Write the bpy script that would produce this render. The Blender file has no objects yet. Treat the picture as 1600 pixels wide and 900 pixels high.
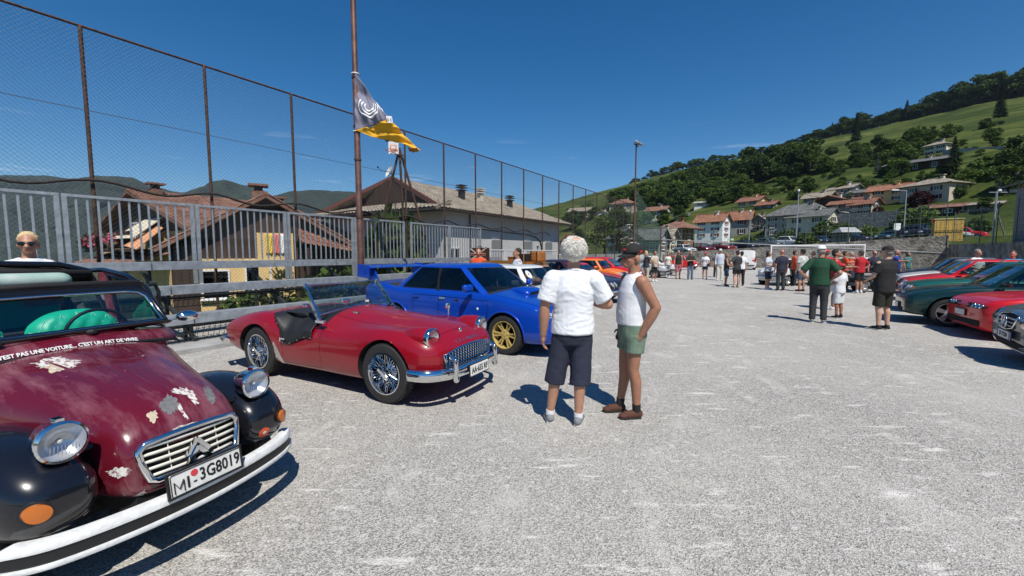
import bpy, bmesh, math, random
import numpy as np
from mathutils import Vector as V, Matrix, Euler, noise
from mathutils.bvhtree import BVHTree
R = math.radians; PI = math.pi
random.seed(7); np.random.seed(7)
S = bpy.context.scene; COL = S.collection
# ---------------------------------------------------------------- camera, sky, sun
FPX, CZ, PITCH = 660.0, 1.62, math.atan(55/660)
cam = bpy.data.cameras.new('camera'); cam.sensor_width = 36; cam.lens = 36*FPX/1600; cam.clip_start = .05; cam.clip_end = 20000
camo = bpy.data.objects.new('camera', cam); COL.objects.link(camo)
camo.location = (0, 0, CZ); camo.rotation_euler = (PI/2-PITCH, 0, 0); S.camera = camo
SUN_EL = R(56); SUN_AZ = math.atan2(.31, -.95)          # clockwise from +Y
sd = V((math.sin(SUN_AZ)*math.cos(SUN_EL), math.cos(SUN_AZ)*math.cos(SUN_EL), math.sin(SUN_EL)))
sun = bpy.data.lights.new('sun', 'SUN'); sun.energy = 5.0; sun.angle = R(.5); sun.color = (1, .955, .88)
suno = bpy.data.objects.new('sun', sun); COL.objects.link(suno); suno.rotation_euler = sd.to_track_quat('Z', 'Y').to_euler(); suno.location = (20, -60, 90)
W = bpy.data.worlds.new('World'); S.world = W; W.use_nodes = True
nt = W.node_tree; nt.nodes.clear()
sky = nt.nodes.new('ShaderNodeTexSky'); sky.sky_type = 'NISHITA'; sky.sun_disc = False
sky.sun_elevation = SUN_EL; sky.sun_rotation = SUN_AZ; sky.altitude = 900; sky.air_density = 1.0; sky.dust_density = .15; sky.ozone_density = 3.2
hs = nt.nodes.new('ShaderNodeHueSaturation'); hs.inputs['Saturation'].default_value = 1.40; nt.links.new(sky.outputs[0], hs.inputs['Color'])
# a few thin wisps of cloud low over the horizon, all the way round
tc = nt.nodes.new('ShaderNodeTexCoord'); sx = nt.nodes.new('ShaderNodeSeparateXYZ'); nt.links.new(tc.outputs['Generated'], sx.inputs[0])
mp = nt.nodes.new('ShaderNodeMapping'); mp.inputs['Scale'].default_value = (2.2, 2.2, 26); mp.inputs['Location'].default_value = (.35, .1, 0); nt.links.new(tc.outputs['Generated'], mp.inputs[0])
nz = nt.nodes.new('ShaderNodeTexNoise'); nz.inputs['Scale'].default_value = 1.4; nz.inputs['Detail'].default_value = 7; nz.inputs['Roughness'].default_value = .62; nt.links.new(mp.outputs[0], nz.inputs['Vector'])
r1 = nt.nodes.new('ShaderNodeMapRange'); r1.inputs[1].default_value = .605; r1.inputs[2].default_value = .86; nt.links.new(nz.outputs['Fac'], r1.inputs[0])
r2 = nt.nodes.new('ShaderNodeMapRange'); r2.inputs[1].default_value = .27; r2.inputs[2].default_value = .13; nt.links.new(sx.outputs['Z'], r2.inputs[0])
mu = nt.nodes.new('ShaderNodeMath'); mu.operation = 'MULTIPLY'; nt.links.new(r1.outputs[0], mu.inputs[0]); nt.links.new(r2.outputs[0], mu.inputs[1])
mx = nt.nodes.new('ShaderNodeMixRGB'); mx.inputs[2].default_value = (11, 11.5, 12, 1); nt.links.new(mu.outputs[0], mx.inputs[0]); nt.links.new(hs.outputs[0], mx.inputs[1])
bg = nt.nodes.new('ShaderNodeBackground'); bg.inputs[1].default_value = .094; nt.links.new(mx.outputs[0], bg.inputs[0])
wo = nt.nodes.new('ShaderNodeOutputWorld'); nt.links.new(bg.outputs[0], wo.inputs[0])
S.view_settings.view_transform = 'Standard'; S.view_settings.look = 'None'; S.view_settings.exposure = .1; S.view_settings.gamma = 1
S.cycles.max_bounces = 6; S.cycles.transparent_max_bounces = 16; S.cycles.caustics_reflective = False; S.cycles.caustics_refractive = False
# ---------------------------------------------------------------- layout: pixel rays used only to work out where things stand
CP, SP = math.cos(PITCH), math.sin(PITCH)
def ray(X, Y):
    u, v = (X-800)/FPX, (450-Y)/FPX
    return V((u, CP+v*SP, -SP+v*CP))
def gp(X, Y, z=0.0):
    d = ray(X, Y); k = (z-CZ)/d.z
    return V((0, 0, CZ))+d*k
def at(X, Y, dep):
    d = ray(X, Y); return V((0, 0, CZ))+d*(dep/d.y)
DX, DY = .537, .843                       # direction of the long sides of the pitch
def qt(q, t, z=0.0): return V((DY*q+DX*t, -DX*q+DY*t, z))   # q across (right +), t along
def toqt(p): return DY*p[0]-DX*p[1], DX*p[0]+DY*p[1]
HEAD = math.atan2(DY, DX)
# ---------------------------------------------------------------- objects
def tag(o, label=None, cat=None, group=None, kind=None):
    if label: o['label'] = label
    if cat: o['category'] = cat
    if group: o['group'] = group
    if kind: o['kind'] = kind
    return o
def thing(name, label, cat, loc=(0, 0, 0), rz=0.0, group=None):
    o = bpy.data.objects.new(name, None); COL.objects.link(o); o.location = loc; o.rotation_euler = (0, 0, rz); o.empty_display_size = .1
    return tag(o, label, cat, group)
def link(name, me, parent=None, m=None):
    o = bpy.data.objects.new(name, me); COL.objects.link(o)
    if parent: o.parent = parent
    if m and not me.materials: me.materials.append(m)
    return o
def copy_tree(o, parent=None):
    c = o.copy(); COL.objects.link(c); c.parent = parent
    for ch in o.children: copy_tree(ch, c)
    return c
def sm(a): a = max(0., min(1., a)); return a*a*(3-2*a)
def lerp(a, b, t): return a+(b-a)*t
class MB:
    def __init__(s): s.v = []; s.f = []; s.m = []
    def add(s, vs, fs, mi=0):
        b = len(s.v); s.v += [tuple(x) for x in vs]; s.f += [tuple(b+i for i in f) for f in fs]; s.m += [mi]*len(fs); return s
    def box(s, c, sz, rot=None, mi=0):
        x, y, z = [q/2 for q in sz]
        vs = [V((a, b, d)) for a in (-x, x) for b in (-y, y) for d in (-z, z)]
        if rot is not None: vs = [rot @ p for p in vs]
        c = V(c); return s.add([p+c for p in vs], [(0, 1, 3, 2), (4, 6, 7, 5), (0, 4, 5, 1), (2, 3, 7, 6), (0, 2, 6, 4), (1, 5, 7, 3)], mi)
    def bar(s, a, b, w, h=None, mi=0, up=V((0, 0, 1))):
        a, b = V(a), V(b); h = h or w; d = (b-a); L = d.length; d.normalize()
        x = d.cross(up); x = x.normalized() if x.length > 1e-4 else V((1, 0, 0)); y = x.cross(d)
        return s.box((a+b)/2, (w, L, h), Matrix((x, d, y)).transposed(), mi)
    def tube(s, pts, r, n=8, cap=True, closed=False, mi=0):
        pts = [V(p) for p in pts]; N = len(pts); rr = r if isinstance(r, (list, tuple)) else [r]*N
        b = len(s.v); prev = None
        for i, p in enumerate(pts):
            if closed: d = pts[(i+1) % N]-pts[i-1]
            else: d = pts[min(i+1, N-1)]-pts[max(i-1, 0)]
            d.normalize()
            if prev is None:
                x = d.cross(V((0, 0, 1))); x = x if x.length > .05 else d.cross(V((1, 0, 0)))
            else: x = prev-d*prev.dot(d)
            x.normalize(); y = d.cross(x); prev = x
            for k in range(n):
                a = 2*PI*k/n; s.v.append(tuple(p+(x*math.cos(a)+y*math.sin(a))*rr[i]))
        for i in range(N if closed else N-1):
            j = (i+1) % N
            for k in range(n): s.f.append((b+i*n+k, b+i*n+(k+1) % n, b+j*n+(k+1) % n, b+j*n+k)); s.m.append(mi)
        if cap and not closed:
            s.f.append(tuple(b+k for k in range(n))[::-1]); s.f.append(tuple(b+(N-1)*n+k for k in range(n))); s.m += [mi, mi]
        return s
    def lathe(s, prof, c=(0, 0, 0), axis='z', n=24, mi=0, rot=None):
        b = len(s.v); c = V(c)
        for (r, h) in prof:
            for k in range(n):
                a = 2*PI*k/n; p = V((r*math.cos(a), r*math.sin(a), h))
                if axis == 'y': p = V((p.x, p.z, -p.y))
                elif axis == 'x': p = V((p.z, p.x, p.y))
                if rot is not None: p = rot @ p
                s.v.append(tuple(p+c))
        for i in range(len(prof)-1):
            for k in range(n): s.f.append((b+i*n+k, b+i*n+(k+1) % n, b+(i+1)*n+(k+1) % n, b+(i+1)*n+k)); s.m.append(mi)
        return s
    def ell(s, c, r, rot=None, n=16, mi=0):
        m = n//2; b = len(s.v); c = V(c); r = r if hasattr(r, '__len__') else (r, r, r)
        for i in range(m+1):
            th = PI*i/m
            for k in range(n):
                a = 2*PI*k/n; p = V((r[0]*math.sin(th)*math.cos(a), r[1]*math.sin(th)*math.sin(a), r[2]*math.cos(th)))
                if rot is not None: p = rot @ p
                s.v.append(tuple(p+c))
        for i in range(m):
            for k in range(n): s.f.append((b+i*n+k, b+(i+1)*n+k, b+(i+1)*n+(k+1) % n, b+i*n+(k+1) % n)); s.m.append(mi)
        return s
    def cone(s, a, b, ra, rb, n=12, round_=True):
        """rounded cone from a to b"""
        a, b = V(a), V(b); d = b-a; L = d.length
        if L < 1e-5: return s.ell(a, ra, n=n)
        d.normalize(); pts, rr = [], []
        if round_:
            for t in (-1, -.92, -.7, -.38): pts.append(a+d*ra*t); rr.append(max(ra*math.sqrt(max(0, 1-t*t)), 1e-4))
        pts.append(a); rr.append(ra); pts.append(b); rr.append(rb)
        if round_:
            for t in (.38, .7, .92, 1): pts.append(b+d*rb*t); rr.append(max(rb*math.sqrt(max(0, 1-t*t)), 1e-4))
        return s.tube(pts, rr, n)
    def loftz(s, secs, n=20, cap=True):
        """secs: (centre, half width vector, half depth vector)"""
        b = len(s.v)
        for (c, ux, uy) in secs:
            for k in range(n):
                a = 2*PI*k/n; ca, sa = math.cos(a), math.sin(a)
                s.v.append(tuple(V(c)+V(ux)*ca+V(uy)*sa))
        for i in range(len(secs)-1):
            for k in range(n): s.f.append((b+i*n+k, b+i*n+(k+1) % n, b+(i+1)*n+(k+1) % n, b+(i+1)*n+k)); s.m.append(0)
        if cap:
            s.f.append(tuple(b+k for k in range(n))[::-1]); s.f.append(tuple(b+(len(secs)-1)*n+k for k in range(n))); s.m += [0, 0]
        return s
    def prism(s, poly, z0, z1, mi=0, tf=None):
        n = len(poly); vs = [V((p[0], p[1], z0)) for p in poly]+[V((p[0], p[1], z1)) for p in poly]
        if tf: vs = [tf(p) for p in vs]
        return s.add(vs, [tuple(range(n))[::-1], tuple(range(n, 2*n))]+[(i, (i+1) % n, n+(i+1) % n, n+i) for i in range(n)], mi)
    def mesh(s, name, mats=None, smooth=None):
        me = bpy.data.meshes.new(name); me.from_pydata(s.v, [], s.f); 
        for m in (mats if isinstance(mats, (list, tuple)) else [mats]):
            if m: me.materials.append(m)
        if any(s.m): me.polygons.foreach_set('material_index', s.m)
        if smooth:
            me.polygons.foreach_set('use_smooth', [True]*len(me.polygons))
            if smooth < 179: me.set_sharp_from_angle(angle=R(smooth))
        me.update(); return me
    def build(s, name, m, parent=None, smooth=None, loc=None):
        o = link(name, s.mesh(name, m, smooth), parent)
        if loc is not None: o.location = loc
        return o
def bevel(o, w, seg=2):
    b = o.modifiers.new('edge', 'BEVEL'); b.width = w; b.segments = seg; b.limit_method = 'ANGLE'; b.angle_limit = R(40); return o
WORK = bpy.data.scenes.new('workbench'); WVL = WORK.view_layers[0]
def evalmesh(o):
    WVL.update(); dg = WVL.depsgraph; return bpy.data.meshes.new_from_object(o.evaluated_get(dg), preserve_all_data_layers=False, depsgraph=dg)
def temp(me):
    o = bpy.data.objects.new('temporary', me); WORK.collection.objects.link(o); return o
def drop(o):
    me = o.data; bpy.data.objects.remove(o); 
    if me and me.users == 0: bpy.data.meshes.remove(me)
def remesh(mb, vox, it=4, fac=.5):
    o = temp(mb.mesh('t')); m = o.modifiers.new('r', 'REMESH'); m.mode = 'VOXEL'; m.voxel_size = vox; m.use_smooth_shade = True
    k = o.modifiers.new('s', 'SMOOTH'); k.iterations = it; k.factor = fac
    me = evalmesh(o); drop(o); me.polygons.foreach_set('use_smooth', [True]*len(me.polygons)); return me
def fontmesh(txt, size, depth=.002, align='CENTER', bold=0.0, sx=1.0):
    c = bpy.data.curves.new('txt', 'FONT'); c.body = txt; c.size = size; c.extrude = depth; c.align_x = align; c.align_y = 'CENTER'; c.resolution_u = 2; c.offset = bold
    o = temp(c); me = evalmesh(o); bpy.data.objects.remove(o); bpy.data.curves.remove(c)
    if sx != 1: me.transform(Matrix.Diagonal((sx, 1, 1, 1)))
    return me
# ---------------------------------------------------------------- materials
MATS = {}
def mat(name, col, rough=.6, metal=0.0, var=0.0, scale=6.0, col2=None, bump=0.0, bscale=40.0, coat=0.0, spec=.5, detail=5, lo=.35, hi=.7, stretch=None, bdist=.02, trans=0.0, sub=0.0):
    if name in MATS: return MATS[name]
    m = bpy.data.materials.new(name); MATS[name] = m; m.use_nodes = True; t = m.node_tree; p = t.nodes['Principled BSDF']
    p.inputs['Base Color'].default_value = (*col, 1); p.inputs['Roughness'].default_value = rough; p.inputs['Metallic'].default_value = metal
    p.inputs['Coat Weight'].default_value = coat; p.inputs['Coat Roughness'].default_value = .04; p.inputs['Specular IOR Level'].default_value = spec
    vec = None
    if var or col2 or bump:
        tcn = t.nodes.new('ShaderNodeTexCoord'); mpn = t.nodes.new('ShaderNodeMapping'); t.links.new(tcn.outputs['Object'], mpn.inputs[0]); vec = mpn.outputs[0]
        if stretch: mpn.inputs['Scale'].default_value = stretch
    if var or col2:
        n = t.nodes.new('ShaderNodeTexNoise'); n.inputs['Scale'].default_value = scale; n.inputs['Detail'].default_value = detail; n.inputs['Roughness'].default_value = .62; t.links.new(vec, n.inputs['Vector'])
        mr = t.nodes.new('ShaderNodeMapRange'); mr.inputs[1].default_value = lo; mr.inputs[2].default_value = hi; t.links.new(n.outputs['Fac'], mr.inputs[0])
        x = t.nodes.new('ShaderNodeMixRGB'); t.links.new(mr.outputs[0], x.inputs[0])
        c1 = [max(0, c*(1-var)) for c in col]; c2 = col2 or [min(1, c*(1+var)) for c in col]
        x.inputs[1].default_value = (*c1, 1); x.inputs[2].default_value = (*c2, 1); t.links.new(x.outputs[0], p.inputs['Base Color'])
    if bump:
        n2 = t.nodes.new('ShaderNodeTexNoise'); n2.inputs['Scale'].default_value = bscale; n2.inputs['Detail'].default_value = 4; t.links.new(vec, n2.inputs['Vector'])
        b = t.nodes.new('ShaderNodeBump'); b.inputs['Strength'].default_value = bump; b.inputs['Distance'].default_value = bdist; t.links.new(n2.outputs['Fac'], b.inputs['Height']); t.links.new(b.outputs[0], p.inputs['Normal'])
    return m
def glass(name, tint=(.8, .88, .86), refl=1.0, rough=0.0):
    if name in MATS: return MATS[name]
    m = bpy.data.materials.new(name); MATS[name] = m; m.use_nodes = True; t = m.node_tree; t.nodes.clear()
    o = t.nodes.new('ShaderNodeOutputMaterial'); mixn = t.nodes.new('ShaderNodeMixShader'); tr = t.nodes.new('ShaderNodeBsdfTransparent'); gl = t.nodes.new('ShaderNodeBsdfGlossy'); fr = t.nodes.new('ShaderNodeFresnel')
    tr.inputs[0].default_value = (*tint, 1); gl.inputs['Roughness'].default_value = rough; fr.inputs[0].default_value = 1.5
    ml = t.nodes.new('ShaderNodeMath'); ml.operation = 'MULTIPLY'; ml.use_clamp = True; ml.inputs[1].default_value = refl; t.links.new(fr.outputs[0], ml.inputs[0])
    gb_ = t.nodes.new('ShaderNodeNewGeometry'); io_ = t.nodes.new('ShaderNodeMapRange'); io_.inputs[3].default_value = 1.5; io_.inputs[4].default_value = 1/1.5; t.links.new(gb_.outputs['Backfacing'], io_.inputs[0]); t.links.new(io_.outputs[0], fr.inputs[0])
    t.links.new(ml.outputs[0], mixn.inputs[0]); t.links.new(tr.outputs[0], mixn.inputs[1]); t.links.new(gl.outputs[0], mixn.inputs[2]); t.links.new(mixn.outputs[0], o.inputs[0]); return m
def paint(name, col, metal=0.0, rough=.32, var=.06): return mat(name, col, rough, metal, var=var, scale=1.3, coat=.75, spec=.35)
CHROME = mat('chrome', (.78, .79, .8), .08, 1.0); STEEL = mat('galvanised steel', (.40, .43, .45), .5, .55, var=.22, scale=9, bump=.1, bscale=60)
BLACK = mat('black plastic', (.012, .012, .013), .5); RUBBER = mat('tyre rubber', (.022, .022, .023), .75, var=.3, scale=30, bump=.2, bscale=90)
DARK = mat('dark cavity', (.006, .006, .006), .9); SILVER = mat('silver alloy', (.55, .56, .57), .3, .8); LAMP = glass('lamp glass', (.92, .93, .95), 1.3, .03); REFL = mat('lamp reflector', (.78, .79, .80), .22, .6)
GLASS = glass('window glass', (.62, .70, .68), 1.6); TINT = glass('tinted glass', (.10, .12, .13), 1.5); AMBER = mat('amber lens', (.50, .13, .008), .2, coat=1); REDL = mat('red lens', (.45, .01, .012), .15, coat=1)
PLATE = mat('plate white', (.72, .72, .68), .45, var=.12, scale=25); INK = mat('plate black', (.01, .01, .011), .5); SEAT = mat('seat black', (.02, .02, .022), .7); PLATEBLUE = mat('plate blue', (.02, .06, .35), .4)
WHITEP = mat('white paint', (.76, .76, .74), .4, var=.06, scale=4)
# ---------------------------------------------------------------- terrain
QL, QR, TF = -12.6, 12.5, 53.0
def hz(x, y, rough=True, grid=True):
    q, t = toqt((x, y)); s = .88*x+.475*y
    z = 0.0
    # hillside beyond the car park
    if s > 46:
        a = max(1.45, min(3.2, 1.5+(q+8)*.08))*sm((s-46)/3)
        if s > 72: a += 6.0*sm((s-72)/50)*min(1, (s-72)/50)
        if s > 100: a += .285*(min(s, 432)-100)
        if s > 432: a += .285*18*(1-math.exp(-(s-432)/18))*(1 if s < 480 else max(.0, 1-(s-480)/900))
        l = -.475*x+.88*y; z += a*(1-.8*sm((l-370)/400))
    if q < -13 and s < 70:
        w = 1-sm((s-46)/24); z -= w*(1.2*sm((-13-q)/2)+5*sm((-14-q)/26)+40*sm((-40-q)/500))
    if rough and s > 76:
        k = min(1, (s-76)/60); z += k*(2.2*noise.noise((x/46, y/46, 3.1))+.9*noise.noise((x/15, y/15, 7.7)))
        z += k*.6*math.sin(z*1.35+2*noise.noise((x/60, y/60, 9)))          # terraces
    if not grid:
        return z if t > TF else 0.0
    if t < TF+.45 and s > 40 and q < QR+1.2 and q > QL-4: z = 0
    if q > QR+4.6 and t < TF+5: z = max(z, 2.2)
    if QL-.6 < q < QR+4.6 and -60 < t < TF+5: z = -.35
    return z
def hit(X, Y, d0=20, zoff=0):
    d = ray(X, Y); prev = None; k = d0
    while k < 2500:
        p = V((0, 0, CZ))+d*(k/d.y); e = p.z-hz(p.x, p.y, False)
        if e < 0: break
        k *= 1.01
    return p
def axis_vals(lo, hi, near, dense, g):
    out = [near]; st = dense
    while out[-1] < hi: out.append(out[-1]+st); st = max(dense, (abs(out[-1]-near)-160)*g) if abs(out[-1]-near) > 160 else dense
    st = dense
    while out[0] > lo: out.insert(0, out[0]-st); st = max(dense, (abs(out[0]-near)-160)*g) if abs(out[0]-near) > 160 else dense
    return out
xs = axis_vals(-9000, 9000, 190, 4.5, .10); ys = axis_vals(-4000, 9000, 190, 4.5, .10)
b = MB(); nx = len(xs)
b.v = [(x, y, hz(x, y)) for y in ys for x in xs]
b.f = [(j*nx+i, j*nx+i+1, (j+1)*nx+i+1, (j+1)*nx+i) for j in range(len(ys)-1) for i in range(nx-1)]; b.m = [0]*len(b.f)
meadow = mat('meadow', (.050, .078, .015), .95, var=.35, scale=.03, spec=.1, col2=(.125, .140, .036), bump=1.0, bscale=.7, detail=9, bdist=.4, lo=.36, hi=.66)
tt = meadow.node_tree; pr = tt.nodes['Principled BSDF']; mixc = [n for n in tt.nodes if n.type == 'MIX_RGB'][0]
tcn = [n for n in tt.nodes if n.type == 'TEX_COORD'][0]
wv = tt.nodes.new('ShaderNodeTexNoise'); mpw = tt.nodes.new('ShaderNodeMapping'); mpw.inputs['Scale'].default_value = (.03, .03, .55); wv.inputs['Scale'].default_value = 1.0; wv.inputs['Detail'].default_value = 6
tt.links.new(tcn.outputs['Object'], mpw.inputs[0]); tt.links.new(mpw.outputs[0], wv.inputs['Vector'])
rr_ = tt.nodes.new('ShaderNodeMapRange'); rr_.inputs[1].default_value = .42; rr_.inputs[2].default_value = .64; tt.links.new(wv.outputs['Fac'], rr_.inputs[0])
m2 = tt.nodes.new('ShaderNodeMixRGB'); tt.links.new(rr_.outputs[0], m2.inputs[0]); tt.links.new(mixc.outputs[0], m2.inputs[1]); m2.inputs[2].default_value = (.030, .050, .010, 1); tt.links.new(m2.outputs[0], pr.inputs['Base Color'])
tag(b.build('terrain', meadow, smooth=180), kind='structure')
# ---------------------------------------------------------------- the gravel pitch
gm = bpy.data.materials.new('gravel'); gm.use_nodes = True; t = gm.node_tree; p = t.nodes['Principled BSDF']; p.inputs['Roughness'].default_value = .95; p.inputs['Specular IOR Level'].default_value = .2
N = lambda ty: t.nodes.new(ty); Lk = t.links.new
tcn = N('ShaderNodeTexCoord')
def noi(scale, det, rough=.6, mp_=None, kind='ShaderNodeTexNoise'):
    n = N(kind); n.inputs['Scale'].default_value = scale
    if kind == 'ShaderNodeTexNoise': n.inputs['Detail'].default_value = det; n.inputs['Roughness'].default_value = rough
    if mp_:
        q_ = N('ShaderNodeMapping'); q_.inputs['Scale'].default_value = mp_[0]; q_.inputs['Rotation'].default_value = (0, 0, mp_[1]); Lk(tcn.outputs['Object'], q_.inputs[0]); Lk(q_.outputs[0], n.inputs['Vector'])
    else: Lk(tcn.outputs['Object'], n.inputs['Vector'])
    return n
def rng(src, a, b_, c=0., d=1.):
    n = N('ShaderNodeMapRange'); n.inputs[1].default_value = a; n.inputs[2].default_value = b_; n.inputs[3].default_value = c; n.inputs[4].default_value = d; Lk(src, n.inputs[0]); return n.outputs[0]
def mixn_(f, a, b_):
    n = N('ShaderNodeMixRGB'); Lk(f, n.inputs[0])
    for k, v_ in ((1, a), (2, b_)):
        if isinstance(v_, tuple): n.inputs[k].default_value = (*v_, 1)
        else: Lk(v_, n.inputs[k])
    return n.outputs[0]
grain = N('ShaderNodeTexVoronoi'); grain.inputs['Scale'].default_value = 130; Lk(tcn.outputs['Object'], grain.inputs['Vector'])
gsep = N('ShaderNodeSeparateColor'); Lk(grain.outputs['Color'], gsep.inputs[0])
grain2 = N('ShaderNodeTexVoronoi'); grain2.inputs['Scale'].default_value = 34; Lk(tcn.outputs['Object'], grain2.inputs['Vector'])
gsep2 = N('ShaderNodeSeparateColor'); Lk(grain2.outputs['Color'], gsep2.inputs[0])
c0 = mixn_(gsep.outputs[0], (.100, .094, .086), (.63, .600, .548))
c1 = mixn_(rng(gsep2.outputs[1], .0, 1., 0, .16), c0, (.27, .262, .25))
c1b = mixn_(rng(gsep2.outputs[0], .95, 1., 0, .5), c1, (.72, .70, .67))
big = noi(.35, 5, .6); c2 = mixn_(rng(big.outputs['Fac'], .36, .68, 0, .40), c1b, (.56, .535, .49))
med = noi(2.4, 6, .7, ((1.0, .42, 1), HEAD*-1.0)); c3 = mixn_(rng(med.outputs['Fac'], .54, .74, 0, .55), c2, (.66, .632, .58))
scu = noi(2.6, 5, .6, ((.75, 3.4, 1), .30)); c4 = mixn_(rng(scu.outputs['Fac'], .60, .70, 0, .68), c3, (.81, .78, .725))
yel = noi(1.1, 5, .6); c5 = mixn_(rng(yel.outputs['Fac'], .62, .75, 0, .35), c4, (.66, .61, .51))
Lk(c5, p.inputs['Base Color'])
bm_ = N('ShaderNodeBump'); bm_.inputs['Strength'].default_value = .7; bm_.inputs['Distance'].default_value = .008; Lk(grain.outputs['Distance'], bm_.inputs['Height'])
bm2 = N('ShaderNodeBump'); bm2.inputs['Strength'].default_value = .35; bm2.inputs['Distance'].default_value = .03; Lk(noi(7, 6).outputs['Fac'], bm2.inputs['Height']); Lk(bm_.outputs[0], bm2.inputs['Normal']); Lk(bm2.outputs[0], p.inputs['Normal'])
b = MB(); Q = [QL+(QR-QL)*i/60 for i in range(61)]; T = [-60+i*(TF+60.0)/160 for i in range(161)]
b.v = [tuple(qt(q, t, .018*noise.noise((q*.3, t*.3, 0))*min(1, max(0, (abs(t-3)+abs(q))*.02)) )) for t in T for q in Q]
b.f = [(j*61+i, j*61+i+1, (j+1)*61+i+1, (j+1)*61+i) for j in range(160) for i in range(60)]; b.m = [0]*len(b.f)
po = tag(b.build('gravel_ground', gm, smooth=180), kind='structure'); po.location.z = -.002
# loose chippings lying on the gravel near the viewer
b = MB(); rs = random.Random(3)
for _ in range(2600):
    d = 1.2+7*rs.random()**1.5; a = rs.uniform(-.9, .9); x, y = d*math.sin(a)*1.25, d*math.cos(a)+.4; r = rs.uniform(.003, .0075)
    M3 = Euler((rs.random()*6, rs.random()*6, rs.random()*6)).to_matrix()
    vs = [M3 @ V(q)*r for q in ((1, 0, 0), (-1, .2, 0), (0, .9, 0), (.1, -1, 0), (0, 0, .8), (0, .1, -.8))]
    b.add([q+V((x, y, r*.5)) for q in vs], [(0, 2, 4), (2, 1, 4), (1, 3, 4), (3, 0, 4), (2, 0, 5), (1, 2, 5), (3, 1, 5), (0, 3, 5)])
tag(b.build('loose_gravel', mat('chipping', (.42, .41, .39), .9, var=.4, scale=40)), kind='stuff')
# ---------------------------------------------------------------- far mountains
def range_mesh(name, pts, dep, zb, col, col2, seed, deps=500):
    """ridge line from (X, Y) of its crest, standing dep metres off"""
    b = MB(); n = 240; X0, X1 = pts[0][0], pts[-1][0]; rows = 26
    for i in range(n+1):
        X = lerp(X0, X1, i/n)
        for k in range(len(pts)-1):
            if pts[k][0] <= X <= pts[k+1][0]: Y = lerp(pts[k][1], pts[k+1][1], sm((X-pts[k][0])/(pts[k+1][0]-pts[k][0]))*.5+.5*(X-pts[k][0])/(pts[k+1][0]-pts[k][0])); break
        c = at(X, Y, dep); u = V((c.x, c.y, 0)).normalized()
        for j in range(rows+1):
            f = j/rows; h = c.z*(1-f**.9)+zb*f**.9
            off = -deps*f**1.15
            nn = noise.fractal((X*.012+seed, f*2.5, seed), 1.0, 2.0, 6)
            h += (c.z-zb)*.10*nn*min(1, f*5)+ (c.z*.012*noise.noise((X*.16, seed, 1)) if j == 0 else 0); off += 110*nn*min(1, f*4)
            b.v.append((c.x+u.x*off, c.y+u.y*off, h))
    r_ = rows+1
    b.f = [(i*r_+j, i*r_+j+1, (i+1)*r_+j+1, (i+1)*r_+j) for i in range(n) for j in range(rows)]; b.m = [0]*len(b.f)
    # back slope
    k = len(b.v)
    for i in range(n+1):
        p0 = V(b.v[i*r_]); u = V((p0.x, p0.y, 0)).normalized(); b.v.append((p0.x+u.x*deps, p0.y+u.y*deps, zb))
    b.f += [(i*r_, (i+1)*r_, k+i+1, k+i) for i in range(n)]; b.m += [0]*n
    m = mat(name+' forest', col, .95, var=.4, scale=.012, col2=col2, bump=1.0, bscale=.06, detail=10, bdist=14, lo=.38, hi=.66)
    return tag(b.build(name, m, smooth=180), kind='structure')
range_mesh('mountain', [(-700, 300), (-300, 262), (-60, 274), (70, 274), (112, 280), (150, 274), (205, 277), (240, 292), (285, 301), (315, 292), (330, 283), (352, 281), (385, 290), (410, 297), (425, 306), (455, 299), (490, 297), (540, 299), (572, 302), (620, 318), (700, 330), (800, 345)], 1500, -60, (.010, .024, .014), (.026, .042, .026), 1.3)
range_mesh('mountain', [(600, 372), (700, 352), (800, 344), (845, 335), (872, 327), (900, 333), (930, 321), (960, 312), (1010, 300), (1080, 300)], 1900, -60, (.010, .024, .014), (.026, .042, .026), 5.2)
# ---------------------------------------------------------------- tall wire fence down the long side
RUST = mat('rusty steel', (.075, .042, .030), .75, .3, var=.5, scale=14, col2=(.15, .075, .045), bump=.3, bscale=60)
WIRE = mat('fence wire', (.05, .055, .06), .6, .3)
PF, TP0, SPF, NPOST = -11.4, 2.67, 2.043, 19
HF = 5.9
fence = thing('wire_fence', 'tall rusty post fence strung with diamond wire mesh along the gravel pitch', 'fence', qt(PF, 0), HEAD)
# local frame of things down that side: x runs along the pitch, y points away from it
post = MB().tube([(0, 0, -.3), (0, 0, HF)], .034, 8).mesh('post', RUST, 60)
for k in range(-4, NPOST):
    o = link('post', post, fence); o.location = (TP0+SPF*k, 0, 0)
rail = MB(); rail.tube([(TP0-4*SPF, 0, HF), (TP0+SPF*(NPOST-1), 0, HF)], .024, 6); rail.build('top_rail', RUST, fence, 60)
wire_ = MB().tube([(TP0-4*SPF, 0, HF-1.55), (TP0+SPF*(NPOST-1), 0, HF-1.55)], .006, 5).build('straining_wire', RUST, fence)
def netting(w, h, sp, r):
    b = MB(); y = -.036
    def seg(a, c):
        d = (c-a).normalized(); n = V((-d.z, 0, d.x))*r; m = V((0, -r, 0))
        k = len(b.v)
        for p_ in (a, c): b.v += [tuple(p_+n), tuple(p_-n*.5+m*.87), tuple(p_-n*.5-m*.87)]
        b.f += [(k, k+1, k+4, k+3), (k+1, k+2, k+5, k+4), (k+2, k, k+3, k+5)]; b.m += [0]*3
    c = -h
    while c < w:
        x0, x1 = max(0, c), min(w, c+h)
        if x1 > x0: seg(V((x0, y, x0-c)), V((x1, y, x1-c))); seg(V((w-x0, y-.003, x0-c)), V((w-x1, y-.003, x1-c)))
        c += sp
    return b.mesh('wire_mesh', WIRE)
net = netting(SPF, HF-.15, .085, .0022)
for k in range(-4, NPOST-1):
    o = link('wire_mesh', net, fence); o.location = (TP0+SPF*k, 0, .1)
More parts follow.
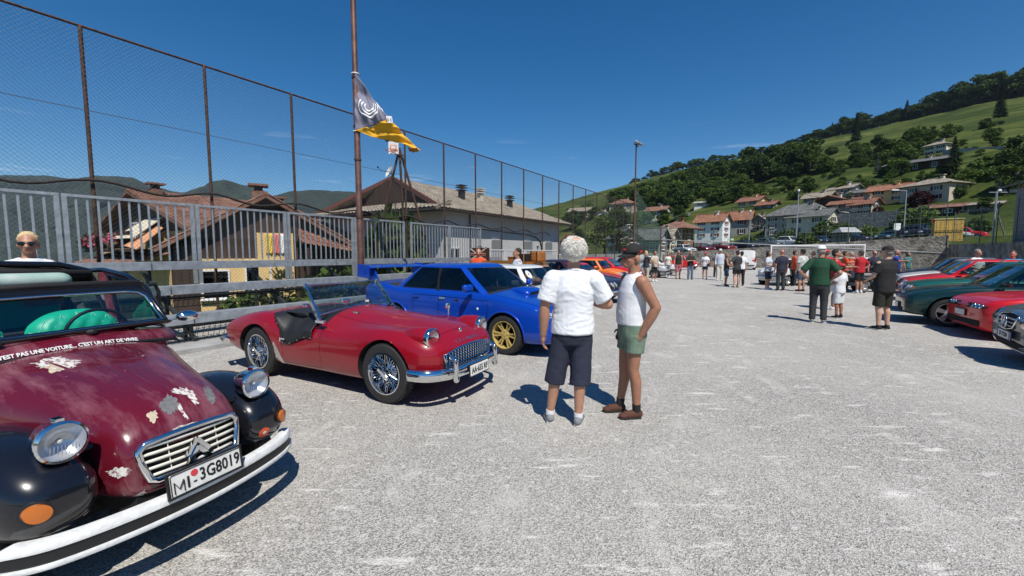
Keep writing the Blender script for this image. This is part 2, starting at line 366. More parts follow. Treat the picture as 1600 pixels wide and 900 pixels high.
cable = MB(); pts = []
for i in range(140):
    tt_ = -6+i*.2; pts.append((tt_, -.09, 3.05-.012*tt_*1.0-.16*math.sin((tt_-TP0)/SPF*PI)**2+.06*noise.noise((tt_*.8, 1, 0))))
tag(MB().tube(pts, .028, 6).build('sagging_cable', mat('old cable', (.03, .022, .02), .8, var=.4, scale=8), smooth=180), 'thick dark cable sagging from post to post on the wire fence', 'cable')
bpy.data.objects['sagging_cable'].location = qt(PF, 0); bpy.data.objects['sagging_cable'].rotation_euler = (0, 0, HEAD)
# ---------------------------------------------------------------- concrete kerb and bleacher
kerb = MB(); kerb.box((10, -.02, .0), (40, .95, .14)); CONC = mat('concrete', (.36, .355, .34), .9, var=.22, scale=2.2, bump=.3, bscale=30)
ko = tag(kerb.build('kerb', CONC), kind='structure'); ko.location = qt(-8.5, 0); ko.rotation_euler = (0, 0, HEAD)
bl = thing('bleacher', 'three tier steel bleacher with long galvanised plank seats behind the parked cars', 'bleacher', qt(0, 0), HEAD)
ROWS = [(8.75, .47), (9.65, .92), (10.5, 1.36)]
PLL = 4.06; T0b = -9.0
plank = MB().box((0, 0, 0), (PLL-.02, .30, .16)).mesh('seat_plank', STEEL)
for p_, z in ROWS:
    for k in range(6):
        o = link('seat_plank', plank, bl); o.location = (T0b+PLL*(k+.5), p_, z)
GR = mat('grating steel', (.045, .047, .05), .6, .5)
def grating(w, d):
    b = MB(); n = int(w/.11)
    for i in range(n+1): b.box((-w/2+w*i/n, 0, 0), (.008, d, .035))
    for j in range(5): b.box((0, -d/2+d*j/4, 0), (w, .008, .03))
    for i in range(n): b.bar((-w/2+w*i/n, -d/2, .0), (-w/2+w*(i+1)/n, d/2, .0), .008, .02)
    return b
gmesh = grating(2.0, .46).mesh('foot_grating', GR)
for p_, z in ((9.15, .30), (10.05, .74)):
    for k in range(12):
        o = link('foot_grating', gmesh, bl); o.location = (T0b+1.02+2.03*k, p_, z)
# riser mesh below the planks, seen from the pitch as a dark lattice
rz_ = MB()
for i in range(24): rz_.bar((-1+i*2/23, 0, -.13), (-1+i*2/23+.06, 0, .13), .007)
for z in (-.13, 0, .13): rz_.box((0, 0, z), (2, .012, .014))
rme = rz_.mesh('riser_mesh', GR)
for p_, z in ((8.63, .22), (9.85, .70)):
    for k in range(12):
        o = link('riser_mesh', rme, bl); o.location = (T0b+1.02+2.03*k, p_, z)
fr = MB()
fr.bar((0, 8.6, .1), (0, 10.9, 1.25), .05, .07); fr.bar((0, 9.0, .06), (0, 9.0, .3), .05); fr.bar((0, 9.75, .06), (0, 9.75, .70), .05); fr.bar((0, 10.6, .0), (0, 10.6, 1.15), .05); fr.bar((0, 8.75, .12), (0, 8.75, .44), .045)
fr.bar((0, 9.65, .62), (0, 9.65, .89), .045); fr.bar((0, 10.5, 1.04), (0, 10.5, 1.33), .045); fr.bar((0, 8.8, .1), (0, 10.6, .1), .04); fr.bar((.05, 9.75, .1), (.05, 10.6, 1.0), .035)
frm = fr.mesh('support_frame', mat('dark steel', (.05, .055, .06), .55, .5))
for k in range(13):
    o = link('support_frame', frm, bl); o.location = (T0b+2.03*k, 0, 0)
# ---------------------------------------------------------------- railing panels behind the top seat
def railing(n, w, z0, z1, m, nb, name, r=.022):
    proto = None
    top = MB().box((w/2, 0, z1), (w-.03, .06, .05)).mesh('top_rail', m); bot = MB().box((w/2, 0, z0), (w-.03, .04, .035)).mesh('bottom_rail', m)
    pst = MB().box((0, 0, (z0-.5+z1)/2), (.065, .055, z1-z0+.5-.05)).mesh('post', m); bal = MB().box((0, 0, (z0+z1)/2), (.032, .018, z1-z0-.07)).mesh('baluster', m)
    t_ = bpy.data.objects.new(name, None); COL.objects.link(t_)
    link('top_rail', top, t_); link('bottom_rail', bot, t_)
    for x in (.05, w-.05): link('post', pst, t_).location.x = x
    for i in range(nb): link('baluster', bal, t_).location.x = .05+(w-.10)*(i+1)/(nb+1)
    return t_
PR = 10.95; WR = 2.055
labs = ['grey steel railing panel behind the blonde woman in sunglasses', 'grey steel railing panel above the open roof of the maroon car', 'grey steel railing panel in front of the tiled gable with flower boxes', 'grey steel railing panel in front of the yellow wall', 'grey steel railing panel just before the rusty flagpole', 'grey steel railing panel just beyond the rusty flagpole', 'pale steel railing panel before the green bush and white wall', 'pale steel railing panel at the far end of the high run']
rp = railing(0, WR, 1.42, 2.66, STEEL, 12, 'railing_panel')
for k in range(-2, 6):
    o = rp if k == -2 else copy_tree(rp)
    o.location = qt(-PR, 2.12+WR*k+(0 if k < 4 else .25)); o.rotation_euler = (0, 0, HEAD); tag(o, labs[k+2], 'railing', 'high railing panels behind the bleacher')
PALE = mat('pale painted steel', (.62, .63, .62), .5, .1, var=.1)
lp = railing(0, 1.8, .65, 1.75, PALE, 12, 'railing_panel')
for k, lb in enumerate(['low white railing panel behind the flag painted suitcase', 'low white railing panel before the first shuttered window', 'low white railing panel behind the dark haired person', 'low white railing panel at the far corner of the white building']):
    o = lp if k == 0 else copy_tree(lp)
    o.location = qt(-PR, 14.75+1.83*k); o.rotation_euler = (0, 0, HEAD); tag(o, lb, 'railing', 'low white railing panels')
# folded gate of dark mesh leaning in the gap
gt = thing('folding_gate', 'dark mesh gate leaf standing in the railing gap by the bush', 'gate', qt(-PR-.08, 9.55, 1.3), HEAD)
MB().box((.2, 0, .62), (.03, .04, 1.3)).box((-.3, 0, .62), (.03, .04, 1.3)).box((-.05, 0, 1.27), (.5, .04, .03)).build('frame', RUST, gt)
g_ = MB()
for i in range(16): g_.bar((-.3+.5*i/15, .0, 0), (-.3+.5*((i+5) % 16)/15, .0, 1.25), .008)
g_.build('mesh', GR, gt)
# ---------------------------------------------------------------- flagpole, flag
fp0 = gp(562, 433, 1.0); qf, tf_ = toqt(fp0); kf = 10.08/-qf
FPOS = qt(-10.08, 7.83); 
fpole = thing('flagpole', 'rust brown round steel flagpole rising out of the frame top', 'pole', FPOS)
MB().lathe([(.088, 0), (.088, 2.6), (.082, 2.62), (.082, 6.4), (.076, 6.42), (.074, 11.5), (.0, 11.52)], n=20).build('shaft', mat('rust paint', (.12, .055, .038), .5, .2, var=.35, scale=5, col2=(.19, .085, .055), coat=.3), fpole, 50)
for z in (2.6, 4.2, 5.1, 6.4): MB().lathe([(.088, -.02), (.098, -.02), (.098, .02), (.088, .02)], (0, 0, z), n=20).build('collar', RUST, fpole, 40)
MB().box((0, -.02, .02), (.36, .36, .04)).build('base_plate', RUST, fpole)
depF = FPOS.y
A_, B_, C_, D_ = at(555, 113, depF-.10), at(551, 204, depF-.1), at(658, 235, depF-.3), at(608, 187, depF-.35)
A_.x, A_.y = FPOS.x+.03, FPOS.y-.09; B_.x, B_.y = FPOS.x-.02, FPOS.y-.10
def flagpt(P, Q_, S_, u, v, seed):
    p_ = P*(1-u-v)+Q_*u+S_*v
    w = noise.noise((u*3.1+seed, v*3.3, 0))*.12+.05*math.sin(u*11+v*7+seed)+.04*noise.noise((u*9, v*9+seed, 2))
    fixed = min(1, ((p_-A_).length)/.5)*min(1, (p_-B_).length/.5)
    return p_+V((.25*w, -w, .22*w))*fixed
flag = thing('flag', 'grey and yellow advertising flag with striped white emblem flying from the flagpole', 'flag', (0, 0, 0))
def tri_cloth(P, Q_, S_, n, seed, off=0.0, clip=None):
    b = MB(); idx = {}
    for i in range(n+1):
        for j in range(n+1-i):
            idx[i, j] = len(b.v); b.v.append(tuple(flagpt(P, Q_, S_, i/n, j/n, seed)))
    for i in range(n):
        for j in range(n-i):
            b.f.append((idx[i, j], idx[i+1, j], idx[i, j+1])); b.m.append(0)
            if i+j < n-1: b.f.append((idx[i+1, j], idx[i+1, j+1], idx[i, j+1])); b.m.append(0)
    return b
def solid(o, th): s_ = o.modifiers.new('thick', 'SOLIDIFY'); s_.thickness = th; s_.offset = 0; return o
fg = mat('flag grey', (.21, .205, .27), .8, bump=.2, bscale=300); fy = mat('flag yellow', (.80, .42, .02), .8, bump=.2, bscale=300); fw = mat('flag white', (.80, .79, .78), .8)
solid(tri_cloth(A_, B_, D_, 40, 1.0).build('grey_field', fg, flag, 180), .004)
solid(tri_cloth(B_, C_, D_, 40, 1.0).build('yellow_field', fy, flag, 180), .004)
# striped emblem: two linked curves of three bands each
def emb(pts, wdt):
    b = MB(); n = len(pts); L = []
    for i, (u, v) in enumerate(pts):
        a = pts[max(i-1, 0)]; c = pts[min(i+1, n-1)]; d = V((c[0]-a[0], c[1]-a[1])).normalized(); nn = V((-d.y, d.x))
        L.append([(u+nn.x*wdt, v+nn.y*wdt), (u-nn.x*wdt, v-nn.y*wdt)])
    for uv in L:
        for (u, v) in uv:
            p_ = flagpt(A_, B_, D_, u, v, 1.0); b.v.append(tuple(p_+V((0, -.011, 0))))
    b.f = [(2*i, 2*i+1, 2*i+3, 2*i+2) for i in range(n-1)]; b.m = [0]*len(b.f)
    return solid(b.build('emblem_band', fw, flag, 180), .003)
def bar2(px, py):                                     # picture-plane offsets from D-A-B barycentrics
    a, bb, d = V((555, 113)), V((551, 204)), V((608, 187)); M2 = Matrix(((bb.x-a.x, d.x-a.x), (bb.y-a.y, d.y-a.y))); w = M2.inverted() @ (V((px, py))-a); return (w.x, w.y)
for k in range(3):
    r_ = 17.5-k*5.2; pts = [bar2(576.5-r_*math.cos(a), 167.5+r_*.95*math.sin(a)) for a in np.linspace(-.75, 2.45, 26)]
    pts += [bar2(576.5+r_*math.cos(.69)+k*.6, 167.5+r_*.95*math.sin(.69)-d_) for d_ in np.linspace(1, 14-k*1.5, 6)]
    emb([p_ for p_ in pts if p_[0] > .03 and p_[1] < .97 and p_[0]+p_[1] < .985], .0145)
for k in range(2):
    pts = [bar2(585+k*4.0+s_*13, 153+k*2.6+s_*27) for s_ in np.linspace(0, .78, 12)]
    emb([p_ for p_ in pts if p_[0] > .0 and p_[1] > 0], .0145)
b = MB(); 
for i, (px, py) in enumerate([(603, 181), (612, 181.5), (614, 191), (605.5, 192)]):
    p_ = at(px, py, depF-.47); b.v.append(tuple(p_))
b.f = [(0, 1, 2, 3)]; b.m = [0]; solid(b.build('white_patch', fw, flag), .004)
for i in range(2):
    tm = fontmesh('B'if i == 0 else 'E', .10, .001); o = link('patch_letter', tm, flag, fg); o.location = at(606.3+i*4.6, 186.8, depF-.485); o.rotation_euler = (PI/2, -.1, 0)
for z in (A_, B_): MB().lathe([(.10, -.012), (.108, -.012), (.108, .012), (.10, .012)], (FPOS.x, FPOS.y, z.z), n=16).build('tie', fw, flag)
tail = tri_cloth(at(594, 210, depF-.2), at(606, 224, depF-.1), at(630, 214, depF-.3), 8, 3.0); solid(tail.build('folded_corner', fg, flag, 180), .004)
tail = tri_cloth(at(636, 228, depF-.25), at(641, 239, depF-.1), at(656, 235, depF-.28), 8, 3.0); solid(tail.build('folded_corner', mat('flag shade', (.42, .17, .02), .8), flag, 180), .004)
# ---------------------------------------------------------------- basketball stand, satellite dish
bs = thing('basketball_stand', 'rusty three legged basketball stand with small white backboard below the flag', 'basketball stand', qt(-12.3, 10.9, -.3), HEAD)
dB = bs.location.y
apex = at(624, 232, dB)
for X, Y in ((600, 335), (630, 335), (660, 355)):
    f_ = at(X, Y, dB); dirv = (f_-apex); low = apex+dirv*((apex.z+.3)/-dirv.z)
    o = MB().tube([apex, low], .045, 8).build('leg', RUST, bs, 60); o.parent = None; o.matrix_world = Matrix(); o.parent = bs; o.matrix_parent_inverse = (Matrix.Translation(bs.location) @ Matrix.Rotation(HEAD, 4, 'Z')).inverted()
IM = (Matrix.Translation(bs.location) @ Matrix.Rotation(HEAD, 4, 'Z')).inverted()
def under(o, par, M=None): o.parent = par; o.matrix_parent_inverse = M; return o
c = at(615, 231, dB-.2)
under(MB().box(c, (.36, .04, .44)).build('backboard', fw), bs, IM)
under(MB().box(c+V((0, -.025, 0)), (.22, .012, .20)).box(c+V((0, -.033, 0)), (.16, .01, .14), mi=1).build('target_square', [mat('orange paint', (.7, .16, .02), .5), fw]), bs, IM)
under(MB().lathe([(.2, 0), (.215, 0), (.215, .02), (.2, .02)], c+V((.0, -.25, -.15)), n=20).build('hoop', mat('orange paint', (.7, .16, .02), .5)), bs, IM)
under(MB().bar(apex, c+V((0, .03, 0)), .05).bar(apex+V((.15, 0, -.25)), c+V((0, .03, -.2)), .04).build('bracket', RUST), bs, IM)
sdp = at(609, 268, 21.0)
ds = thing('satellite_dish', 'white satellite dish tilted on a thin mast over the long roof', 'satellite dish', sdp)
rot_ = Euler((R(62), 0, R(-38))).to_matrix()
MB().lathe([(.001, .07), (.12, .06), (.25, .0), (.31, -.05), (.312, -.06), (.25, -.02), (.12, .04), (.001, .05)], n=24, rot=Matrix.Rotation(R(180), 3, 'X')).build('reflector', WHITEP, ds, 60).rotation_euler = (R(68), 0, R(-55))
MB().tube([(0, .1, 0), (.12, .35, -.3), (.14, .38, -3.2)], .025, 8).tube([(0, 0, 0), (-.30, -.30, -.02), (-.42, -.42, .10)], .012, 6).build('mast', GR, ds)
MB().ell((-.44, -.44, .12), (.05, .05, .05), n=8).build('feed_horn', GR, ds)
# ---------------------------------------------------------------- floodlight mast at the fence corner
def floodlight(name, label, loc, H, r0, heads, m):
    o = thing(name, label, 'lamp post', loc, HEAD)
    MB().lathe([(r0*1.5, -.3), (r0*1.5, .2), (r0, .25), (r0*.7, H)], n=12).build('mast', m, o, 50)
    MB().bar((-.6, 0, H-.1), (.6, 0, H-.1), .07).build('crossarm', m, o)
    for x, rzz in heads:
        h_ = MB().box((0, 0, 0), (.55, .34, .16), Euler((R(35), 0, rzz)).to_matrix()).build('floodlight_head', mat('lamp housing', (.35, .36, .37), .5, .4), o); h_.location = (x, -.15, H+.08)
        MB().box((0, -.05, -.085), (.48, .28, .02), Euler((R(35), 0, rzz)).to_matrix()).build('lens', LAMP, h_)
    return o
floodlight('floodlight_mast', 'tall slim rusty floodlight mast at the far fence corner', qt(-11.3, 38.2), 11.2, .085, ((-.35, .3), (.1, -.2), (.45, -.6)), RUST)
# higher corner net behind the mast
nf = thing('corner_net', 'tall pale green ball net sloping down behind the floodlight mast', 'net', qt(-11.2, 38.2), HEAD)
b = MB(); nn = 26; Ht = lambda u: 7.2-u*2.9
GN = mat('green cord', (.09, .15, .12), .8)
for i in range(nn+1):
    u = i/nn; b.bar((u*9.5, 0, 0), (u*9.5, 0, Ht(u)), .022)
for j in range(34):
    z = j*.22
    u = min(1, (7.2-z)/2.9)
    if u > .02: b.bar((0, 0, z), (u*9.5, 0, z), .02)
b.build('netting', GN, nf)
MB().tube([(9.5, 0, -.3), (9.5, 0, 4.4)], .05, 8).build('post', RUST, nf); MB().tube([(0, 0, 7.2), (9.5, 0, 4.3)], .02, 6).build('head_rope', GN, nf)
# ---------------------------------------------------------------- houses
def tile_mat(name, col, col2): return mat(name, col, .85, var=.35, scale=1.6, col2=col2, detail=8, bump=.6, bscale=9, bdist=.05, stretch=(1, 1, 1))
RT1 = tile_mat('terracotta roof', (.22, .085, .052), (.33, .155, .10)); RT2 = tile_mat('old red roof', (.19, .085, .055), (.30, .16, .11)); RT3 = tile_mat('grey brown roof', (.27, .225, .17), (.40, .345, .27)); RT4 = tile_mat('grey slate roof', (.10, .10, .095), (.19, .19, .18))
RT5 = tile_mat('orange roof', (.27, .105, .06), (.37, .18, .105))
WOOD = mat('dark timber', (.045, .024, .014), .8, var=.4, scale=3, stretch=(1, 1, .15), bump=.4, bscale=20)
def wallm(name, col, v=.10): return mat(name, col, .9, var=v, scale=.7, detail=8, bump=.25, bscale=14)
WW, WG, WY, WB, WS, WC = wallm('white render', (.66, .65, .62)), wallm('grey render', (.33, .32, .30), .2), wallm('yellow render', (.72, .50, .22)), wallm('beige render', (.50, .43, .33)), wallm('rubble wall', (.22, .205, .18), .4), wallm('cream render', (.62, .56, .43))
SHUT = {c: mat('shutter '+c, v, .6) for c, v in dict(red=(.22, .035, .03), brown=(.07, .035, .02), green=(.03, .09, .05), white=(.6, .6, .58), grey=(.22, .23, .23)).items()}
PANE = glass('house pane', (.06, .07, .08), 1.4)
wc = {}
def window(par, x, y, z, w, h, face, shut=None, fm=None):
    """face: 'f' front(-y) 'r' right(+x) 'l' left(-x) 'b' back"""
    key = (w, h, shut)
    if key not in wc:
        fr = MB(); t = .07
        for sx_ in (-1, 1): fr.box((sx_*(w/2), 0, 0), (t, .10, h+t))
        for sz in (-1, 1): fr.box((0, -.002, sz*(h/2)), (w, .104, t))
        fr.box((0, -.01, 0), (.045, .06, h)); fr.box((0, -.05, -h/2-.06), (w+.2, .2, .05))
        pn = MB().box((0, .01, 0), (w, .03, h))
        sh = None
        if shut:
            sh = MB().box((0, -.03, 0), (w*.48, .04, h))
            for i in range(5): sh.box((0, -.055, -h/2+h*(i+.5)/5), (w*.40, .02, h*.11))
            sh = sh.mesh('shutter', SHUT[shut])
        wc[key] = (fr.mesh('window', WHITEP), pn.mesh('pane', PANE), sh)
    a, p_, s_ = wc[key]
    o = link('window', a, par); o.location = (x, y, z); o.rotation_euler = (0, 0, dict(f=0, r=PI/2, l=-PI/2, b=PI)[face])
    link('pane', p_, o)
    if s_:
        for e in (-1, 1): link('shutter', s_, o).location.x = e*w*.78
    return o
def slab(b, c4, th, mi=0):
    n = (V(c4[1])-V(c4[0])).cross(V(c4[3])-V(c4[0])).normalized()*th; vs = [V(q) for q in c4]
    b.add([q-n for q in vs]+vs, [(3, 2, 1, 0), (4, 5, 6, 7), (0, 1, 5, 4), (1, 2, 6, 5), (2, 3, 7, 6), (3, 0, 4, 7)], mi)
def tiles(name, p0, p1, p2, p3, m, par, wt=.24, lt=.36, lift=.03):
    """barrel tiles on the slope p0-p1 (eave) to p3-p2 (ridge), as one part"""
    p0, p1, p2, p3 = [V(q) for q in (p0, p1, p2, p3)]
    n = max(3, int(((p1-p0).length)/wt)); rws = max(3, int((p3-p0).length/lt)); nr = (p1-p0).cross(p3-p0).normalized(); up = (p3-p0).normalized()
    b = MB(); prof = [(0, 0), (.12, .55), (.3, 1), (.48, .55), (.6, 0), (.8, -.25)]
    rs = random.Random(int(abs(p0.x*31+p0.y*17))); K = len(prof)
    for r_ in range(rws):
        base = len(b.v); lo_, hi_ = r_/rws-.02, (r_+1)/rws
        for (v_, hgt) in ((lo_, lift+.03), (hi_, lift)):
            for i in range(n):
                jit = rs.uniform(-.012, .012); jz = rs.uniform(0, .014)
                for (f, hh) in prof:
                    u = (i+f)/n; q = (p0*(1-u)+p1*u)*(1-v_)+(p3*(1-u)+p2*u)*v_
                    b.v.append(tuple(q+nr*(hgt+jz+hh*.055)+up*jit))
        w_ = n*K
        for i in range(w_-1): b.f.append((base+i, base+i+1, base+w_+i+1, base+w_+i)); b.m.append(0)
        for i in range(w_-1):                                    # front lip
            pass
    o = b.build(name, m, par, 60); tag(o, kind='stuff'); return o
def house(name, label, loc, rz, w, d, h, rh, wall, roof, kind='gx', oh=.5, fdn=7, wins=(), chim=(), group=None, gable=None, tile=False, balc=(), cat='house', extra=None):
    t = thing(name, label, cat, loc, rz, group)
    b = MB(); b.box((0, d/2, (h-fdn)/2), (w, d, h+fdn)); 
    b.build('wall', wall, t)
    g = gable or wall; gb = MB(); rf = MB(); th = .14; k = rh
    def add(c4):
        slab(rf, c4, th)
        if tile: tiles('roof_tile', *[V(q)+V((0, 0, .0)) for q in c4], roof, t)
    if kind == 'gx':          # ridge along x, eaves front and back, gables at the sides
        s_ = k/(d/2)
        gb.add([(sx_*(w/2-.002*0), yy, h) if zz == 0 else (sx_*(w/2), d/2, h+k) for sx_ in (-1, 1) for (yy, zz) in ((0, 0), (d, 0), (d/2, 1))], [(0, 2, 1), (3, 4, 5), (0, 1, 4, 3), (0, 3, 5, 2), (1, 2, 5, 4)])
        zr = h+k+.12; ze = h-oh*s_+.12
        add([(-w/2-oh, -oh, ze), (w/2+oh, -oh, ze), (w/2+oh, d/2, zr), (-w/2-oh, d/2, zr)])
        add([(w/2+oh, d+oh, ze), (-w/2-oh, d+oh, ze), (-w/2-oh, d/2, zr), (w/2+oh, d/2, zr)])
        ridge = [(-w/2-oh, d/2, zr+.03), (w/2+oh, d/2, zr+.03)]
    elif kind == 'gy':        # ridge along y, gable at front
        s_ = k/(w/2)
        gb.add([(-w/2, yy, h) if q == 0 else ((w/2, yy, h) if q == 1 else (0, yy, h+k)) for yy in (0, d) for q in (0, 1, 2)], [(0, 1, 2), (3, 5, 4), (0, 3, 4, 1), (1, 4, 5, 2), (0, 2, 5, 3)])
        zr = h+k+.12; ze = h-oh*s_+.12
        add([(w/2+oh, -oh, ze), (w/2+oh, d+oh, ze), (0, d+oh, zr), (0, -oh, zr)])
        add([(-w/2-oh, d+oh, ze), (-w/2-oh, -oh, ze), (0, -oh, zr), (0, d+oh, zr)])
        ridge = [(0, -oh, zr+.03), (0, d+oh, zr+.03)]
    elif kind == 'hip':
        m_ = min(w, d)/2; zr = h+k+.12; ze = h+.06
        if w >= d: A, Bp = (-w/2+m_, d/2, zr), (w/2-m_, d/2, zr)
        else: A, Bp = (0, m_, zr), (0, d-m_, zr)
        c = [(-w/2-oh, -oh, ze), (w/2+oh, -oh, ze), (w/2+oh, d+oh, ze), (-w/2-oh, d+oh, ze)]
        if w >= d: fs = [(c[0], c[1], Bp, A), (c[2], c[3], A, Bp), (c[1], c[2], Bp, Bp), (c[3], c[0], A, A)]
        else: fs = [(c[1], c[2], Bp, A), (c[3], c[0], A, Bp), (c[0], c[1], A, A), (c[2], c[3], Bp, Bp)]
        rf.add([V(q)-V((0, 0, .12)) for q in c]+c+[A, Bp], [(3, 2, 1, 0), (0, 1, 5, 4), (1, 2, 6, 5), (2, 3, 7, 6), (3, 0, 4, 7)]+([(4, 5, 9, 8), (6, 7, 8, 9), (5, 6, 9), (7, 4, 8)] if w >= d else [(5, 6, 9, 8), (7, 4, 8, 9), (4, 5, 8), (6, 7, 9)]))
        ridge = [A, Bp]
    elif kind == 'flat':
        rf.box((0, d/2, h+.1), (w+2*oh, d+2*oh, .2)); ridge = None
    ro = rf.build('roof', roof, t)
    if gb.v: gb.build('gable', g, t)
    if ridge and (V(ridge[0])-V(ridge[1])).length > .5: MB().tube(ridge, .11, 6).build('ridge_cap', roof, ro)
    for (x, y, z, hh) in chim:
        c = MB().box((x, y, z), (.55, .55, hh)).box((x, y, z+hh/2+.28), (.85, .85, .10)).build('chimney', RT2 if tile else (g if g is not WOOD else WC), ro)
        for a in (-1, 1):
            for e in (-1, 1): MB().box((x+a*.22, y+e*.22, z+hh/2+.12), (.09, .09, .24)).build('chimney_pier', RT2, c) if False else None
        MB().box((x, y, z+hh/2+.12), (.36, .36, .25)).build('flue', DARK, c)
    for wn in wins: 
        face, cols, rows, ww, wh, z0, dz, shut = wn
        L = w if face in 'fb' else d
        for i in range(cols):
            for j in range(rows):
                a = -L/2+L*(i+.5)/cols; z = z0+dz*j
                if face == 'f': window(t, a, -.02, z, ww, wh, 'f', shut)
                elif face == 'r': window(t, w/2+.02, d/2+a, z, ww, wh, 'r', shut)
                elif face == 'l': window(t, -w/2-.02, d/2+a, z, ww, wh, 'l', shut)
    for (x0, x1, z) in balc:
        bo = MB().box(((x0+x1)/2, -.55, z), (x1-x0, 1.1, .14)).build('balcony', CONC, t); rb = MB()
        n = int((x1-x0)/.16)
        for i in range(n+1): rb.box((x0+(x1-x0)*i/n, -1.07, z+.55), (.03, .03, .9))
        rb.box(((x0+x1)/2, -1.07, z+1.02), (x1-x0, .05, .05)); rb.build('balustrade', WOOD, bo)
    return t
# near houses beyond the fence -------------------------------------------------
RA = HEAD-PI/2
zA = -1.6
hA = house('yellow_house', 'big yellow house with wide terracotta gable, stone corner and flower balcony behind the railing', qt(-32.9, 9.75, zA), RA, 15, 8.5, 4.42, 2.35, WY, RT2, 'gy', .6, 4, tile=True, gable=WOOD, chim=[(.6, .6, 6.75, .7), (2.6, 6.6, 6.3, 1.0), (1.6, 7.6, 6.5, .9)])
for i in range(10):
    for j, zz in enumerate((0, 1)):
        pass
st = mat('pale quoin stone', (.42, .40, .36), .9, var=.3, scale=5, bump=.6, bscale=12)
for i in range(16):
    MB().box((7.5-.22, -.02, .3+i*.30), (.62 if i % 2 else .45, .12, .27), Euler((0, 0, 0)).to_matrix()).build('quoin_stone', st, hA)
bo = MB().box((-.8, -.75, 3.35), (8.5, 1.5, .16)).build('balcony', WOOD, hA)
rb = MB()
for i in range(54): rb.box((-5+8.4*i/53, -1.46, 3.9), (.05, .03, .9))
rb.box((-.8, -1.46, 4.37), (8.5, .07, .07)); rb.build('balustrade', WOOD, bo)
tiles('roof_tile', (-5.4, -1.9, 2.55), (4.3, -1.9, 2.55), (4.3, -.05, 3.2), (-5.4, -.05, 3.2), RT2, hA); 
rs = random.Random(5)
fl = mat('pink blossom', (.55, .07, .16), .8, var=.4, scale=20); lf = mat('leaf green', (.05, .10, .025), .8, var=.4, scale=9)
for k, x in enumerate((-3.9, -1.6, .9)):
    f_ = thing('flower_box', ['trailing pink flowers at the shaded end of the timber balcony', 'trailing pink flowers in the middle of the timber balcony', 'trailing pink flowers near the awning on the timber balcony'][k], 'flower box', hA.matrix_basis @ V((x, -1.6, 3.95)), RA, 'flower boxes on the timber balcony')
    b = MB(); g = MB()
    for _ in range(160):
        p_ = V((rs.gauss(0, .5), rs.gauss(0, .12)-.05, rs.gauss(.0, .18))); M3 = Euler((rs.random()*6, rs.random()*6, rs.random()*6)).to_matrix()
        (b if rs.random() < .55 else g).add([p_+M3 @ V(q)*.07 for q in ((-1, -.7, 0), (1, -.7, 0), (.8, .8, .2), (-.8, .8, .1))], [(0, 1, 2, 3)])
    MB().box((0, 0, -.15), (1.5, .2, .18)).build('trough', RT2, f_); b.build('blossom', fl, f_); g.build('leaves', lf, f_)
aw = MB(); slab(aw, [(1.0, -1.7, 4.0), (4.2, -1.7, 4.0), (3.6, -.1, 5.2), (1.0, -.1, 5.2)], .04); aw.build('awning', mat('cream canvas', (.62, .55, .42), .8), hA)
aw = MB(); slab(aw, [(3.7, -1.9, 3.6), (5.4, -1.9, 3.4), (4.4, -.4, 4.6), (3.6, -.4, 4.7)], .04); aw.build('awning', mat('peach canvas', (.62, .30, .15), .8), hA)
window(hA, -1.0, -.03, 4.2, 1.0, 1.7, 'f', 'brown'); window(hA, 5.6, -.03, 1.9, 1.0, 1.2, 'f', 'white'); window(hA, -4, -.03, 1.7, 1.0, 1.2, 'f', 'brown')
for z in (1.8, 4.2): window(hA, 7.53, 2.4, z, .9, 1.2, 'r', 'brown'); window(hA, 7.53, 5.6, z, .9, 1.2, 'r', 'brown')
hB = house('timber_gable_house', 'house with yellow ground floor, dark timber upper gable and low tiled porch roofs', (-11.6, 20.2, -2.0), R(30), 7.4, 6.0, 3.95, 2.25, WOOD, RT2, 'gy', .5, 4, tile=True, gable=WOOD, chim=[(-.3, 1.0, 6.3, .6)])
MB().box((-.85, -.12, 1.35), (3.7, .24, 4.0)).build('yellow_front', WY, hB); MB().box((.30, -.16, 2.2), (1.5, .3, 4.7)).build('yellow_pier', WY, hB)
tiles('roof_tile', (1.4, -1.2, 4.05), (4.1, -1.2, 3.55), (3.9, -.1, 3.85), (1.05, -.1, 4.85), RT1, hB); MB().box((1.6, -1.1, 1.9), (.16, .16, 3.9)).box((3.9, -1.1, 1.7), (.16, .16, 3.6)).build('porch_posts', WOOD, hB)
slb = MB(); slab(slb, [(1.4, -1.2, 4.05), (4.1, -1.2, 3.55), (3.9, -.1, 3.85), (1.05, -.1, 4.85)], .1); slb.build('porch_roof', WOOD, hB)
window(hB, -.45, -.27, 2.6, 1.0, 1.25, 'f', None); window(hB, -2.1, -.27, 2.2, 1.0, 1.25, 'f', None)
for k, (x, c, n_) in enumerate(((.03, (.75, .52, .06), 'yellow towel'), (.33, (.62, .18, .16), 'red striped sheet'), (.63, (.75, .74, .72), 'white sheet'))):
    cl = MB(); nn = 10
    cl.v = [(x-.13+.26*i/nn, -.36-.03*math.sin(i*1.3+j), 4.5-.95*j/nn) for j in range(nn+1) for i in range(nn+1)]; cl.f = [(j*(nn+1)+i, j*(nn+1)+i+1, (j+1)*(nn+1)+i+1, (j+1)*(nn+1)+i) for j in range(nn) for i in range(nn)]; cl.m = [0]*len(cl.f)
    o = solid(cl.build('laundry', mat('laundry '+n_, c, .9), smooth=180), .01); o.matrix_world = hB.matrix_basis.copy(); tag(o, n_+' hung out to dry on the timber gable house', 'laundry', 'washing on the line')
# long grey roofed building
zl = -1.5
hL = thing('clubhouse', 'long white rendered building under a weathered grey tiled roof beside the pitch', 'building', qt(-27.2, 18.7, zl), HEAD)
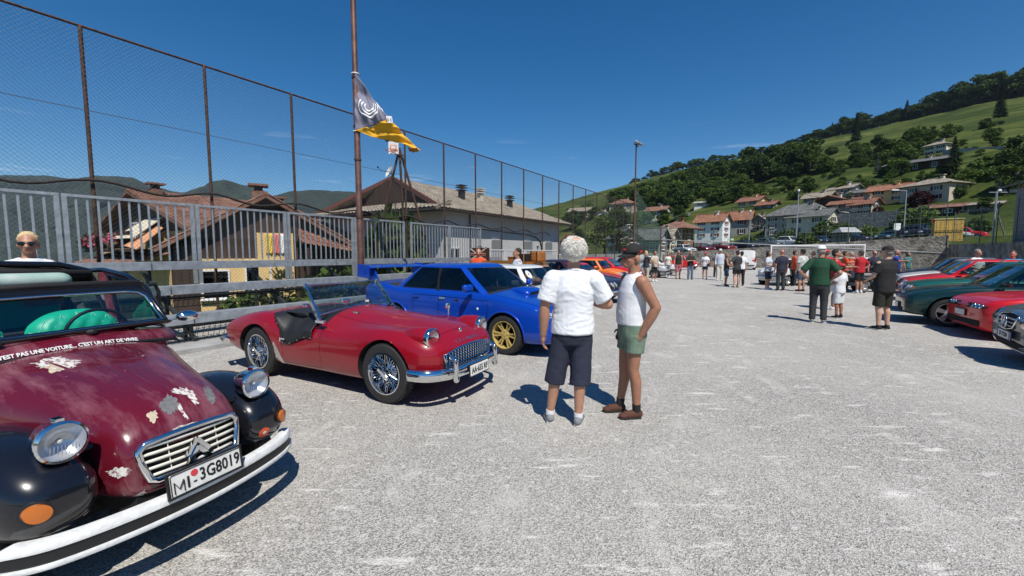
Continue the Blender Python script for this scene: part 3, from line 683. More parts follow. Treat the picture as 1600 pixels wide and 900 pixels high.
# local: x along pitch, y negative towards pitch (q direction = -y)
Lx, Wd, he = 15.2, 10.55, 5.55
MB().box((Lx/2, -Wd/2, (he-3)/2), (Lx, Wd, he+3)).build('wall', wallm('club wall', (.60, .595, .58), .08), hL)
rg = MB(); ohh = .66; ez = 5.62; rz2 = 8.0
slab(rg, [(-1.0, -Wd-ohh, ez), (Lx+.9, -Wd-ohh, ez), (Lx+.9-1.5, -Wd/2, rz2), (1.0, -Wd/2, rz2)], .12); slab(rg, [(Lx+.9, ohh, ez), (-1.0, ohh, ez), (1.0, -Wd/2, rz2), (Lx+.9-1.5, -Wd/2, rz2)], .12)
slab(rg, [(Lx+.9, -Wd-ohh, ez), (Lx+.9, ohh, ez), (Lx-.6, -Wd/2, rz2), (Lx-.6, -Wd/2-.01, rz2)], .12)
rg.build('roof', RT3, hL)
tiles('roof_tile', (-1.0, -Wd-ohh, ez), (Lx+.9, -Wd-ohh, ez), (Lx-.6, -Wd/2, rz2), (1.0, -Wd/2, rz2), RT3, hL, .30, .42); tiles('roof_tile', (Lx+.9, ohh, ez), (-1.0, ohh, ez), (1.0, -Wd/2, rz2), (Lx-.6, -Wd/2, rz2), RT3, hL, .30, .42)
MB().add([(.6, -Wd+1.0, ez+.3), (.6, -1.0, ez+.3), (.6, -Wd/2, rz2-.1)], [(0, 2, 1)]).add([(.6, -Wd+.6, ez+.1), (.6, -.6, ez+.1), (-.02, -.6, ez+.1), (-.02, -Wd+.6, ez+.1)], [(0, 1, 2, 3)]).build('gable_boarding', WOOD, hL)
tiles('roof_tile', (-1.5, ohh+.4, ez-.05), (-1.5, -Wd-ohh-.2, ez-.05), (.7, -Wd-.1, ez+.62), (.7, .3, ez+.62), RT3, hL, .30, .42)
slb = MB(); slab(slb, [(-1.5, ohh+.4, ez-.05), (-1.5, -Wd-ohh-.2, ez-.05), (.7, -Wd-.1, ez+.62), (.7, .3, ez+.62)], .12); slb.build('skirt_roof', RT3, hL)
for s_ in (0, 1):
    y0, y1 = (-Wd-ohh-.05, -Wd/2) if s_ == 0 else (ohh+.05, -Wd/2)
    MB().bar((-1.02, y0, ez+.02), (.98, y1, rz2+.06), .09, .24).build('bargeboard', mat('red brown board', (.14, .05, .035), .7), hL)
MB().tube([(-1.6, -Wd-ohh-.05, ez-.08), (Lx+.9, -Wd-ohh-.05, ez-.08)], .07, 8).build('gutter', mat('brown gutter', (.09, .05, .035), .5, .3), hL)
for (x, y, z, dk) in ((4.3, -Wd*.80, 6.85, 1), (7.0, -Wd*.76, 7.0, 0), (10.4, -Wd*.80, 6.8, 1)):
    c = MB().box((x, y, z), (.34, .34, 1.0)).build('chimney', GR if dk else WC, hL); MB().box((x, y, z+.55), (.62, .5, .06)).box((x, y, z+.72), (.70, .55, .06)).box((x, y, z+.87), (.62, .5, .06)).build('chimney_cowl', GR if dk else WC, c)
for x in (5.3, 9.6, 13.0): 
    o = window(hL, x, -Wd-.03, 3.1, .95, 1.75, 'f', None); MB().box((0, -.09, .25), (1.15, .05, 1.3)).build('roller_shutter', SHUT['grey'], o); MB().box((0, -.15, -1.0), (1.3, .3, .1)).build('sill_grille', GR, o)
window(hL, .9, -Wd-.03, 2.6, 1.0, 1.6, 'f', None)
MB().tube([(2.4, -Wd-.08, -1), (2.4, -Wd-.08, 5.5)], .05, 8).build('downpipe', GR, hL); MB().box((11.2, -Wd-.05, 3.6), (.14, .1, .14)).build('wall_lamp', GR, hL)
# pipe hoop at the corner
tag(MB().tube([qt(-11.9, 21.9, -.2), qt(-11.9, 21.9, 1.9), qt(-11.9, 21.75, 2.25), qt(-11.95, 21.3, 2.5), qt(-12, 20.6, 2.62), qt(-12, 16.0, 2.75)], .05, 8).build('bent_pipe', GR, smooth=180), 'dark pipe bending down at the far corner of the white building', 'pipe')
# village and hillside houses --------------------------------------------------
def hill_house(X0, X1, Yb, hpx, name, label, wall, roof, kind='gx', rot=-22, rh=None, wins=None, depf=.7, d0=40, dep=None, group=None, gable=None, chim=True, oh=.6, balc=False, nf=None, shut='brown', winr=True):
    Xc = (X0+X1)/2
    p_ = at(Xc, Yb, dep) if dep else hit(Xc, Yb, d0)
    k = p_.y/FPX; W_ = (X1-X0)*k; rz_ = math.atan2(-p_.x, p_.y)*1.0+R(rot)
    cs = abs(math.cos(R(rot))); sn = abs(math.sin(R(rot)))
    w = W_/(cs+depf*sn); d = w*depf; H = hpx*k; rh = rh if rh is not None else H*.28; h = H-rh
    nfl = nf or max(1, round(h/2.9)); fh = h/nfl
    wl = []
    nc = max(2, int(w/3.0)); nd = max(1, int(d/3.4))
    if wins is None:
        wl.append(('f', nc, nfl, .95, min(1.35, fh*.5), fh*.52, fh, shut))
        if winr: wl.append(('r' if rot < 0 else 'l', nd, nfl, .9, min(1.3, fh*.5), fh*.52, fh, shut))
    else: wl = wins
    bl_ = [(-w*.25, w*.22, fh*j-.1) for j in range(1, nfl)] if balc else ()
    # local front face middle is the origin
    c = V((0, d/2)); 
    o = house(name, label, (p_.x, p_.y, p_.z), rz_, w, d, h, rh, wall, roof, kind, oh, 6, wl, [(w*.18, d*.45, h+rh*.9, 1.0)] if chim else (), group, gable, balc=bl_)
    return o
HH = hill_house
HH(1081, 1131, 372, 37, 'village_house', 'white three storey house with red window shutters and bright red roof', wallm('bright white render', (.80, .80, .78), .05), RT5, 'gx', -28, shut='red', depf=.55, rh=1.6, nf=3, gable=MATS['bright white render'], dep=104)
HH(1122, 1170, 369, 38, 'village_house', 'long dark house with red roof and timber loft beside the white three storey house', WG, RT5, 'gx', -18, depf=.4, rh=1.8, nf=2, gable=WOOD, dep=112)
HH(1146, 1188, 331, 23, 'village_house', 'small yellow gabled house above the red roofed row', WY, RT1, 'gx', -35, depf=.7, nf=2)
HH(1178, 1210, 332, 17, 'village_house', 'low stone house with thin red roof next to the small yellow house', WS, RT1, 'gx', -30, nf=1)
HH(1193, 1288, 368, 49, 'village_house', 'large pale grey four storey house with dark slate roof and rows of windows', WG, RT4, 'hip', -20, depf=.55, rh=2.6, nf=3, shut='brown')
HH(1226, 1292, 366, 38, 'village_house', 'cream annex with slate lean roof beside the large pale grey house', WC, RT4, 'gx', -28, depf=.5, rh=1.4, nf=2)
HH(1252, 1294, 327, 26, 'village_house', 'grey roofed house with white chimney at the top of the red roofed cluster', WG, RT3, 'gx', -25, nf=2)
HH(1264, 1322, 334, 27, 'village_house', 'dark red gabled barn in the red roofed cluster', WOOD, RT1, 'gy', -25, nf=1, gable=WOOD)
HH(1294, 1336, 336, 25, 'village_house', 'green grey house with wide red roof in the middle of the cluster', WS, RT1, 'gx', -25, nf=2)
HH(1325, 1362, 337, 26, 'village_house', 'beige sunlit end house of the red roofed cluster', WB, RT1, 'gx', -32, nf=2)
HH(1290, 1332, 308, 18, 'village_house', 'brown roofed house with white gable over the red roofed cluster', WG, RT3, 'gx', -32, nf=1, gable=WW)
HH(1328, 1378, 313, 18, 'village_house', 'grey roofed outbuilding adjoining the orange roofed yellow house', WG, RT4, 'gx', -15, nf=1)
HH(1360, 1412, 315, 26, 'village_house', 'yellow walled house under a long orange roof', WY, RT5, 'gx', -15, nf=2, depf=.5)
HH(1404, 1480, 316, 36, 'village_house', 'wide brown roofed farmhouse with sunlit beige end wall', WB, RT3, 'hip', -30, nf=2, depf=.7)
HH(1393, 1466, 268, 20, 'chalet', 'dark timber chalet with long grey roof up on the meadow', WOOD, RT4, 'gx', -16, nf=1, oh=1.4, depf=.6)
HH(1444, 1476, 242, 20, 'hill_house', 'pale cube house with flat brown roof high on the slope', WC, RT3, 'hip', -25, nf=2)
HH(1158, 1187, 256, 14, 'hill_house', 'white house with red roof up on the ridge line', WW, RT1, 'gx', -25, nf=2)
HH(1140, 1162, 262, 10, 'hill_house', 'small dark roofed stone house just below the ridge house', WS, RT3, 'gx', -25, nf=1)
HH(1106, 1130, 266, 11, 'hill_house', 'white gabled house half hidden in ridge trees', WW, RT3, 'gy', -25, nf=1)
HH(1150, 1172, 272, 8, 'hill_house', 'long low white shed in the upper meadow', WW, RT4, 'gx', -25, nf=1)
HH(883, 926, 346, 22, 'village_house', 'brown roofed house on the wooded slope behind the fence posts', WB, RT3, 'gx', -20, nf=2)
HH(928, 952, 349, 20, 'village_house', 'narrow beige house with brown roof between trees behind the fence', WC, RT3, 'gy', -20, nf=2)
HH(948, 992, 339, 28, 'village_house', 'brown hipped villa above the far fence corner', WB, RT2, 'hip', -20, nf=2)
HH(1004, 1042, 345, 22, 'village_house', 'white and brown house under broad roof on the wooded slope', WW, RT2, 'gx', -22, nf=2)
HH(1052, 1076, 346, 12, 'village_house', 'grey stone hut roof among slope trees', WS, RT4, 'gx', -22, nf=1)
HH(1084, 1124, 322, 8, 'greenhouse_shed', 'long pale roofed shed on the lower meadow edge', WW, mat('pale sheet roof', (.5, .5, .45), .7, var=.2), 'gx', -10, nf=1, chim=False)
HH(1016, 1044, 323, 6, 'greenhouse_shed', 'pale sheet roofed shed among trees above the villa', WW, MATS['pale sheet roof'], 'gx', -10, nf=1, chim=False)
HH(954, 1004, 404, 46, 'village_house', 'tall white gabled house directly behind the far fence', WW, RT4, 'gy', 20, dep=62, nf=3, depf=.8, gable=WW)
HH(984, 1034, 404, 46, 'warehouse', 'grey ribbed hall behind the corner net', WG, RT4, 'gx', -30, dep=66, nf=3, depf=.6, chim=False)
HH(1008, 1050, 402, 44, 'apartment_house', 'cream apartment block with stacked balconies', WC, RT3, 'gx', -25, dep=72, nf=3, depf=.8, balc=True)
HH(1030, 1074, 388, 42, 'village_house', 'brown house with orange sunlit end wall and wide hipped roof', mat('ochre brown render', (.30, .14, .06), .9, var=.2), RT2, 'hip', -30, dep=84, nf=3, depf=.8, oh=1.4)
HH(866, 908, 402, 33, 'garden_hut', 'small tiled hut with iron gate beyond the low white railing', WC, RT1, 'gy', -15, dep=42, nf=1, rh=1.0, chim=False)
HH(1228, 1262, 350, 20, 'village_house', 'stone house with slate roof squeezed behind the large pale grey house', WS, RT4, 'gx', -24, nf=1)
HH(1286, 1312, 352, 20, 'garage_row', 'low flat roofed garages with dark doors under the red roofed cluster', WG, CONC, 'flat', -20, rh=.2, nf=1, chim=False)
HH(1440, 1492, 336, 16, 'shed', 'low brown timber shed beside the brown roofed farmhouse', WOOD, RT2, 'gx', -16, nf=1, chim=False)
HH(1488, 1548, 330, 13, 'shed', 'long low stone shed on the meadow edge beyond the farmhouse', WS, RT3, 'gx', -10, nf=1, chim=False)
HH(1560, 1590, 300, 26, 'village_house', 'pale concrete house half seen above the clad hall', WW, RT4, 'flat', -15, rh=.3, nf=2)
HH(1172, 1196, 362, 26, 'village_house', 'narrow stone house with timber balconies between the two big houses', WS, RT3, 'gy', -24, nf=2, balc=True)
HH(1128, 1148, 346, 14, 'village_house', 'small stone barn above the red roofed row', WS, RT3, 'gx', -24, nf=1)
# grey clad hall at the edge of the frame
hall = thing('clad_hall', 'grey hall clad in wide horizontal boards at the edge of the gravel', 'building', qt(14.2, 45.8, 2.0), HEAD)
MB().box((-20, -6, 1.9), (40, 12, 5.0)).build('wall', mat('hall wall', (.12, .125, .13), .8), hall)
board = MB().box((0, 0, 0), (40, .05, .50)).mesh('board', mat('grey board', (.20, .205, .21), .75, var=.12, scale=2, stretch=(.2, 1, 1)))
bend_ = MB().box((0, 0, 0), (.05, 12.1, .50)).mesh('board', MATS['grey board'])
for i in range(9):
    link('board', board, hall).location = (-20, .03+.0*i, -.2+.52*i); link('board', bend_, hall).location = (.03, -6, -.2+.52*i)
rf = MB(); slab(rf, [(.8, .7, 4.35), (-40, .7, 4.35), (-40, -6, 6.6), (.8, -6, 6.6)], -.14); slab(rf, [(-40, -12.7, 4.35), (.8, -12.7, 4.35), (.8, -6, 6.6), (-40, -6, 6.6)], -.14); rf.build('roof', RT4, hall)
MB().add([(.0, 0, 4.3), (.0, -12, 4.3), (.0, -6, 6.4)], [(0, 1, 2)]).build('gable', MATS['hall wall'], hall)
# ---------------------------------------------------------------- walls round the pitch
stone = mat('rough stone', (.17, .155, .13), .95, var=.5, scale=1.6, col2=(.34, .32, .28), bump=1.0, bscale=5, bdist=.12, detail=8)
def rough_wall(name, label, a, b_, z0a, z0b, th=.5, m=stone, cat='wall', zb=-.6):
    a, b_ = V(a), V(b_); L = (b_-a).length; n = max(8, int(L/.35)); u = (b_-a).normalized(); w = V((-u.y, u.x, 0)); mb = MB(); rws = 10
    for i in range(n+1):
        zt = lerp(z0a, z0b, i/n)
        for j in range(rws+1):
            z = lerp(zb, zt, j/rws); o = .07*noise.noise((i*.5, z*2.2, L)) if j < rws else 0
            p_ = a+u*(L*i/n); mb.v.append((p_.x-w.x*o, p_.y-w.y*o, z))
        p_ = a+u*(L*i/n)+w*th; mb.v.append((p_.x, p_.y, zt)); mb.v.append((p_.x, p_.y, zb))
    k = rws+3
    for i in range(n):
        for j in range(k-1): mb.f.append((i*k+j, (i+1)*k+j, (i+1)*k+j+1, i*k+j+1)); mb.m.append(0)
    mb.f += [tuple(range(k))[::-1], tuple(n*k+j for j in range(k))]; mb.m += [0, 0]
    o = mb.build('wall_face', m, None, 40); o.name = name; return tag(o, label, cat)
def pk(q): return max(1.45, min(3.2, 1.5+(q+8)*.08))
rough_wall('stone_wall', 'mossy stone retaining wall under the car park at the far end of the pitch', qt(-12.4, 53.3), qt(12.6, 53.3), pk(-12)+.1, pk(12)+.1)
rough_wall('stone_wall', 'stone wall running along the shaded side of the pitch below the clad hall', qt(12.6, 53.2), qt(12.6, 0), 2.35, 2.2)
rough_wall('concrete_wall', 'low concrete wall under the wire fence beyond the white building', qt(-12.2, 22.2), qt(-12.2, 53.2), 1.5, 1.55, .4, CONC)
cop = MB(); 
tag(cop.box((0, 0, 0), (25.2, .6, .10)).build('wall_coping', CONC), kind='structure'); bpy.data.objects['wall_coping'].location = qt(.1, 53.55, (pk(-12)+pk(12))/2+.14); bpy.data.objects['wall_coping'].rotation_euler = (0, -math.atan((pk(12)-pk(-12))/25)*-1, HEAD-PI/2)
rough_wall('terrace_wall', 'pale stone terrace wall below the red roofed cluster', hit(1308, 358)+V((0, 0, .0)), hit(1418, 356), hit(1308, 358).z+3.2, hit(1418, 356).z+3.2, .6, mat('pale rubble', (.24, .23, .215), .95, var=.5, scale=2.5, bump=1, bscale=4, bdist=.15), zb=0)
rough_wall('road_wall', 'pale road parapet crossing the upper meadow by the cube house', hit(1472, 243), hit(1568, 238), hit(1472, 243).z+1.6, hit(1568, 238).z+1.6, .6, CONC, zb=hit(1472, 243).z-4)
# far fence on the car park edge
ff = thing('car_park_fence', 'thin green post and wire fence above the far stone wall', 'fence', qt(-12, 54.0), HEAD-PI/2)
pm = MB().tube([(0, 0, 0), (0, 0, 3.0)], .035, 6).mesh('post', mat('green grey post', (.10, .13, .12), .6, .3))
for i in range(15):
    o = link('post', pm, ff); o.location = (i*1.75, 0, pk(-12+i*1.75)); 
w_ = MB()
for j in range(6): w_.tube([(0, 0, pk(-12)+.3+j*.5), (24.5, 0, pk(12.5)+.3+j*.5)], .010, 4)
for i in range(80): w_.tube([(i*.306, 0, pk(-12+i*.306)), (i*.306, 0, pk(-12+i*.306)+2.8)], .006, 3)
w_.build('wire', MATS['green grey post'], ff)
sf = thing('side_fence', 'tall dark wire fence on the side wall below the clad hall', 'fence', qt(12.8, 8), HEAD)
for i in range(16): link('post', pm, sf).location = (i*3.0, 0, 2.2)
w_ = MB()
for j in range(7): w_.tube([(0, 0, 2.3+j*.45), (45, 0, 2.3+j*.45)], .010, 4)
for i in range(150): w_.tube([(i*.3, 0, 2.2), (i*.3, 0, 5.1)], .006, 3)
w_.build('wire', MATS['green grey post'], sf)
# goal
g0, g1 = qt(-.9, 48.2), qt(6.1, 48.0); goal = thing('football_goal', 'white football goal in front of the far stone wall', 'goal', g0, math.atan2(g1.y-g0.y, g1.x-g0.x)); GW = (g1-g0).length; GP = mat('goal white', (.8, .8, .8), .4)
for x in (0, GW): MB().tube([(x, 0, 0), (x, 0, 2.3)], .06, 10).build('goal_post', GP, goal, 60)
MB().tube([(-.06, 0, 2.3), (GW+.06, 0, 2.3)], .06, 10).build('crossbar', GP, goal, 60)
for x in (0, GW): MB().tube([(x, 0, 2.28), (x, .8, 2.2), (x, 2.0, .05), (x, 0, .05)], .025, 8).build('stay', GP, goal, 60)
nb = MB()
for i in range(50): nb.tube([(GW*i/49, .8, 2.2), (GW*i/49, 2.0, .05)], .006, 3)
for j in range(14): nb.tube([(0, .8+1.2*j/13, 2.2-2.15*j/13), (GW, .8+1.2*j/13, 2.2-2.15*j/13)], .006, 3)
nb.build('goal_net', GP, goal)
# street furniture beyond the pitch
def street_lamp(label, X, Yt, Yb, dep, arm=.0, group='lamp posts round the car park'):
    f_ = at(X, Yb, dep); tp = at(X, Yt, dep); o = thing('street_lamp', label, 'street lamp', f_, 0, group); H = tp.z-f_.z
    MB().lathe([(.09, -4), (.09, .2), (.05, H)], n=10).build('pole', STEEL, o, 50)
    if arm: MB().tube([(0, 0, H-.1), (arm, 0, H)], .035, 6).build('arm', STEEL, o); MB().box((arm, 0, H), (.9, .35, .14)).build('lamp_head', WHITEP, o)
    else: MB().ell((0, 0, H), (.16, .16, .2), n=10).build('lamp_head', WHITEP, o)
    return o
street_lamp('tall bare steel pole in front of the large pale grey house', 1243, 298, 390, 58)
street_lamp('steel lamp post with flat head below the brown roofed farmhouse', 1411, 297, 372, 56, -1.6)
street_lamp('slim pole by the red roofed row of houses', 1170, 330, 385, 70)
street_lamp('lamp post with globe before the yellow walled house', 1382, 302, 335, 95)
street_lamp('slim utility pole up in the meadow above the cluster', 1341, 266, 296, 150)
street_lamp('utility pole on the upper meadow near the dark conifer', 1525, 247, 266, 190)
street_lamp('lamp post at the farmhouse corner', 1479, 282, 318, 120)
tw = thing('floodlight_post', 'steel floodlight post with diagonal brace on the side wall', 'lamp post', at(1551, 372, 33))
MB().tube([(0, 0, -2), (0, 0, 3.5)], .06, 8).bar((0, 0, 2.4), (1.6, .6, .2), .07).build('mast', STEEL, tw); MB().bar((-.6, 0, 3.5), (.8, 0, 3.5), .06).build('crossarm', STEEL, tw); MB().ell((.2, 0, 3.62), (.14, .12, .12), n=10).build('lamp_head', WHITEP, tw)
yc = thing('yellow_container', 'mustard yellow cargo container standing on the wall by the car park', 'container', at(1478, 377, 40), R(-38))
MB().box((0, 0, 1.0), (1.9, 1.8, 2.0)).build('shell', mat('mustard paint', (.62, .40, .09), .6, var=.15, scale=3), yc)
for i in range(7): MB().box((-.8+i*.266, -.905, 1.0), (.05, .02, 1.8)).build('rib', MATS['mustard paint'], yc)
MB().box((0, 0, 2.05), (2.0, 1.9, .08)).build('lid', mat('pale yellow', (.7, .6, .3), .6), yc); MB().box((0, -.96, .95), (1.9, .03, .05)).build('band', INK, yc); MB().box((-1.02, -.5, 1.9), (.25, .4, .3)).build('red_box', mat('red plastic', (.5, .03, .03), .5), yc)
tn = thing('canopy_shelter', 'grey canvas canopy shelter on dark posts in the car park', 'shelter', at(1322, 385, 46))
cv = mat('grey canvas', (.33, .335, .34), .85, var=.1)
MB().add([(-1.1, -.7, 1.5), (1.1, -.7, 1.5), (1.1, .9, 1.5), (-1.1, .9, 1.5), (-.85, 0, 2.05), (.85, 0, 2.05)], [(0, 1, 5, 4), (2, 3, 4, 5), (1, 2, 5), (3, 0, 4)]).build('canopy', cv, tn)
for x in (-1.05, -.4, .4, 1.05):
    for y in (-.65, .85): MB().box((x, y, .75), (.06, .06, 1.55)).build('post', INK, tn)
MB().box((0, .85, .7), (2.1, .05, 1.4)).build('back_panel', cv, tn)
sg = thing('notice_board', 'small white notice board on a post by the car park lamp', 'sign', at(1401, 366, 52)); MB().box((0, 0, .9), (.8, .05, .85)).build('panel', WHITEP, sg); MB().tube([(0, .05, -1), (0, .05, 1)], .04, 6).build('post', STEEL, sg)
gs = thing('road_sign', 'small green and white road sign above the car park hedge', 'sign', at(1141, 390, 60)); MB().box((0, 0, 1.45), (.85, .04, .28)).build('panel', mat('mint sign', (.45, .62, .55), .5), gs); MB().tube([(-.35, .05, -1), (-.35, .05, 1.5)], .035, 6).tube([(.35, .05, -1), (.35, .05, 1.5)], .035, 6).build('post', STEEL, gs)
# overhead wires
for k, (a, b_) in enumerate(((at(1382, 302, 95), at(1479, 284, 120)), (at(1480, 283, 120), at(1562, 264, 90)), (at(1243, 300, 58), at(1411, 299, 56)))):
    pts = [a.lerp(b_, i/12)-V((0, 0, 1.0*4*(i/12)*(1-i/12))) for i in range(13)]
    tag(MB().tube(pts, .025, 4).build('overhead_wire', BLACK), ['overhead wire from the yellow house lamp to the farmhouse pole', 'overhead wire climbing from the farmhouse pole towards the clad hall', 'overhead wire between the bare steel pole and the flat headed lamp post'][k], 'wire')
# ---------------------------------------------------------------- trees
def leafm(name, c1, c2, tr=.25):
    m = bpy.data.materials.new(name); m.use_nodes = True; t = m.node_tree; p = t.nodes['Principled BSDF']; p.inputs['Roughness'].default_value = .7; p.inputs['Specular IOR Level'].default_value = .12
    g = t.nodes.new('ShaderNodeNewGeometry'); oi = t.nodes.new('ShaderNodeObjectInfo'); x = t.nodes.new('ShaderNodeMixRGB'); x.inputs[1].default_value = (*c1, 1); x.inputs[2].default_value = (*c2, 1); t.links.new(g.outputs['Random Per Island'], x.inputs[0])
    h = t.nodes.new('ShaderNodeHueSaturation'); mr = t.nodes.new('ShaderNodeMapRange'); mr.inputs[3].default_value = .7; mr.inputs[4].default_value = 1.35; t.links.new(oi.outputs['Random'], mr.inputs[0]); t.links.new(mr.outputs[0], h.inputs['Value']); t.links.new(x.outputs[0], h.inputs['Color']); t.links.new(h.outputs[0], p.inputs['Base Color'])
    if tr:
        tl = t.nodes.new('ShaderNodeBsdfTranslucent'); t.links.new(h.outputs[0], tl.inputs[0]); ms = t.nodes.new('ShaderNodeMixShader'); ms.inputs[0].default_value = tr
        o = t.nodes['Material Output']; t.links.new(p.outputs[0], ms.inputs[1]); t.links.new(tl.outputs[0], ms.inputs[2]); t.links.new(ms.outputs[0], o.inputs[0])
    return m
LB = leafm('broad leaf', (.046, .082, .015), (.115, .165, .036)); LD = leafm('dark leaf', (.028, .056, .015), (.075, .115, .030)); LC = leafm('conifer needles', (.014, .032, .014), (.038, .064, .028), 0); LBlue = leafm('blue needles', (.07, .11, .10), (.13, .18, .17), 0); LBr = leafm('bright leaf', (.045, .085, .015), (.10, .15, .035)); LPur = leafm('purple leaf', (.03, .012, .014), (.07, .025, .03))
BARK = mat('bark', (.06, .045, .032), .95, var=.4, scale=4, stretch=(1, 1, .2), bump=.6, bscale=14)
def leafquad(b, p, s, rs, nrm=None):
    M3 = Euler((rs.uniform(-1.2, 1.2), rs.uniform(-1.2, 1.2), rs.random()*6.3)).to_matrix()
    b.add([p+M3 @ V(q)*s for q in ((-1, -.55, 0), (.2, -.8, .18), (1, .1, 0), (-.1, .75, .2))], [(0, 1, 2, 3)])
def broadleaf(seed, n=1500, ls=.034, wide=.36, low=.05):
    """unit height tree: (trunk mesh, crown mesh builder)"""
    rs = random.Random(seed); b = MB(); tr = MB(); lobes = []
    tr.tube([(0, 0, -.08), (.005, 0, .1), (.015, .01, .3), (0, .01, .55), (.01, 0, .8)], [.035, .026, .02, .013, .004], 7)
    for i in range(15):
        a = i*2.4+rs.random(); z = rs.uniform(low+.14, .86); r_ = wide*(1-abs((z-.48)/.55)**2.0)*rs.uniform(.45, .85); c = V((r_*math.cos(a), r_*math.sin(a), z)); s_ = rs.uniform(.10, .19)*(1.15-z*.45)
        lobes.append((c, s_)); tr.tube([(.01, .0, max(.12, z-.25)), c*.5+V((0, 0, z*.5-.06)), c], [.012, .008, .003], 5)
    lobes.append((V((0, 0, .86)), .12)); lobes.append((V((0, 0, .62)), .2))
    for _ in range(n):
        c, s_ = rs.choice(lobes); d = V((rs.gauss(0, 1), rs.gauss(0, 1), rs.gauss(0, 1))).normalized(); r_ = s_*rs.uniform(.55, 1.08); q = c+V((d.x, d.y, d.z*.8))*r_
        if q.z < low or q.z > 1: continue
        leafquad(b, q, ls*rs.uniform(.6, 1.35), rs)
    return tr, b
def conifer(seed, n=1500, wide=.19):
    rs = random.Random(seed); b = MB(); tr = MB(); tr.tube([(0, 0, -.08), (0, 0, .5), (0, 0, .98)], [.022, .013, .002], 6)
    for i in range(n):
        z = .06+.93*rs.random()**1.15; tier = .82+.30*(((z*13) % 1)); r_ = wide*(1-z)**.85*tier*rs.uniform(.35, 1.0); a = rs.random()*6.283
        q = V((r_*math.cos(a), r_*math.sin(a), z-.10*r_/wide*(.4)))
        s_ = .028*(1.15-z*.6); d = V((math.cos(a), math.sin(a), -.45)); w = V((-math.sin(a), math.cos(a), 0))*.55
        b.add([q-d*s_-w*s_*.5, q-w*s_, q+d*s_*1.5, q+w*s_], [(0, 1, 2, 3)])
    return tr, b
def bush(seed, n=700, ls=.07):
    rs = random.Random(seed); b = MB(); tr = MB()
    for i in range(6): a = i*1.05; tr.tube([(0, 0, -.1), (.12*math.cos(a), .12*math.sin(a), .35), (.3*math.cos(a), .3*math.sin(a), .75)], [.03, .02, .008], 5)
    for _ in range(n):
        d = V((rs.gauss(0, 1), rs.gauss(0, 1), rs.gauss(.1, .8))).normalized(); k = 1+.35*noise.noise((d.x*2.2, d.y*2.2, d.z*2.2+seed)); q = V((d.x*.48*k, d.y*.48*k, .48+d.z*.46*k))*1.0; q = V((q.x*rs.uniform(.7, 1), q.y*rs.uniform(.7, 1), max(.03, q.z*rs.uniform(.8, 1.02))))
        leafquad(b, q, ls*rs.uniform(.6, 1.3), rs)
    return tr, b
PROTO = {}
def proto(kind, k):
    key = (kind, k)
    if key not in PROTO:
        if kind in ('b', 'd', 'y'): tr, cr = broadleaf(10+k*7+ord(kind), 1900, .030, (.36, .42, .30, .38)[k % 4])
        elif kind in ('c', 'u'): tr, cr = conifer(40+k*3, 1700, (.17, .22, .15)[k % 3])
        else: tr, cr = bush(70+k*5)
        PROTO[key] = (tr.mesh('trunk', BARK, 180), cr.mesh('crown', dict(b=LB, d=LD, c=LC, u=LBlue, y=LBr, s=LB, p=LPur, t=LBr)[kind]))
    return PROTO[key]
rs = random.Random(11)
NM = dict(b='broadleaf_tree', d='broadleaf_tree', y='broadleaf_tree', c='conifer_tree', u='blue_spruce', s='shrub', p='shrub', t='shrub')
def tree(kind, loc, H, label, group=None, wide=1.0):
    tr, cr = proto(kind, rs.randrange(4)); o = thing(NM[kind], label, 'shrub' if kind in 'spt' else 'tree', loc, rs.random()*6.3, group)
    o.scale = (H*wide, H*wide, H); link('trunk', tr, o); link('crown', cr, o); return o
def htree(kind, X, Yb, hpx, label, group=None, wide=1.0, dep=None):
    p_ = at(X, Yb, dep) if dep else hit(X, Yb, 52)
    return tree(kind, (p_.x, p_.y, p_.z-.2), hpx*p_.y/FPX, label, group, wide)
wv_, wf_, wn = [], [], 0
def mass(kd, k, p_, H, wide=1.3):
    global wn
    me = proto(kd, k)[1]; a = rs.random()*6.28; q = np.empty(len(me.vertices)*3); me.vertices.foreach_get('co', q); q = q.reshape(-1, 3); f_ = np.empty(len(me.loops), dtype=int); me.loops.foreach_get('vertex_index', f_); f_ = f_.reshape(-1, 4)[::2]
    ca, sa = math.cos(a), math.sin(a); q = q.reshape(-1, 4, 3)[::2].reshape(-1, 3); c_ = q.reshape(-1, 4, 3).mean(1, keepdims=True); q = ((q.reshape(-1, 4, 3)-c_)*1.35+c_).reshape(-1, 3)
    wv_.append(np.c_[(q[:, 0]*ca-q[:, 1]*sa)*H*wide+p_.x, (q[:, 0]*sa+q[:, 1]*ca)*H*wide+p_.y, q[:, 2]*H+p_.z-.2]); n_ = len(q)//4; wf_.append(np.arange(n_*4).reshape(-1, 4)+wn); wn += n_*4
# crest of the hill: a wooded ridge
SKY = [(940, 314), (1000, 300), (1060, 281), (1100, 268), (1130, 262), (1180, 256), (1240, 238), (1270, 228), (1320, 219), (1400, 206), (1440, 201), (1500, 187), (1560, 181), (1600, 179), (1660, 172)]
def skyY(X):
    for k in range(len(SKY)-1):
        if SKY[k][0] <= X <= SKY[k+1][0]: return lerp(SKY[k][1], SKY[k+1][1], (X-SKY[k][0])/(SKY[k+1][0]-SKY[k][0]))
TALL = [(940, 8), (1060, 13), (1130, 10), (1190, 9), (1260, 13), (1285, 20), (1330, 28), (1360, 17), (1400, 28), (1480, 36), (1540, 46), (1600, 52), (1660, 54)]
def tallH(X):
    for k in range(len(TALL)-1):
        if TALL[k][0] <= X <= TALL[k+1][0]: return lerp(TALL[k][1], TALL[k+1][1], (X-TALL[k][0])/(TALL[k+1][0]-TALL[k][0]))
X = 945.0
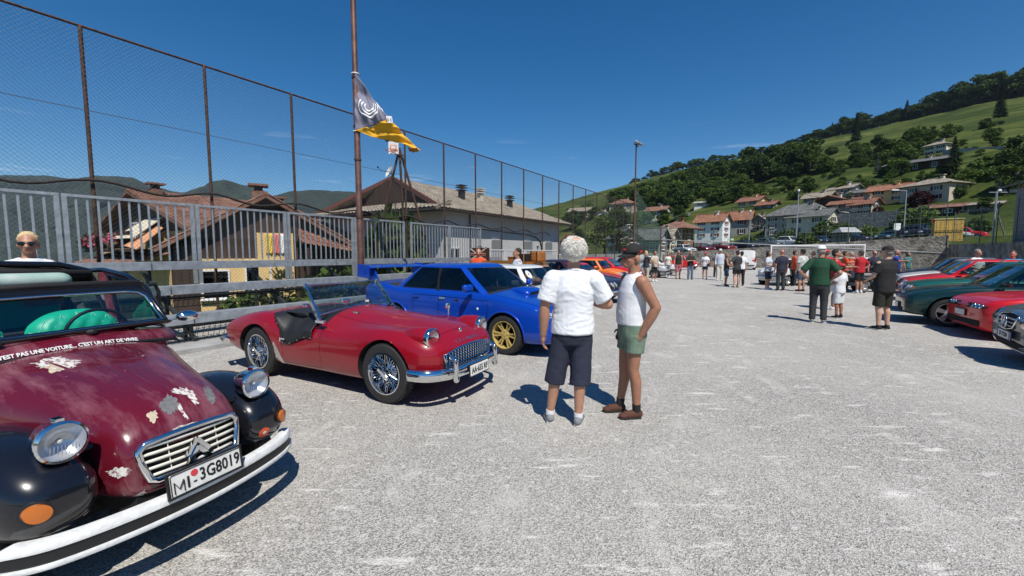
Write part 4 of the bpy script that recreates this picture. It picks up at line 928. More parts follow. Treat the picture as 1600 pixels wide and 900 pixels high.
def ridgept(X, back=0):
    d = ray(X, 395); u = d.x/d.y; y = (425+back)/(.88*u+.475); return V((u*y, y, hz(u*y, y)))
while X < 1655:
    for row in range(1):
        p_ = ridgept(X+rs.uniform(-3, 3), 4+row*10+rs.uniform(-4, 4)); hp = tallH(X)*1.05*rs.uniform(.75, 1.15)
        kd = rs.choice('ddbdc' if X > 1250 else 'bdbbb')
        tree(kd, p_-V((0, 0, .5)), hp*p_.y/FPX, 'dark tree in the wood along the crest of the hill', 'trees of the wooded hill crest', (1.25 if X > 1290 else 1.75) if kd != 'c' else 1.1)
    if X > 1280:
        for r_ in (14, 24): p_ = ridgept(X+rs.uniform(-6, 6), r_+rs.uniform(-3, 3)); mass(rs.choice('ddb'), rs.randrange(4), p_-V((0, 0, .8)), tallH(X)*rs.uniform(.7, 1.0)*p_.y/FPX, 1.5)
    X += 7.5 if X < 1290 else 12.5
htree('c', 1337, 222, 44, 'tall pointed conifer breaking the skyline of the ridge', wide=1.1); htree('c', 1562, 183, 52, 'tall dark conifer among the crest wood at the frame side', wide=1.1); htree('c', 1260, 232, 17, 'small pointed conifer alone on the skyline')
# big dark clump on the mid slope
for k in range(20):
    X = 1172+k*5.1+rs.uniform(-3, 3); yb = lerp(285, 268, (X-1172)/95)+rs.uniform(-10, 6); htree(rs.choice('ddbd'), X, yb, rs.uniform(34, 50), 'dark tree in the dense clump on the middle of the meadow', 'trees of the dense meadow clump', 1.25)
# wooded slope over the village
for k in range(190):
    X = rs.uniform(958, 1160); top = skyY(X); 
    yb = rs.uniform(top+3, 330-(X-958)*.05); hp_ = min(rs.uniform(18, 36), (yb-top)+14)
    if 1112 < X < 1190 and yb < 272: continue
    kd = rs.choice('bdbbyd')
    if k < 105: htree(kd, X, yb, hp_, 'leafy tree on the wooded slope above the village', 'trees of the wooded slope', 1.3)
    else:                                            # the rest of the wood reads as one mass behind and between them
        p_ = hit(X, yb, 52); mass(kd, k, p_, hp_*.85*p_.y/FPX)
me = bpy.data.meshes.new('woodland'); me.from_pydata(np.concatenate(wv_).tolist(), [], np.concatenate(wf_).tolist()); me.materials.append(LD); tag(link('woodland', me), kind='stuff')
for k in range(34):
    X = rs.uniform(880, 1075); htree(rs.choice('bdby'), X, rs.uniform(336, 360), rs.uniform(14, 26), 'leafy tree among the lower village roofs', 'trees among the lower village roofs', 1.35)
# scattered meadow trees that can be told apart
for a in ((('b'), 1330, 318, 20, 'round tree over the roofs of the red cluster'), ('d', 1262, 308, 34, 'broad tree standing alone on the meadow above the grey house'), ('b', 1188, 312, 26, 'round tree beside the small yellow house'), ('b', 1312, 272, 18, 'small round tree at the middle of the bare meadow'), ('y', 1330, 262, 16, 'pale small tree on the bare meadow'), ('d', 1305, 278, 16, 'dark low tree with long shadow on the meadow'),
          ('u', 1370, 272, 30, 'blue spruce beside the timber chalet'), ('c', 1487, 288, 74, 'great dark conifer by the cube house'), ('d', 1470, 290, 34, 'broad dark tree at the foot of the great conifer'), ('b', 1510, 292, 32, 'leafy tree just beyond the great conifer'), ('d', 1380, 250, 34, 'dark tree above the blue spruce'), ('b', 1405, 246, 30, 'leafy tree above the chalet roof'), ('b', 1430, 244, 30, 'leafy tree behind the cube house'), ('y', 1352, 240, 18, 'pale tree on the upper meadow'),
          ('b', 1480, 218, 26, 'rounded tree above the cube house'), ('d', 1455, 216, 20, 'dark small tree over the cube house roof'), ('b', 1555, 232, 20, 'leafy tree by the upper road parapet'), ('d', 1590, 270, 60, 'large leafy tree at the meadow edge over the hall'), ('b', 1575, 300, 46, 'loose leafy tree behind the hall'), ('b', 1540, 330, 24, 'low tree on the meadow before the hall'), ('y', 1390, 284, 18, 'pale tree below the chalet'), ('d', 1386, 300, 24, 'dark tree over the orange roof'), ('b', 1440, 282, 18, 'rounded tree below the chalet terrace'), ('d', 1345, 300, 22, 'dark tree behind the clustered roofs'),
          ('p', 1437, 322, 26, 'large dark purple bush in front of the brown roofed farmhouse'), ('p', 1372, 333, 12, 'purple leaved shrub beside the beige end house'), ('t', 1432, 364, 44, 'big yellow green bush beside the car park lamp'), ('t', 1405, 366, 26, 'smaller yellow green bush by the notice board'), ('t', 1290, 372, 30, 'bushy green shrub before the cream annex'), ('t', 1527, 366, 28, 'green shrub near the yellow container'), ('s', 1230, 384, 28, 'green shrub under the large pale grey house'), ('s', 1260, 386, 26, 'green shrub behind the white parked car'), ('s', 1195, 390, 22, 'dark green shrub beyond the white van'), ('s', 1168, 388, 22, 'dark hedge shrub behind the red parked cars'), ('s', 1130, 386, 18, 'hedge shrub under the red roofed row'), ('s', 1095, 388, 22, 'hedge shrub under the white three storey house'), ('s', 1070, 392, 18, 'hedge shrub behind the white parked hatchback'), ('s', 1355, 372, 22, 'green shrub behind the canopy shelter'), ('s', 1320, 362, 16, 'green shrub along the pale terrace wall')):
    kind, X, yb, hp, lb = a; htree(kind, X, yb, hp, lb, wide=1.2 if kind not in 'cu' else 1.2)
htree('b', 945, 392, 60, 'big leafy tree behind the wire fence before the wooded slope', wide=1.25, dep=70); htree('d', 905, 388, 34, 'dark leafy tree above the small tiled hut', wide=1.3, dep=62); htree('b', 968, 396, 40, 'leafy tree beside the tall white gabled house', wide=1.2, dep=60)
for cx_, cy_, n_, sp_ in ((1310, 300, 5, 16), (1345, 252, 8, 20), (1395, 268, 7, 22), (1290, 268, 5, 14), (1420, 246, 7, 24), (1500, 300, 7, 22), (1540, 270, 6, 24), (1470, 296, 6, 18), (1235, 306, 5, 16), (1560, 215, 5, 18), (1440, 224, 5, 20), (1378, 232, 5, 16)):
    for _ in range(n_-1): htree(rs.choice('bdbydt'), cx_+rs.gauss(0, sp_*.6), cy_+rs.gauss(0, sp_*.28), rs.uniform(12, 26), 'small leafy tree in a loose clump on the sloping meadow', 'small trees in loose clumps on the meadow', 1.35)
for k in range(90):
    X = rs.uniform(1200, 1590); yb = rs.uniform(skyY(X)+10, 312-(X-1200)*.05)
    htree(rs.choice('sbsdy'), X, yb, rs.uniform(5, 13), 'small bush dotted over the sloping meadow', 'bushes dotted over the meadow', 1.4)
# shrubs just beyond the fence
for kind, X, dep, ztop, zb, lb, wd in (('t', 617, 16.5, 3.5, -1.4, 'tall green bush pushing through the gap in the railing', .55), ('s', 600, 16, 2.4, -1.4, 'lower green bush beside the tall one at the railing gap', .8), ('s', 640, 15.4, 1.6, -1.4, 'dark green bush below the pale railing', .9), ('s', 560, 15, 1.2, -1.4, 'green shrub behind the foot of the flagpole', 1.0), ('s', 500, 14.5, .95, -1.4, 'green shrub behind the bleacher beside the spiky tree', 1.0), ('s', 400, 13.2, .55, -1.6, 'low green shrub behind the lower bleacher seats', 1.1)):
    p_ = at(X, 395, dep); tree(kind, (p_.x, p_.y, zb), ztop-zb, lb, wide=wd)
# monkey puzzle tree
mpz = thing('monkey_puzzle_tree', 'small spiky monkey puzzle tree before the yellow wall', 'tree', (lambda p_: (p_.x, p_.y, -1.5))(at(438, 395, 13.0)))
b = MB(); rs2 = random.Random(4); MB().tube([(0, 0, -.3), (0, 0, 2.6)], [.05, .015], 7).build('trunk', BARK, mpz)
for i in range(44):
    z = 1.1+1.5*(i/44); a = i*2.4; L = .85*(1.15-(z-1.1)/1.7); pts = [V((0, 0, z)), V((L*.5*math.cos(a), L*.5*math.sin(a), z-.06)), V((L*math.cos(a), L*math.sin(a), z+.14))]
    for s_ in range(26):
        f = s_/26; q = pts[0].lerp(pts[1], f*2) if f < .5 else pts[1].lerp(pts[2], f*2-1); d = (pts[2]-pts[0]).normalized(); 
        for e in range(3):
            w = V((rs2.gauss(0, 1), rs2.gauss(0, 1), rs2.gauss(0, 1))).cross(d).normalized(); n_ = w.cross(d)
            b.add([q-n_*.012, q+n_*.012, q+d*.05+w*.07], [(0, 1, 2)])
b.build('crown', LD, mpz)
# ---------------------------------------------------------------- car building
def loft_body(secs, region, levels=2, crease=None):
    """secs: list of (x, [(y,z) ... from bottom centre round one side to top centre]); returns refined mesh with material index per face"""
    n = len(secs[0][1]); loop = 2*(n-1); b = MB()
    for x, h in secs:
        full = [(y, z) for y, z in h]+[(-y, z) for y, z in h[-2:0:-1]]
        for y, z in full: b.v.append((x[0] if False else x, y, z))
    def jj(k): return k if k < n-1 else loop-1-k           # half-segment index
    for i in range(len(secs)-1):
        for k in range(loop):
            b.f.append((i*loop+k, (i+1)*loop+k, (i+1)*loop+(k+1) % loop, i*loop+(k+1) % loop)); b.m.append(region(i, jj(k), 1 if k < n-1 else -1))
    for e, i in ((0, 0), (1, len(secs)-1)):
        for k in range(n-1):
            a0, a1 = i*loop+k, i*loop+k+1; c0, c1 = i*loop+(loop-k) % loop, i*loop+(loop-k-1) % loop
            f = [a0, a1, c1, c0]; f = [q for t_, q in enumerate(f) if q not in f[:t_]]
            if len(f) > 2: b.f.append(tuple(f if e == 0 else f[::-1])); b.m.append(region(-1 if e == 0 else len(secs)-1, k, 0))
    return b
def refine(b, levels, cutters=None, wellmat=0, smooth=True):
    me = b.mesh('t'); bmq = bmesh.new(); bmq.from_mesh(me); bmesh.ops.recalc_face_normals(bmq, faces=bmq.faces); bmq.to_mesh(me); bmq.free()
    o = temp(me); s_ = o.modifiers.new('s', 'SUBSURF'); s_.levels = levels; s_.render_levels = levels
    # dummy slots so indices survive
    for k in range(max(b.m)+2): me.materials.append(None)
    if cutters is not None:
        cm = cutters.mesh('c'); 
        for k in range(wellmat+1): cm.materials.append(None)
        cm.polygons.foreach_set('material_index', [wellmat]*len(cm.polygons))
        co = temp(cm); bo = o.modifiers.new('b', 'BOOLEAN'); bo.operation = 'DIFFERENCE'; bo.solver = 'EXACT'; bo.object = co; bo.material_mode = 'INDEX'
    out = evalmesh(o); drop(o)
    if cutters is not None: drop(co)
    return out
def split_parts(me, table, parent, gap=.003, smooth=35, inset=None):
    """table: {index: (name, material)} - one object per index"""
    vs = np.empty(len(me.vertices)*3); me.vertices.foreach_get('co', vs); vs = vs.reshape(-1, 3)
    groups = {}; vm = {}; PAIR = ('door', 'rear_door', 'side_window', 'rear_side_window', 'door_pillar')
    table = dict(table)
    for p in me.polygons:
        mi = p.material_index
        nm_ = table.get(mi, table[0])[0]
        if nm_ in PAIR and p.center.y < 0: 
            table[mi+50] = table[mi]; 
            if inset and mi in inset: inset = {**inset, mi+50: inset[mi]}
            mi += 50
        elif nm_ == 'wheel_arch':
            k_ = 100+(0 if p.center.y > 0 else 1)+(0 if p.center.x > -1.0 else 2); table[k_] = table[mi]; mi = k_
        groups.setdefault(mi, []).append(tuple(p.vertices))
        for v in p.vertices: vm.setdefault(v, set()).add(mi)
    out = {}
    for mi, fs in groups.items():
        if mi not in table: mi_n = 0
        name, m = table.get(mi, table[0])
        ids = {}; nv = []; acc = {}
        for f in fs:
            c = vs[list(f)].mean(0)
            for v in f:
                if v not in ids: ids[v] = len(nv); nv.append(vs[v].copy())
                if len(vm[v]) > 1: a = acc.setdefault(v, [np.zeros(3), 0]); a[0] += c; a[1] += 1
        for v, (s_, k) in acc.items():
            d = s_/k-vs[v]; L = np.linalg.norm(d)
            if L > 1e-6: nv[ids[v]] = vs[v]+d/L*min(gap, L*.5)
        q = MB(); q.v = [tuple(x) for x in nv]; q.f = [tuple(ids[v] for v in f) for f in fs]; q.m = [0]*len(fs)
        o = q.build(name, m, parent, smooth)
        if inset and mi in inset:
            nr = [v.normal.copy() for v in o.data.vertices]
            for v, n_ in zip(o.data.vertices, nr): v.co = v.co-n_*inset[mi]
        out[mi] = o
    return out
def bvh(me): return BVHTree.FromPolygons([v.co for v in me.vertices], [tuple(p.vertices) for p in me.polygons])
def conform(bv, outline, frm, off=.004, th=.006, name='patch', m=None, par=None, n=10, back=.05, smooth=40, border=None):
    """lay a plate with the given 2-D outline on a body. frm(u,v) -> (origin, direction) of the projecting line"""
    us = [p[0] for p in outline]; vs_ = [p[1] for p in outline]
    # triangulated fan of a scaled set of rings
    cu, cv_ = sum(us)/len(us), sum(vs_)/len(vs_); N_ = len(outline); b = MB(); rings = max(2, n//3); pts = []
    def P(u, v):
        o_, d = frm(u, v); h = bv.ray_cast(V(o_), V(d))
        if h[0] is None: return None
        return h[0], h[1]
    last = P(cu, cv_); rows = []; near_ = last is not None
    if not near_ and off < .0019: return None
    for r_ in range(rings+1):
        s_ = r_/rings
        for (u, v) in outline:
            q = P(cu+(u-cu)*s_, cv_+(v-cv_)*s_)
            if q is not None and near_ and off < .0019 and (q[0]-last[0]).length > .06: q = None
            if q is None: q = last if last else (V(frm(cu, cv_)[0]), -V(frm(cu, cv_)[1]))
            last = q; d = V(frm(u, v)[1]); nn = -d
            rows.append((q[0]+nn*(off+th), q[0]+nn*(off-back if r_ == rings and back > th else off)))
    for a, _ in rows: b.v.append(tuple(a))
    for k in range(rings):
        for i in range(N_):
            j = (i+1) % N_
            if k == 0: b.f.append((N_+i, N_+j, 0)); b.m.append(0)
            else: b.f.append((k*N_+i, (k+1)*N_+i, (k+1)*N_+j, k*N_+j)); b.m.append(0)
    k0 = len(b.v)
    for i in range(N_): b.v.append(tuple(rows[rings*N_+i][1]))
    for i in range(N_):
        j = (i+1) % N_; b.f.append((rings*N_+i, k0+i, k0+j, rings*N_+j)); b.m.append(0)
    me = b.mesh(name, m); q = bmesh.new(); q.from_mesh(me); bmesh.ops.remove_doubles(q, verts=q.verts, dist=1e-5); bmesh.ops.recalc_face_normals(q, faces=q.faces); q.to_mesh(me); q.free()
    me.polygons.foreach_set('use_smooth', [True]*len(me.polygons)); me.set_sharp_from_angle(angle=R(smooth))
    return link(name, me, par)
FR = lambda x0=5: (lambda u, v: ((x0, u, v), (-1, 0, 0)))             # from the front: u=y v=z
RRr = lambda x0=-9: (lambda u, v: ((x0, u, v), (1, 0, 0)))
SD = lambda s_: (lambda u, v: ((u, s_*5, v), (0, -s_, 0)))            # from a side: u=x v=z
TP = lambda u, v: ((u, v, 5), (0, 0, -1))                             # from above: u=x v=y
def rrect(cx, cy, w, h, r=.02, n=4):
    pts = []
    for (sx_, sy_, a0) in ((1, 1, 0), (-1, 1, PI/2), (-1, -1, PI), (1, -1, 1.5*PI)):
        for i in range(n+1): a = a0+PI/2*i/n; pts.append((cx+sx_*(w/2-r)+r*math.cos(a), cy+sy_*(h/2-r)+r*math.sin(a)))
    return pts
def circ(cx, cy, r, n=20, ry=None): return [(cx+r*math.cos(2*PI*i/n), cy+(ry or r)*math.sin(2*PI*i/n)) for i in range(n)]
# wheels: centred on the hub, axle along y, outer face towards -y
WC_ = {}
def wheel_meshes(r, w, style, rimm, rr=None):
    key = (r, w, style, rimm.name)
    if key in WC_: return WC_[key]
    rr = rr or r*.70; h = w/2
    ty = MB().lathe([(rr, -h*.80), (rr*1.03, -h*.92), (lerp(rr, r, .5), -h), (r*.955, -h*.90), (r*.99, -h*.66), (r, -h*.3), (r, h*.3), (r*.99, h*.66), (r*.955, h*.9), (lerp(rr, r, .5), h), (rr, h*.8)], axis='y', n=36)
    if w > .1:
        for k in range(46):                     # tread blocks
            a = 2*PI*k/46
            for y in (-h*.42, h*.42): ty.box((r*math.cos(a), y, r*math.sin(a)), (.012, h*.62, r*.075), Matrix.Rotation(-a, 3, 'Y'))
    b = MB(); 
    barrel = [(rr, -h*.86), (rr*1.0, -h*.95), (rr*.955, -h*.95), (rr*.93, -h*.75), (rr*.90, -h*.2), (rr*.88, h*.6), (.02, h*.62)]
    if style == 'wire':
        b.lathe([(rr, -h*.86), (rr*1.01, -h*.97), (rr*.96, -h*.97), (rr*.93, -h*.7), (rr*.91, -h*.1), (rr*.92, h*.5), (rr, h*.9)], axis='y', n=36)
        b.lathe([(.001, -h*1.05), (.03, -h*1.05), (.035, -h*.85), (.062, -h*.7), (.07, -h*.3), (.05, h*.2), (.085, h*.5)], axis='y', n=16)
        for a in (0, 1): b.box((0, -h*1.04, 0), (.17, .02, .034), Matrix.Rotation(.6, 3, 'Y')) if a else None
        for ring, (y0, y1, nS, r0) in enumerate(((-h*.66, -h*.05, 20, .06), (-h*.25, -h*.45, 20, .06), (h*.45, h*.0, 20, .085))):
            for k in range(nS):
                a = 2*PI*(k+.5*ring)/nS; a2 = a+(.42 if k % 2 else -.42)
                b.tube([(r0*math.cos(a), y0, r0*math.sin(a)), (rr*.93*math.cos(a2), y1, rr*.93*math.sin(a2))], .0036, 4, cap=False)
        back = MB().lathe([(rr*.9, h*.85), (.02, h*.86)], axis='y', n=24)
    else:
        b.lathe(barrel[:6], axis='y', n=36); back = MB().lathe([(rr*.92, h*.45), (.02, h*.46)], axis='y', n=24)
        def spoke(a, w0, w1, r0, r1, y0, y1, t=.022):
            ca, sa = math.cos(a), math.sin(a); tx, tz = -sa, ca; vs = []
            for (r_, ww, y) in ((r0, w0, y0), (r1, w1, y1)):
                for s_ in (-1, 1):
                    for dy in (0, t): vs.append((r_*ca+s_*ww*tx, y+dy, r_*sa+s_*ww*tz))
            b.add(vs, [(0, 2, 6, 4), (1, 5, 7, 3), (0, 4, 5, 1), (2, 3, 7, 6), (0, 1, 3, 2), (4, 6, 7, 5)])
        if style == 'twelve':
            b.lathe([(.001, -h*.62), (.035, -h*.64), (.07, -h*.60), (.085, -h*.5), (.085, -h*.2)], axis='y', n=20); b.lathe([(.001, -h*.70), (.028, -h*.68), (.03, -h*.6)], axis='y', n=14)
            for k in range(6):
                for e in (-.155, .155): a = 2*PI*k/6+e; spoke(a, .0115, .0125, .06, rr*.95, -h*.58, -h*.80)
            for k in range(5): b.lathe([(.001, -h*.70), (.012, -h*.7), (.013, -h*.6)], (.058*math.cos(k*1.2566+.3), 0, .058*math.sin(k*1.2566+.3)), 'y', 8)
        elif style == 'five':
            b.lathe([(.001, -h*.72), (.04, -h*.72), (.075, -h*.62), (.08, -h*.3)], axis='y', n=20)
            for k in range(5): spoke(2*PI*k/5+.3, .035, .05, .05, rr*.94, -h*.62, -h*.8, .03)
        elif style == 'turbine':
            b.lathe([(.001, -h*.72), (.05, -h*.72), (.09, -h*.62), (.09, -h*.3)], axis='y', n=20)
            for k in range(14): spoke(2*PI*k/14, .012, .02, .06, rr*.94, -h*.62, -h*.8, .02)
        else:                                            # pressed steel with slots and hub cap
            b.lathe([(.001, -h*.80), (.05, -h*.78), (.075, -h*.62), (.10, -h*.55), (rr*.62, -h*.72), (rr*.75, -h*.55), (rr*.92, -h*.4)], axis='y', n=28)
            for k in range(8): a = 2*PI*k/8; b.ell((rr*.78*math.cos(a), -h*.50, rr*.78*math.sin(a)), (.022, .03, .022), n=6)
    WC_[key] = (ty.mesh('wheel', RUBBER, 40), b.mesh('rim', rimm, 40), back.mesh('brake_drum', DARK, 40))
    return WC_[key]
def wheel(par, x, y, r, w, style, rimm, rr=None, steer=0.0):
    a, b, c = wheel_meshes(r, w, style, rimm, rr)
    o = link('wheel', a, par); o.location = (x, y, r); o.rotation_euler = (0, random.Random(x*7+y).random()*1.2 if False else 0, (PI if y > 0 else 0)+steer)
    link('rim', b, o); link('brake_drum', c, o); return o
def wells(xs_, W, r, dep=.30):
    c = MB()
    for x, z in xs_:
        for s_ in (-1, 1):
            y0, y1 = s_*(W/2-dep), s_*(W/2+.25); q = MB(); n = 32
            k = len(c.v)
            for y in (y0, y1):
                for i in range(n): a = 2*PI*i/n; c.v.append((x+r*math.cos(a), y, z+r*math.sin(a)))
            f1 = tuple(k+i for i in range(n)); f2 = tuple(k+n+i for i in range(n))
            c.f += [f1 if s_ > 0 else f1[::-1], f2[::-1] if s_ > 0 else f2]; c.m += [0, 0]
            for i in range(n):
                j = (i+1) % n; f = (k+i, k+n+i, k+n+j, k+j); c.f.append(f if s_ > 0 else f[::-1]); c.m.append(0)
    me = c.mesh('t'); q = bmesh.new(); q.from_mesh(me); bmesh.ops.recalc_face_normals(q, faces=q.faces); c2 = MB(); c2.v = [tuple(v.co) for v in q.verts]; c2.f = [tuple(v.index for v in f.verts) for f in q.faces]; c2.m = [0]*len(c2.f); q.free(); return c2
def text_on(par, txt, size, loc, rot, m, name='lettering', depth=.0015, sx=1.0, bold=0.0):
    o = link(name, fontmesh(txt, size, depth, sx=sx, bold=bold), par, m); o.location = loc; o.rotation_euler = rot; return o
def plate(par, x, y, z, txt, w=.36, h=.11, face=0, blue=False, tilt=0.0, name='number_plate', size=.085, sx=.9):
    """face 0: looks to +x"""
    o = MB().box((0, 0, 0), (.012, w, h)).build(name, PLATE, par); bevel(o, .003, 1); o.location = (x, y, z); o.rotation_euler = (0, -tilt, face)
    MB().box((-.006, 0, 0), (.012, w+.025, h+.022)).build('plate_holder', BLACK, o)
    if txt: text_on(o, txt, size, (.0065, 0, -.002), (PI/2, 0, PI/2), INK, sx=sx, bold=.002)
    if blue:
        for s_ in ((-1, 1) if blue == 2 else (1,)): MB().box((.004, s_*(w/2-.022), 0), (.008, .04, h-.006)).build('plate_band', PLATEBLUE, o)
    return o
def gcar(name, label, cat, loc, rz, body, L=4.2, W=1.7, H=1.4, fo=.80, wb=2.5, r=.30, hf=.66, hc=.90, zb=.92, zt=.92, zn=None, xc=None, xr1=None, xr2=None, xe=None, kind='sedan', rim='steel', rimm=None, glassm=None, detail=2, lights='rect', grille=True, zb0=.19, group=None, roofm=None, bumper=None, plate_txt='', tumble=.80, nosew=.86, door2=True, pillarm=None, shut_level=2, taper=.9, blue=False, seatm=None, tubeb=True, wsm=None):
    """a car standing on its wheels; origin on the ground below the front axle, nose to +x"""
    t = thing(name, label, cat, loc, rz, group)
    zn = zn or hf-.16; xf = fo; xt = fo-L; hw = W/2
    xc = xc if xc is not None else -.42; xr1 = xr1 if xr1 is not None else xc-.72; xe = xe if xe is not None else xt+.62; xr2 = xr2 if xr2 is not None else xe+.55
    def sec(w, z0, zs, zt_, dome=.02, bul=1.0):
        zm = lerp(z0, zs, .45)
        return [(0, z0), (w*.80, z0), (w*.955, z0+.05), (w*bul, zm), (w*.972, zs-.03), (w*.905, min(zt_, zs+.028)), (w*.55, zt_), (0, zt_+dome)]
    ztail = zt
    S_ = [(xf, sec(hw*nosew*.90, zb0+.12, zn-.03, zn)), (xf-.035, sec(hw*nosew*.97, zb0+.06, zn+.02, zn+.05)), (xf-.12, sec(hw*(nosew+.06), zb0+.02, hf-.05, hf-.02)), (xf-.38, sec(hw*.975, zb0, hf+.01, hf+.04)),
          (0, sec(hw, zb0, lerp(hf, zb, .55), lerp(hf, hc, .45)+.03)), (xc+.05, sec(hw, zb0, zb-.03, hc+.01)), (xc-.35, sec(hw, zb0, zb-.02, zb)), (xc-1.05, sec(hw, zb0, zb, zb)), (-wb+.45, sec(hw, zb0, zb+.005, zb)), (-wb, sec(hw, zb0, zb+.005, zb)),
          (xe+.02, sec(hw*.985, zb0, lerp(zb, zt, .7), lerp(zb, zt, .7)+.02)), (lerp(xe, xt, .7), sec(hw*.955, zb0+.02, zt-.02, zt+.015)), (xt+.05, sec(hw*taper, zb0+.08, zt-.06, zt-.02)), (xt, sec(hw*(taper-.05), zb0+.14, zt-.12, zt-.09))]
    # keep stations in order
    S_ = sorted(S_, key=lambda q: -q[0])
    xsn = [q[0] for q in S_]
    def region(i, j, s_):
        if 0 <= i < len(S_)-1:
            xm = (xsn[i]+xsn[i+1])/2
            if j >= 5 and xm > xc+.0 and xm < xf-.1: return 1            # bonnet
            if j >= 5 and xe < xm < xc: return 2                          # under the glass: cabin floor
            if j >= 5 and xm < xe and kind in ('sedan',): return 3         # boot lid
            if j in (2, 3) and xc-1.05 <= xm <= xc-.1: return 4                # door
            if not door2 and j in (2, 3) and -wb+.40 <= xm < xc-1.05: return 6
        return 0
    me = refine(loft_body(S_, region), shut_level, wells([(0, r), (-wb, r)], W, r*1.17, .26), 5)
    bv = bvh(me)
    parts = split_parts(me, {0: ('body', body), 1: ('bonnet', body), 2: ('cabin_floor', SEAT), 3: ('boot_lid', body), 4: ('door', body), 5: ('wheel_arch', DARK), 6: ('rear_door', body)}, t, .0045)
    # greenhouse rings
    gw = hw*.90; tw = hw*tumble*.90; z0 = zb-.03; z1 = zb+.025; z2 = H-.085; z3 = H-.056
    span = max(.6, xc-xe); 
    base = [(xc+.05, 0), (xc-.01, gw*.88), (xc-.07, gw*.985), (xc-.13, gw), (xc-.18-span*.36, gw*1.01), (xc-.25-span*.36, gw*1.01), (xe+.26*(1 if kind != 'sedan' else 1.5), gw*.99), (xe+.16, gw*.95), (xe+.01, gw*.78), (xe-.03, 0)]
    top = [(xr1+.04, 0), (xr1, tw*.86), (xr1-.04, tw*.97), (xr1-.08, tw), (lerp(xr1, xr2, .44), tw*1.01), (lerp(xr1, xr2, .44)-.06, tw*1.01), (xr2+.14, tw*.99), (xr2+.06, tw*.95), (xr2-.0, tw*.78), (xr2-.03, 0)]
    def dense(p):
        q = []
        for i_ in range(len(p)-1):
            q.append(p[i_]); a_, b_ = p[i_], p[i_+1]
            if i_ in (3, 5): q += [(lerp(a_[0], b_[0], f_), lerp(a_[1], b_[1], f_)) for f_ in (.05, .95)]
            elif i_ == 0: q.append((lerp(a_[0], b_[0], .93), lerp(a_[1], b_[1], .93)))
            elif i_ == 8: q.append((lerp(a_[0], b_[0], .07), lerp(a_[1], b_[1], .07)))
        return q+[p[-1]]
    base, top = dense(base), dense(top)
    lv = [(z0, 0), (z1, 0), (z1+.02, 0), (lerp(z1, z2, .5), 0), (z2-.02, 0), (z2, 0), (z3, 1.0)]
    NL = len(lv); b = MB(); K = len(base); loop = 2*K-2; nl = 0
    GL = {0: 1, 1: 1, 4: 2, 5: 2, 6: 2, 8: 3, 9: 3, 10: 3, 13: 4, 14: 4}
    def ringpts(f, bulge=0.0, z=0):
        half = [(lerp(p[0], q[0], f), lerp(p[1], q[1], f)+bulge*(1 if 2 < i_ < K-3 else .4) if p[1] else 0) for i_, (p, q) in enumerate(zip(base, top))]
        return [(x, y, z) for x, y in half]+[(x, -y, z) for x, y in half[-2:0:-1]]
    for (z, f) in lv:
        f2 = (z-z0)/(z3-z0); b.v += ringpts(f2, .022*math.sin(f2*PI), z)
    cxr = (xr1+xr2)/2
    b.v += [((x-cxr)*.90+cxr, y*.88, H-.022) for x, y, z in ringpts(1, 0, 0)]
    b.v += [((x-cxr)*.6+cxr, y*.55, H) for x, y, z in ringpts(1, 0, 0)]
    def gmat(l, k):
        s_ = k if k < K-1 else loop-1-k
        if 1 <= l <= 4 and s_ in GL: return GL[s_]
        if l <= 4 and s_ in (7,): return 6
        return 5 if l >= NL-2 else 0
    for l in range(NL+1):
        for k in range(loop):
            if kind == 'open' : pass
            b.f.append((l*loop+k, l*loop+(k+1) % loop, (l+1)*loop+(k+1) % loop, (l+1)*loop+k)); b.m.append(gmat(l, k))
    o6 = (NL+1)*loop
    for k in range(K-1):
        f = [o6+k, o6+k+1, o6+(loop-k-1) % loop, o6+(loop-k) % loop]; f = [q for i_, q in enumerate(f) if q not in f[:i_]]
        if len(f) > 2: b.f.append(tuple(f)); b.m.append(5)
    gme = refine(b, 2 if detail else 1)
    gm_ = glassm or GLASS
    split_parts(gme, {0: ('window_frame', pillarm or body), 1: ('windscreen', wsm or gm_), 2: ('side_window', gm_), 3: ('rear_side_window', gm_), 4: ('rear_window', gm_), 5: ('roof', roofm or body), 6: ('door_pillar', BLACK)}, t, .002, 40, {1: .006, 2: .006, 3: .006, 4: .006})
    gbv = bvh(gme)
    # seats, dash, wheel
    sm_ = seatm or SEAT
    if detail >= 1:
        for y in (-.36*W/1.6, .36*W/1.6):
            q = MB().box((xc-1.02, y, zb-.02), (.16, .42, .46), Euler((0, -.2, 0)).to_matrix()).build('seat', sm_, t); bevel(q, .05, 3); MB().box((xc-1.12, y, zb+.28), (.09, .22, .16), Euler((0, -.15, 0)).to_matrix()).build('headrest', sm_, q)
        MB().box((xc-.22, 0, zb-.03), (.35, W*.78, .10)).build('dashboard', BLACK, t)
        MB().lathe([(.17, -.012), (.185, 0), (.17, .012), (.16, 0), (.17, -.012)], (xc-.50, W*.21, zb+.03), 'x', 20, rot=Matrix.Rotation(-.45, 3, 'Y')).build('steering_wheel', BLACK, t)
    rm_ = rimm or SILVER; wt = .17 if r < .29 else .2
    for x in (0, -wb):
        for s_ in (-1, 1): wheel(t, x, s_*(hw-wt/2-.015), r, wt, rim, rm_)
    # nose furniture
    fr = FR(); zl = hf-.12
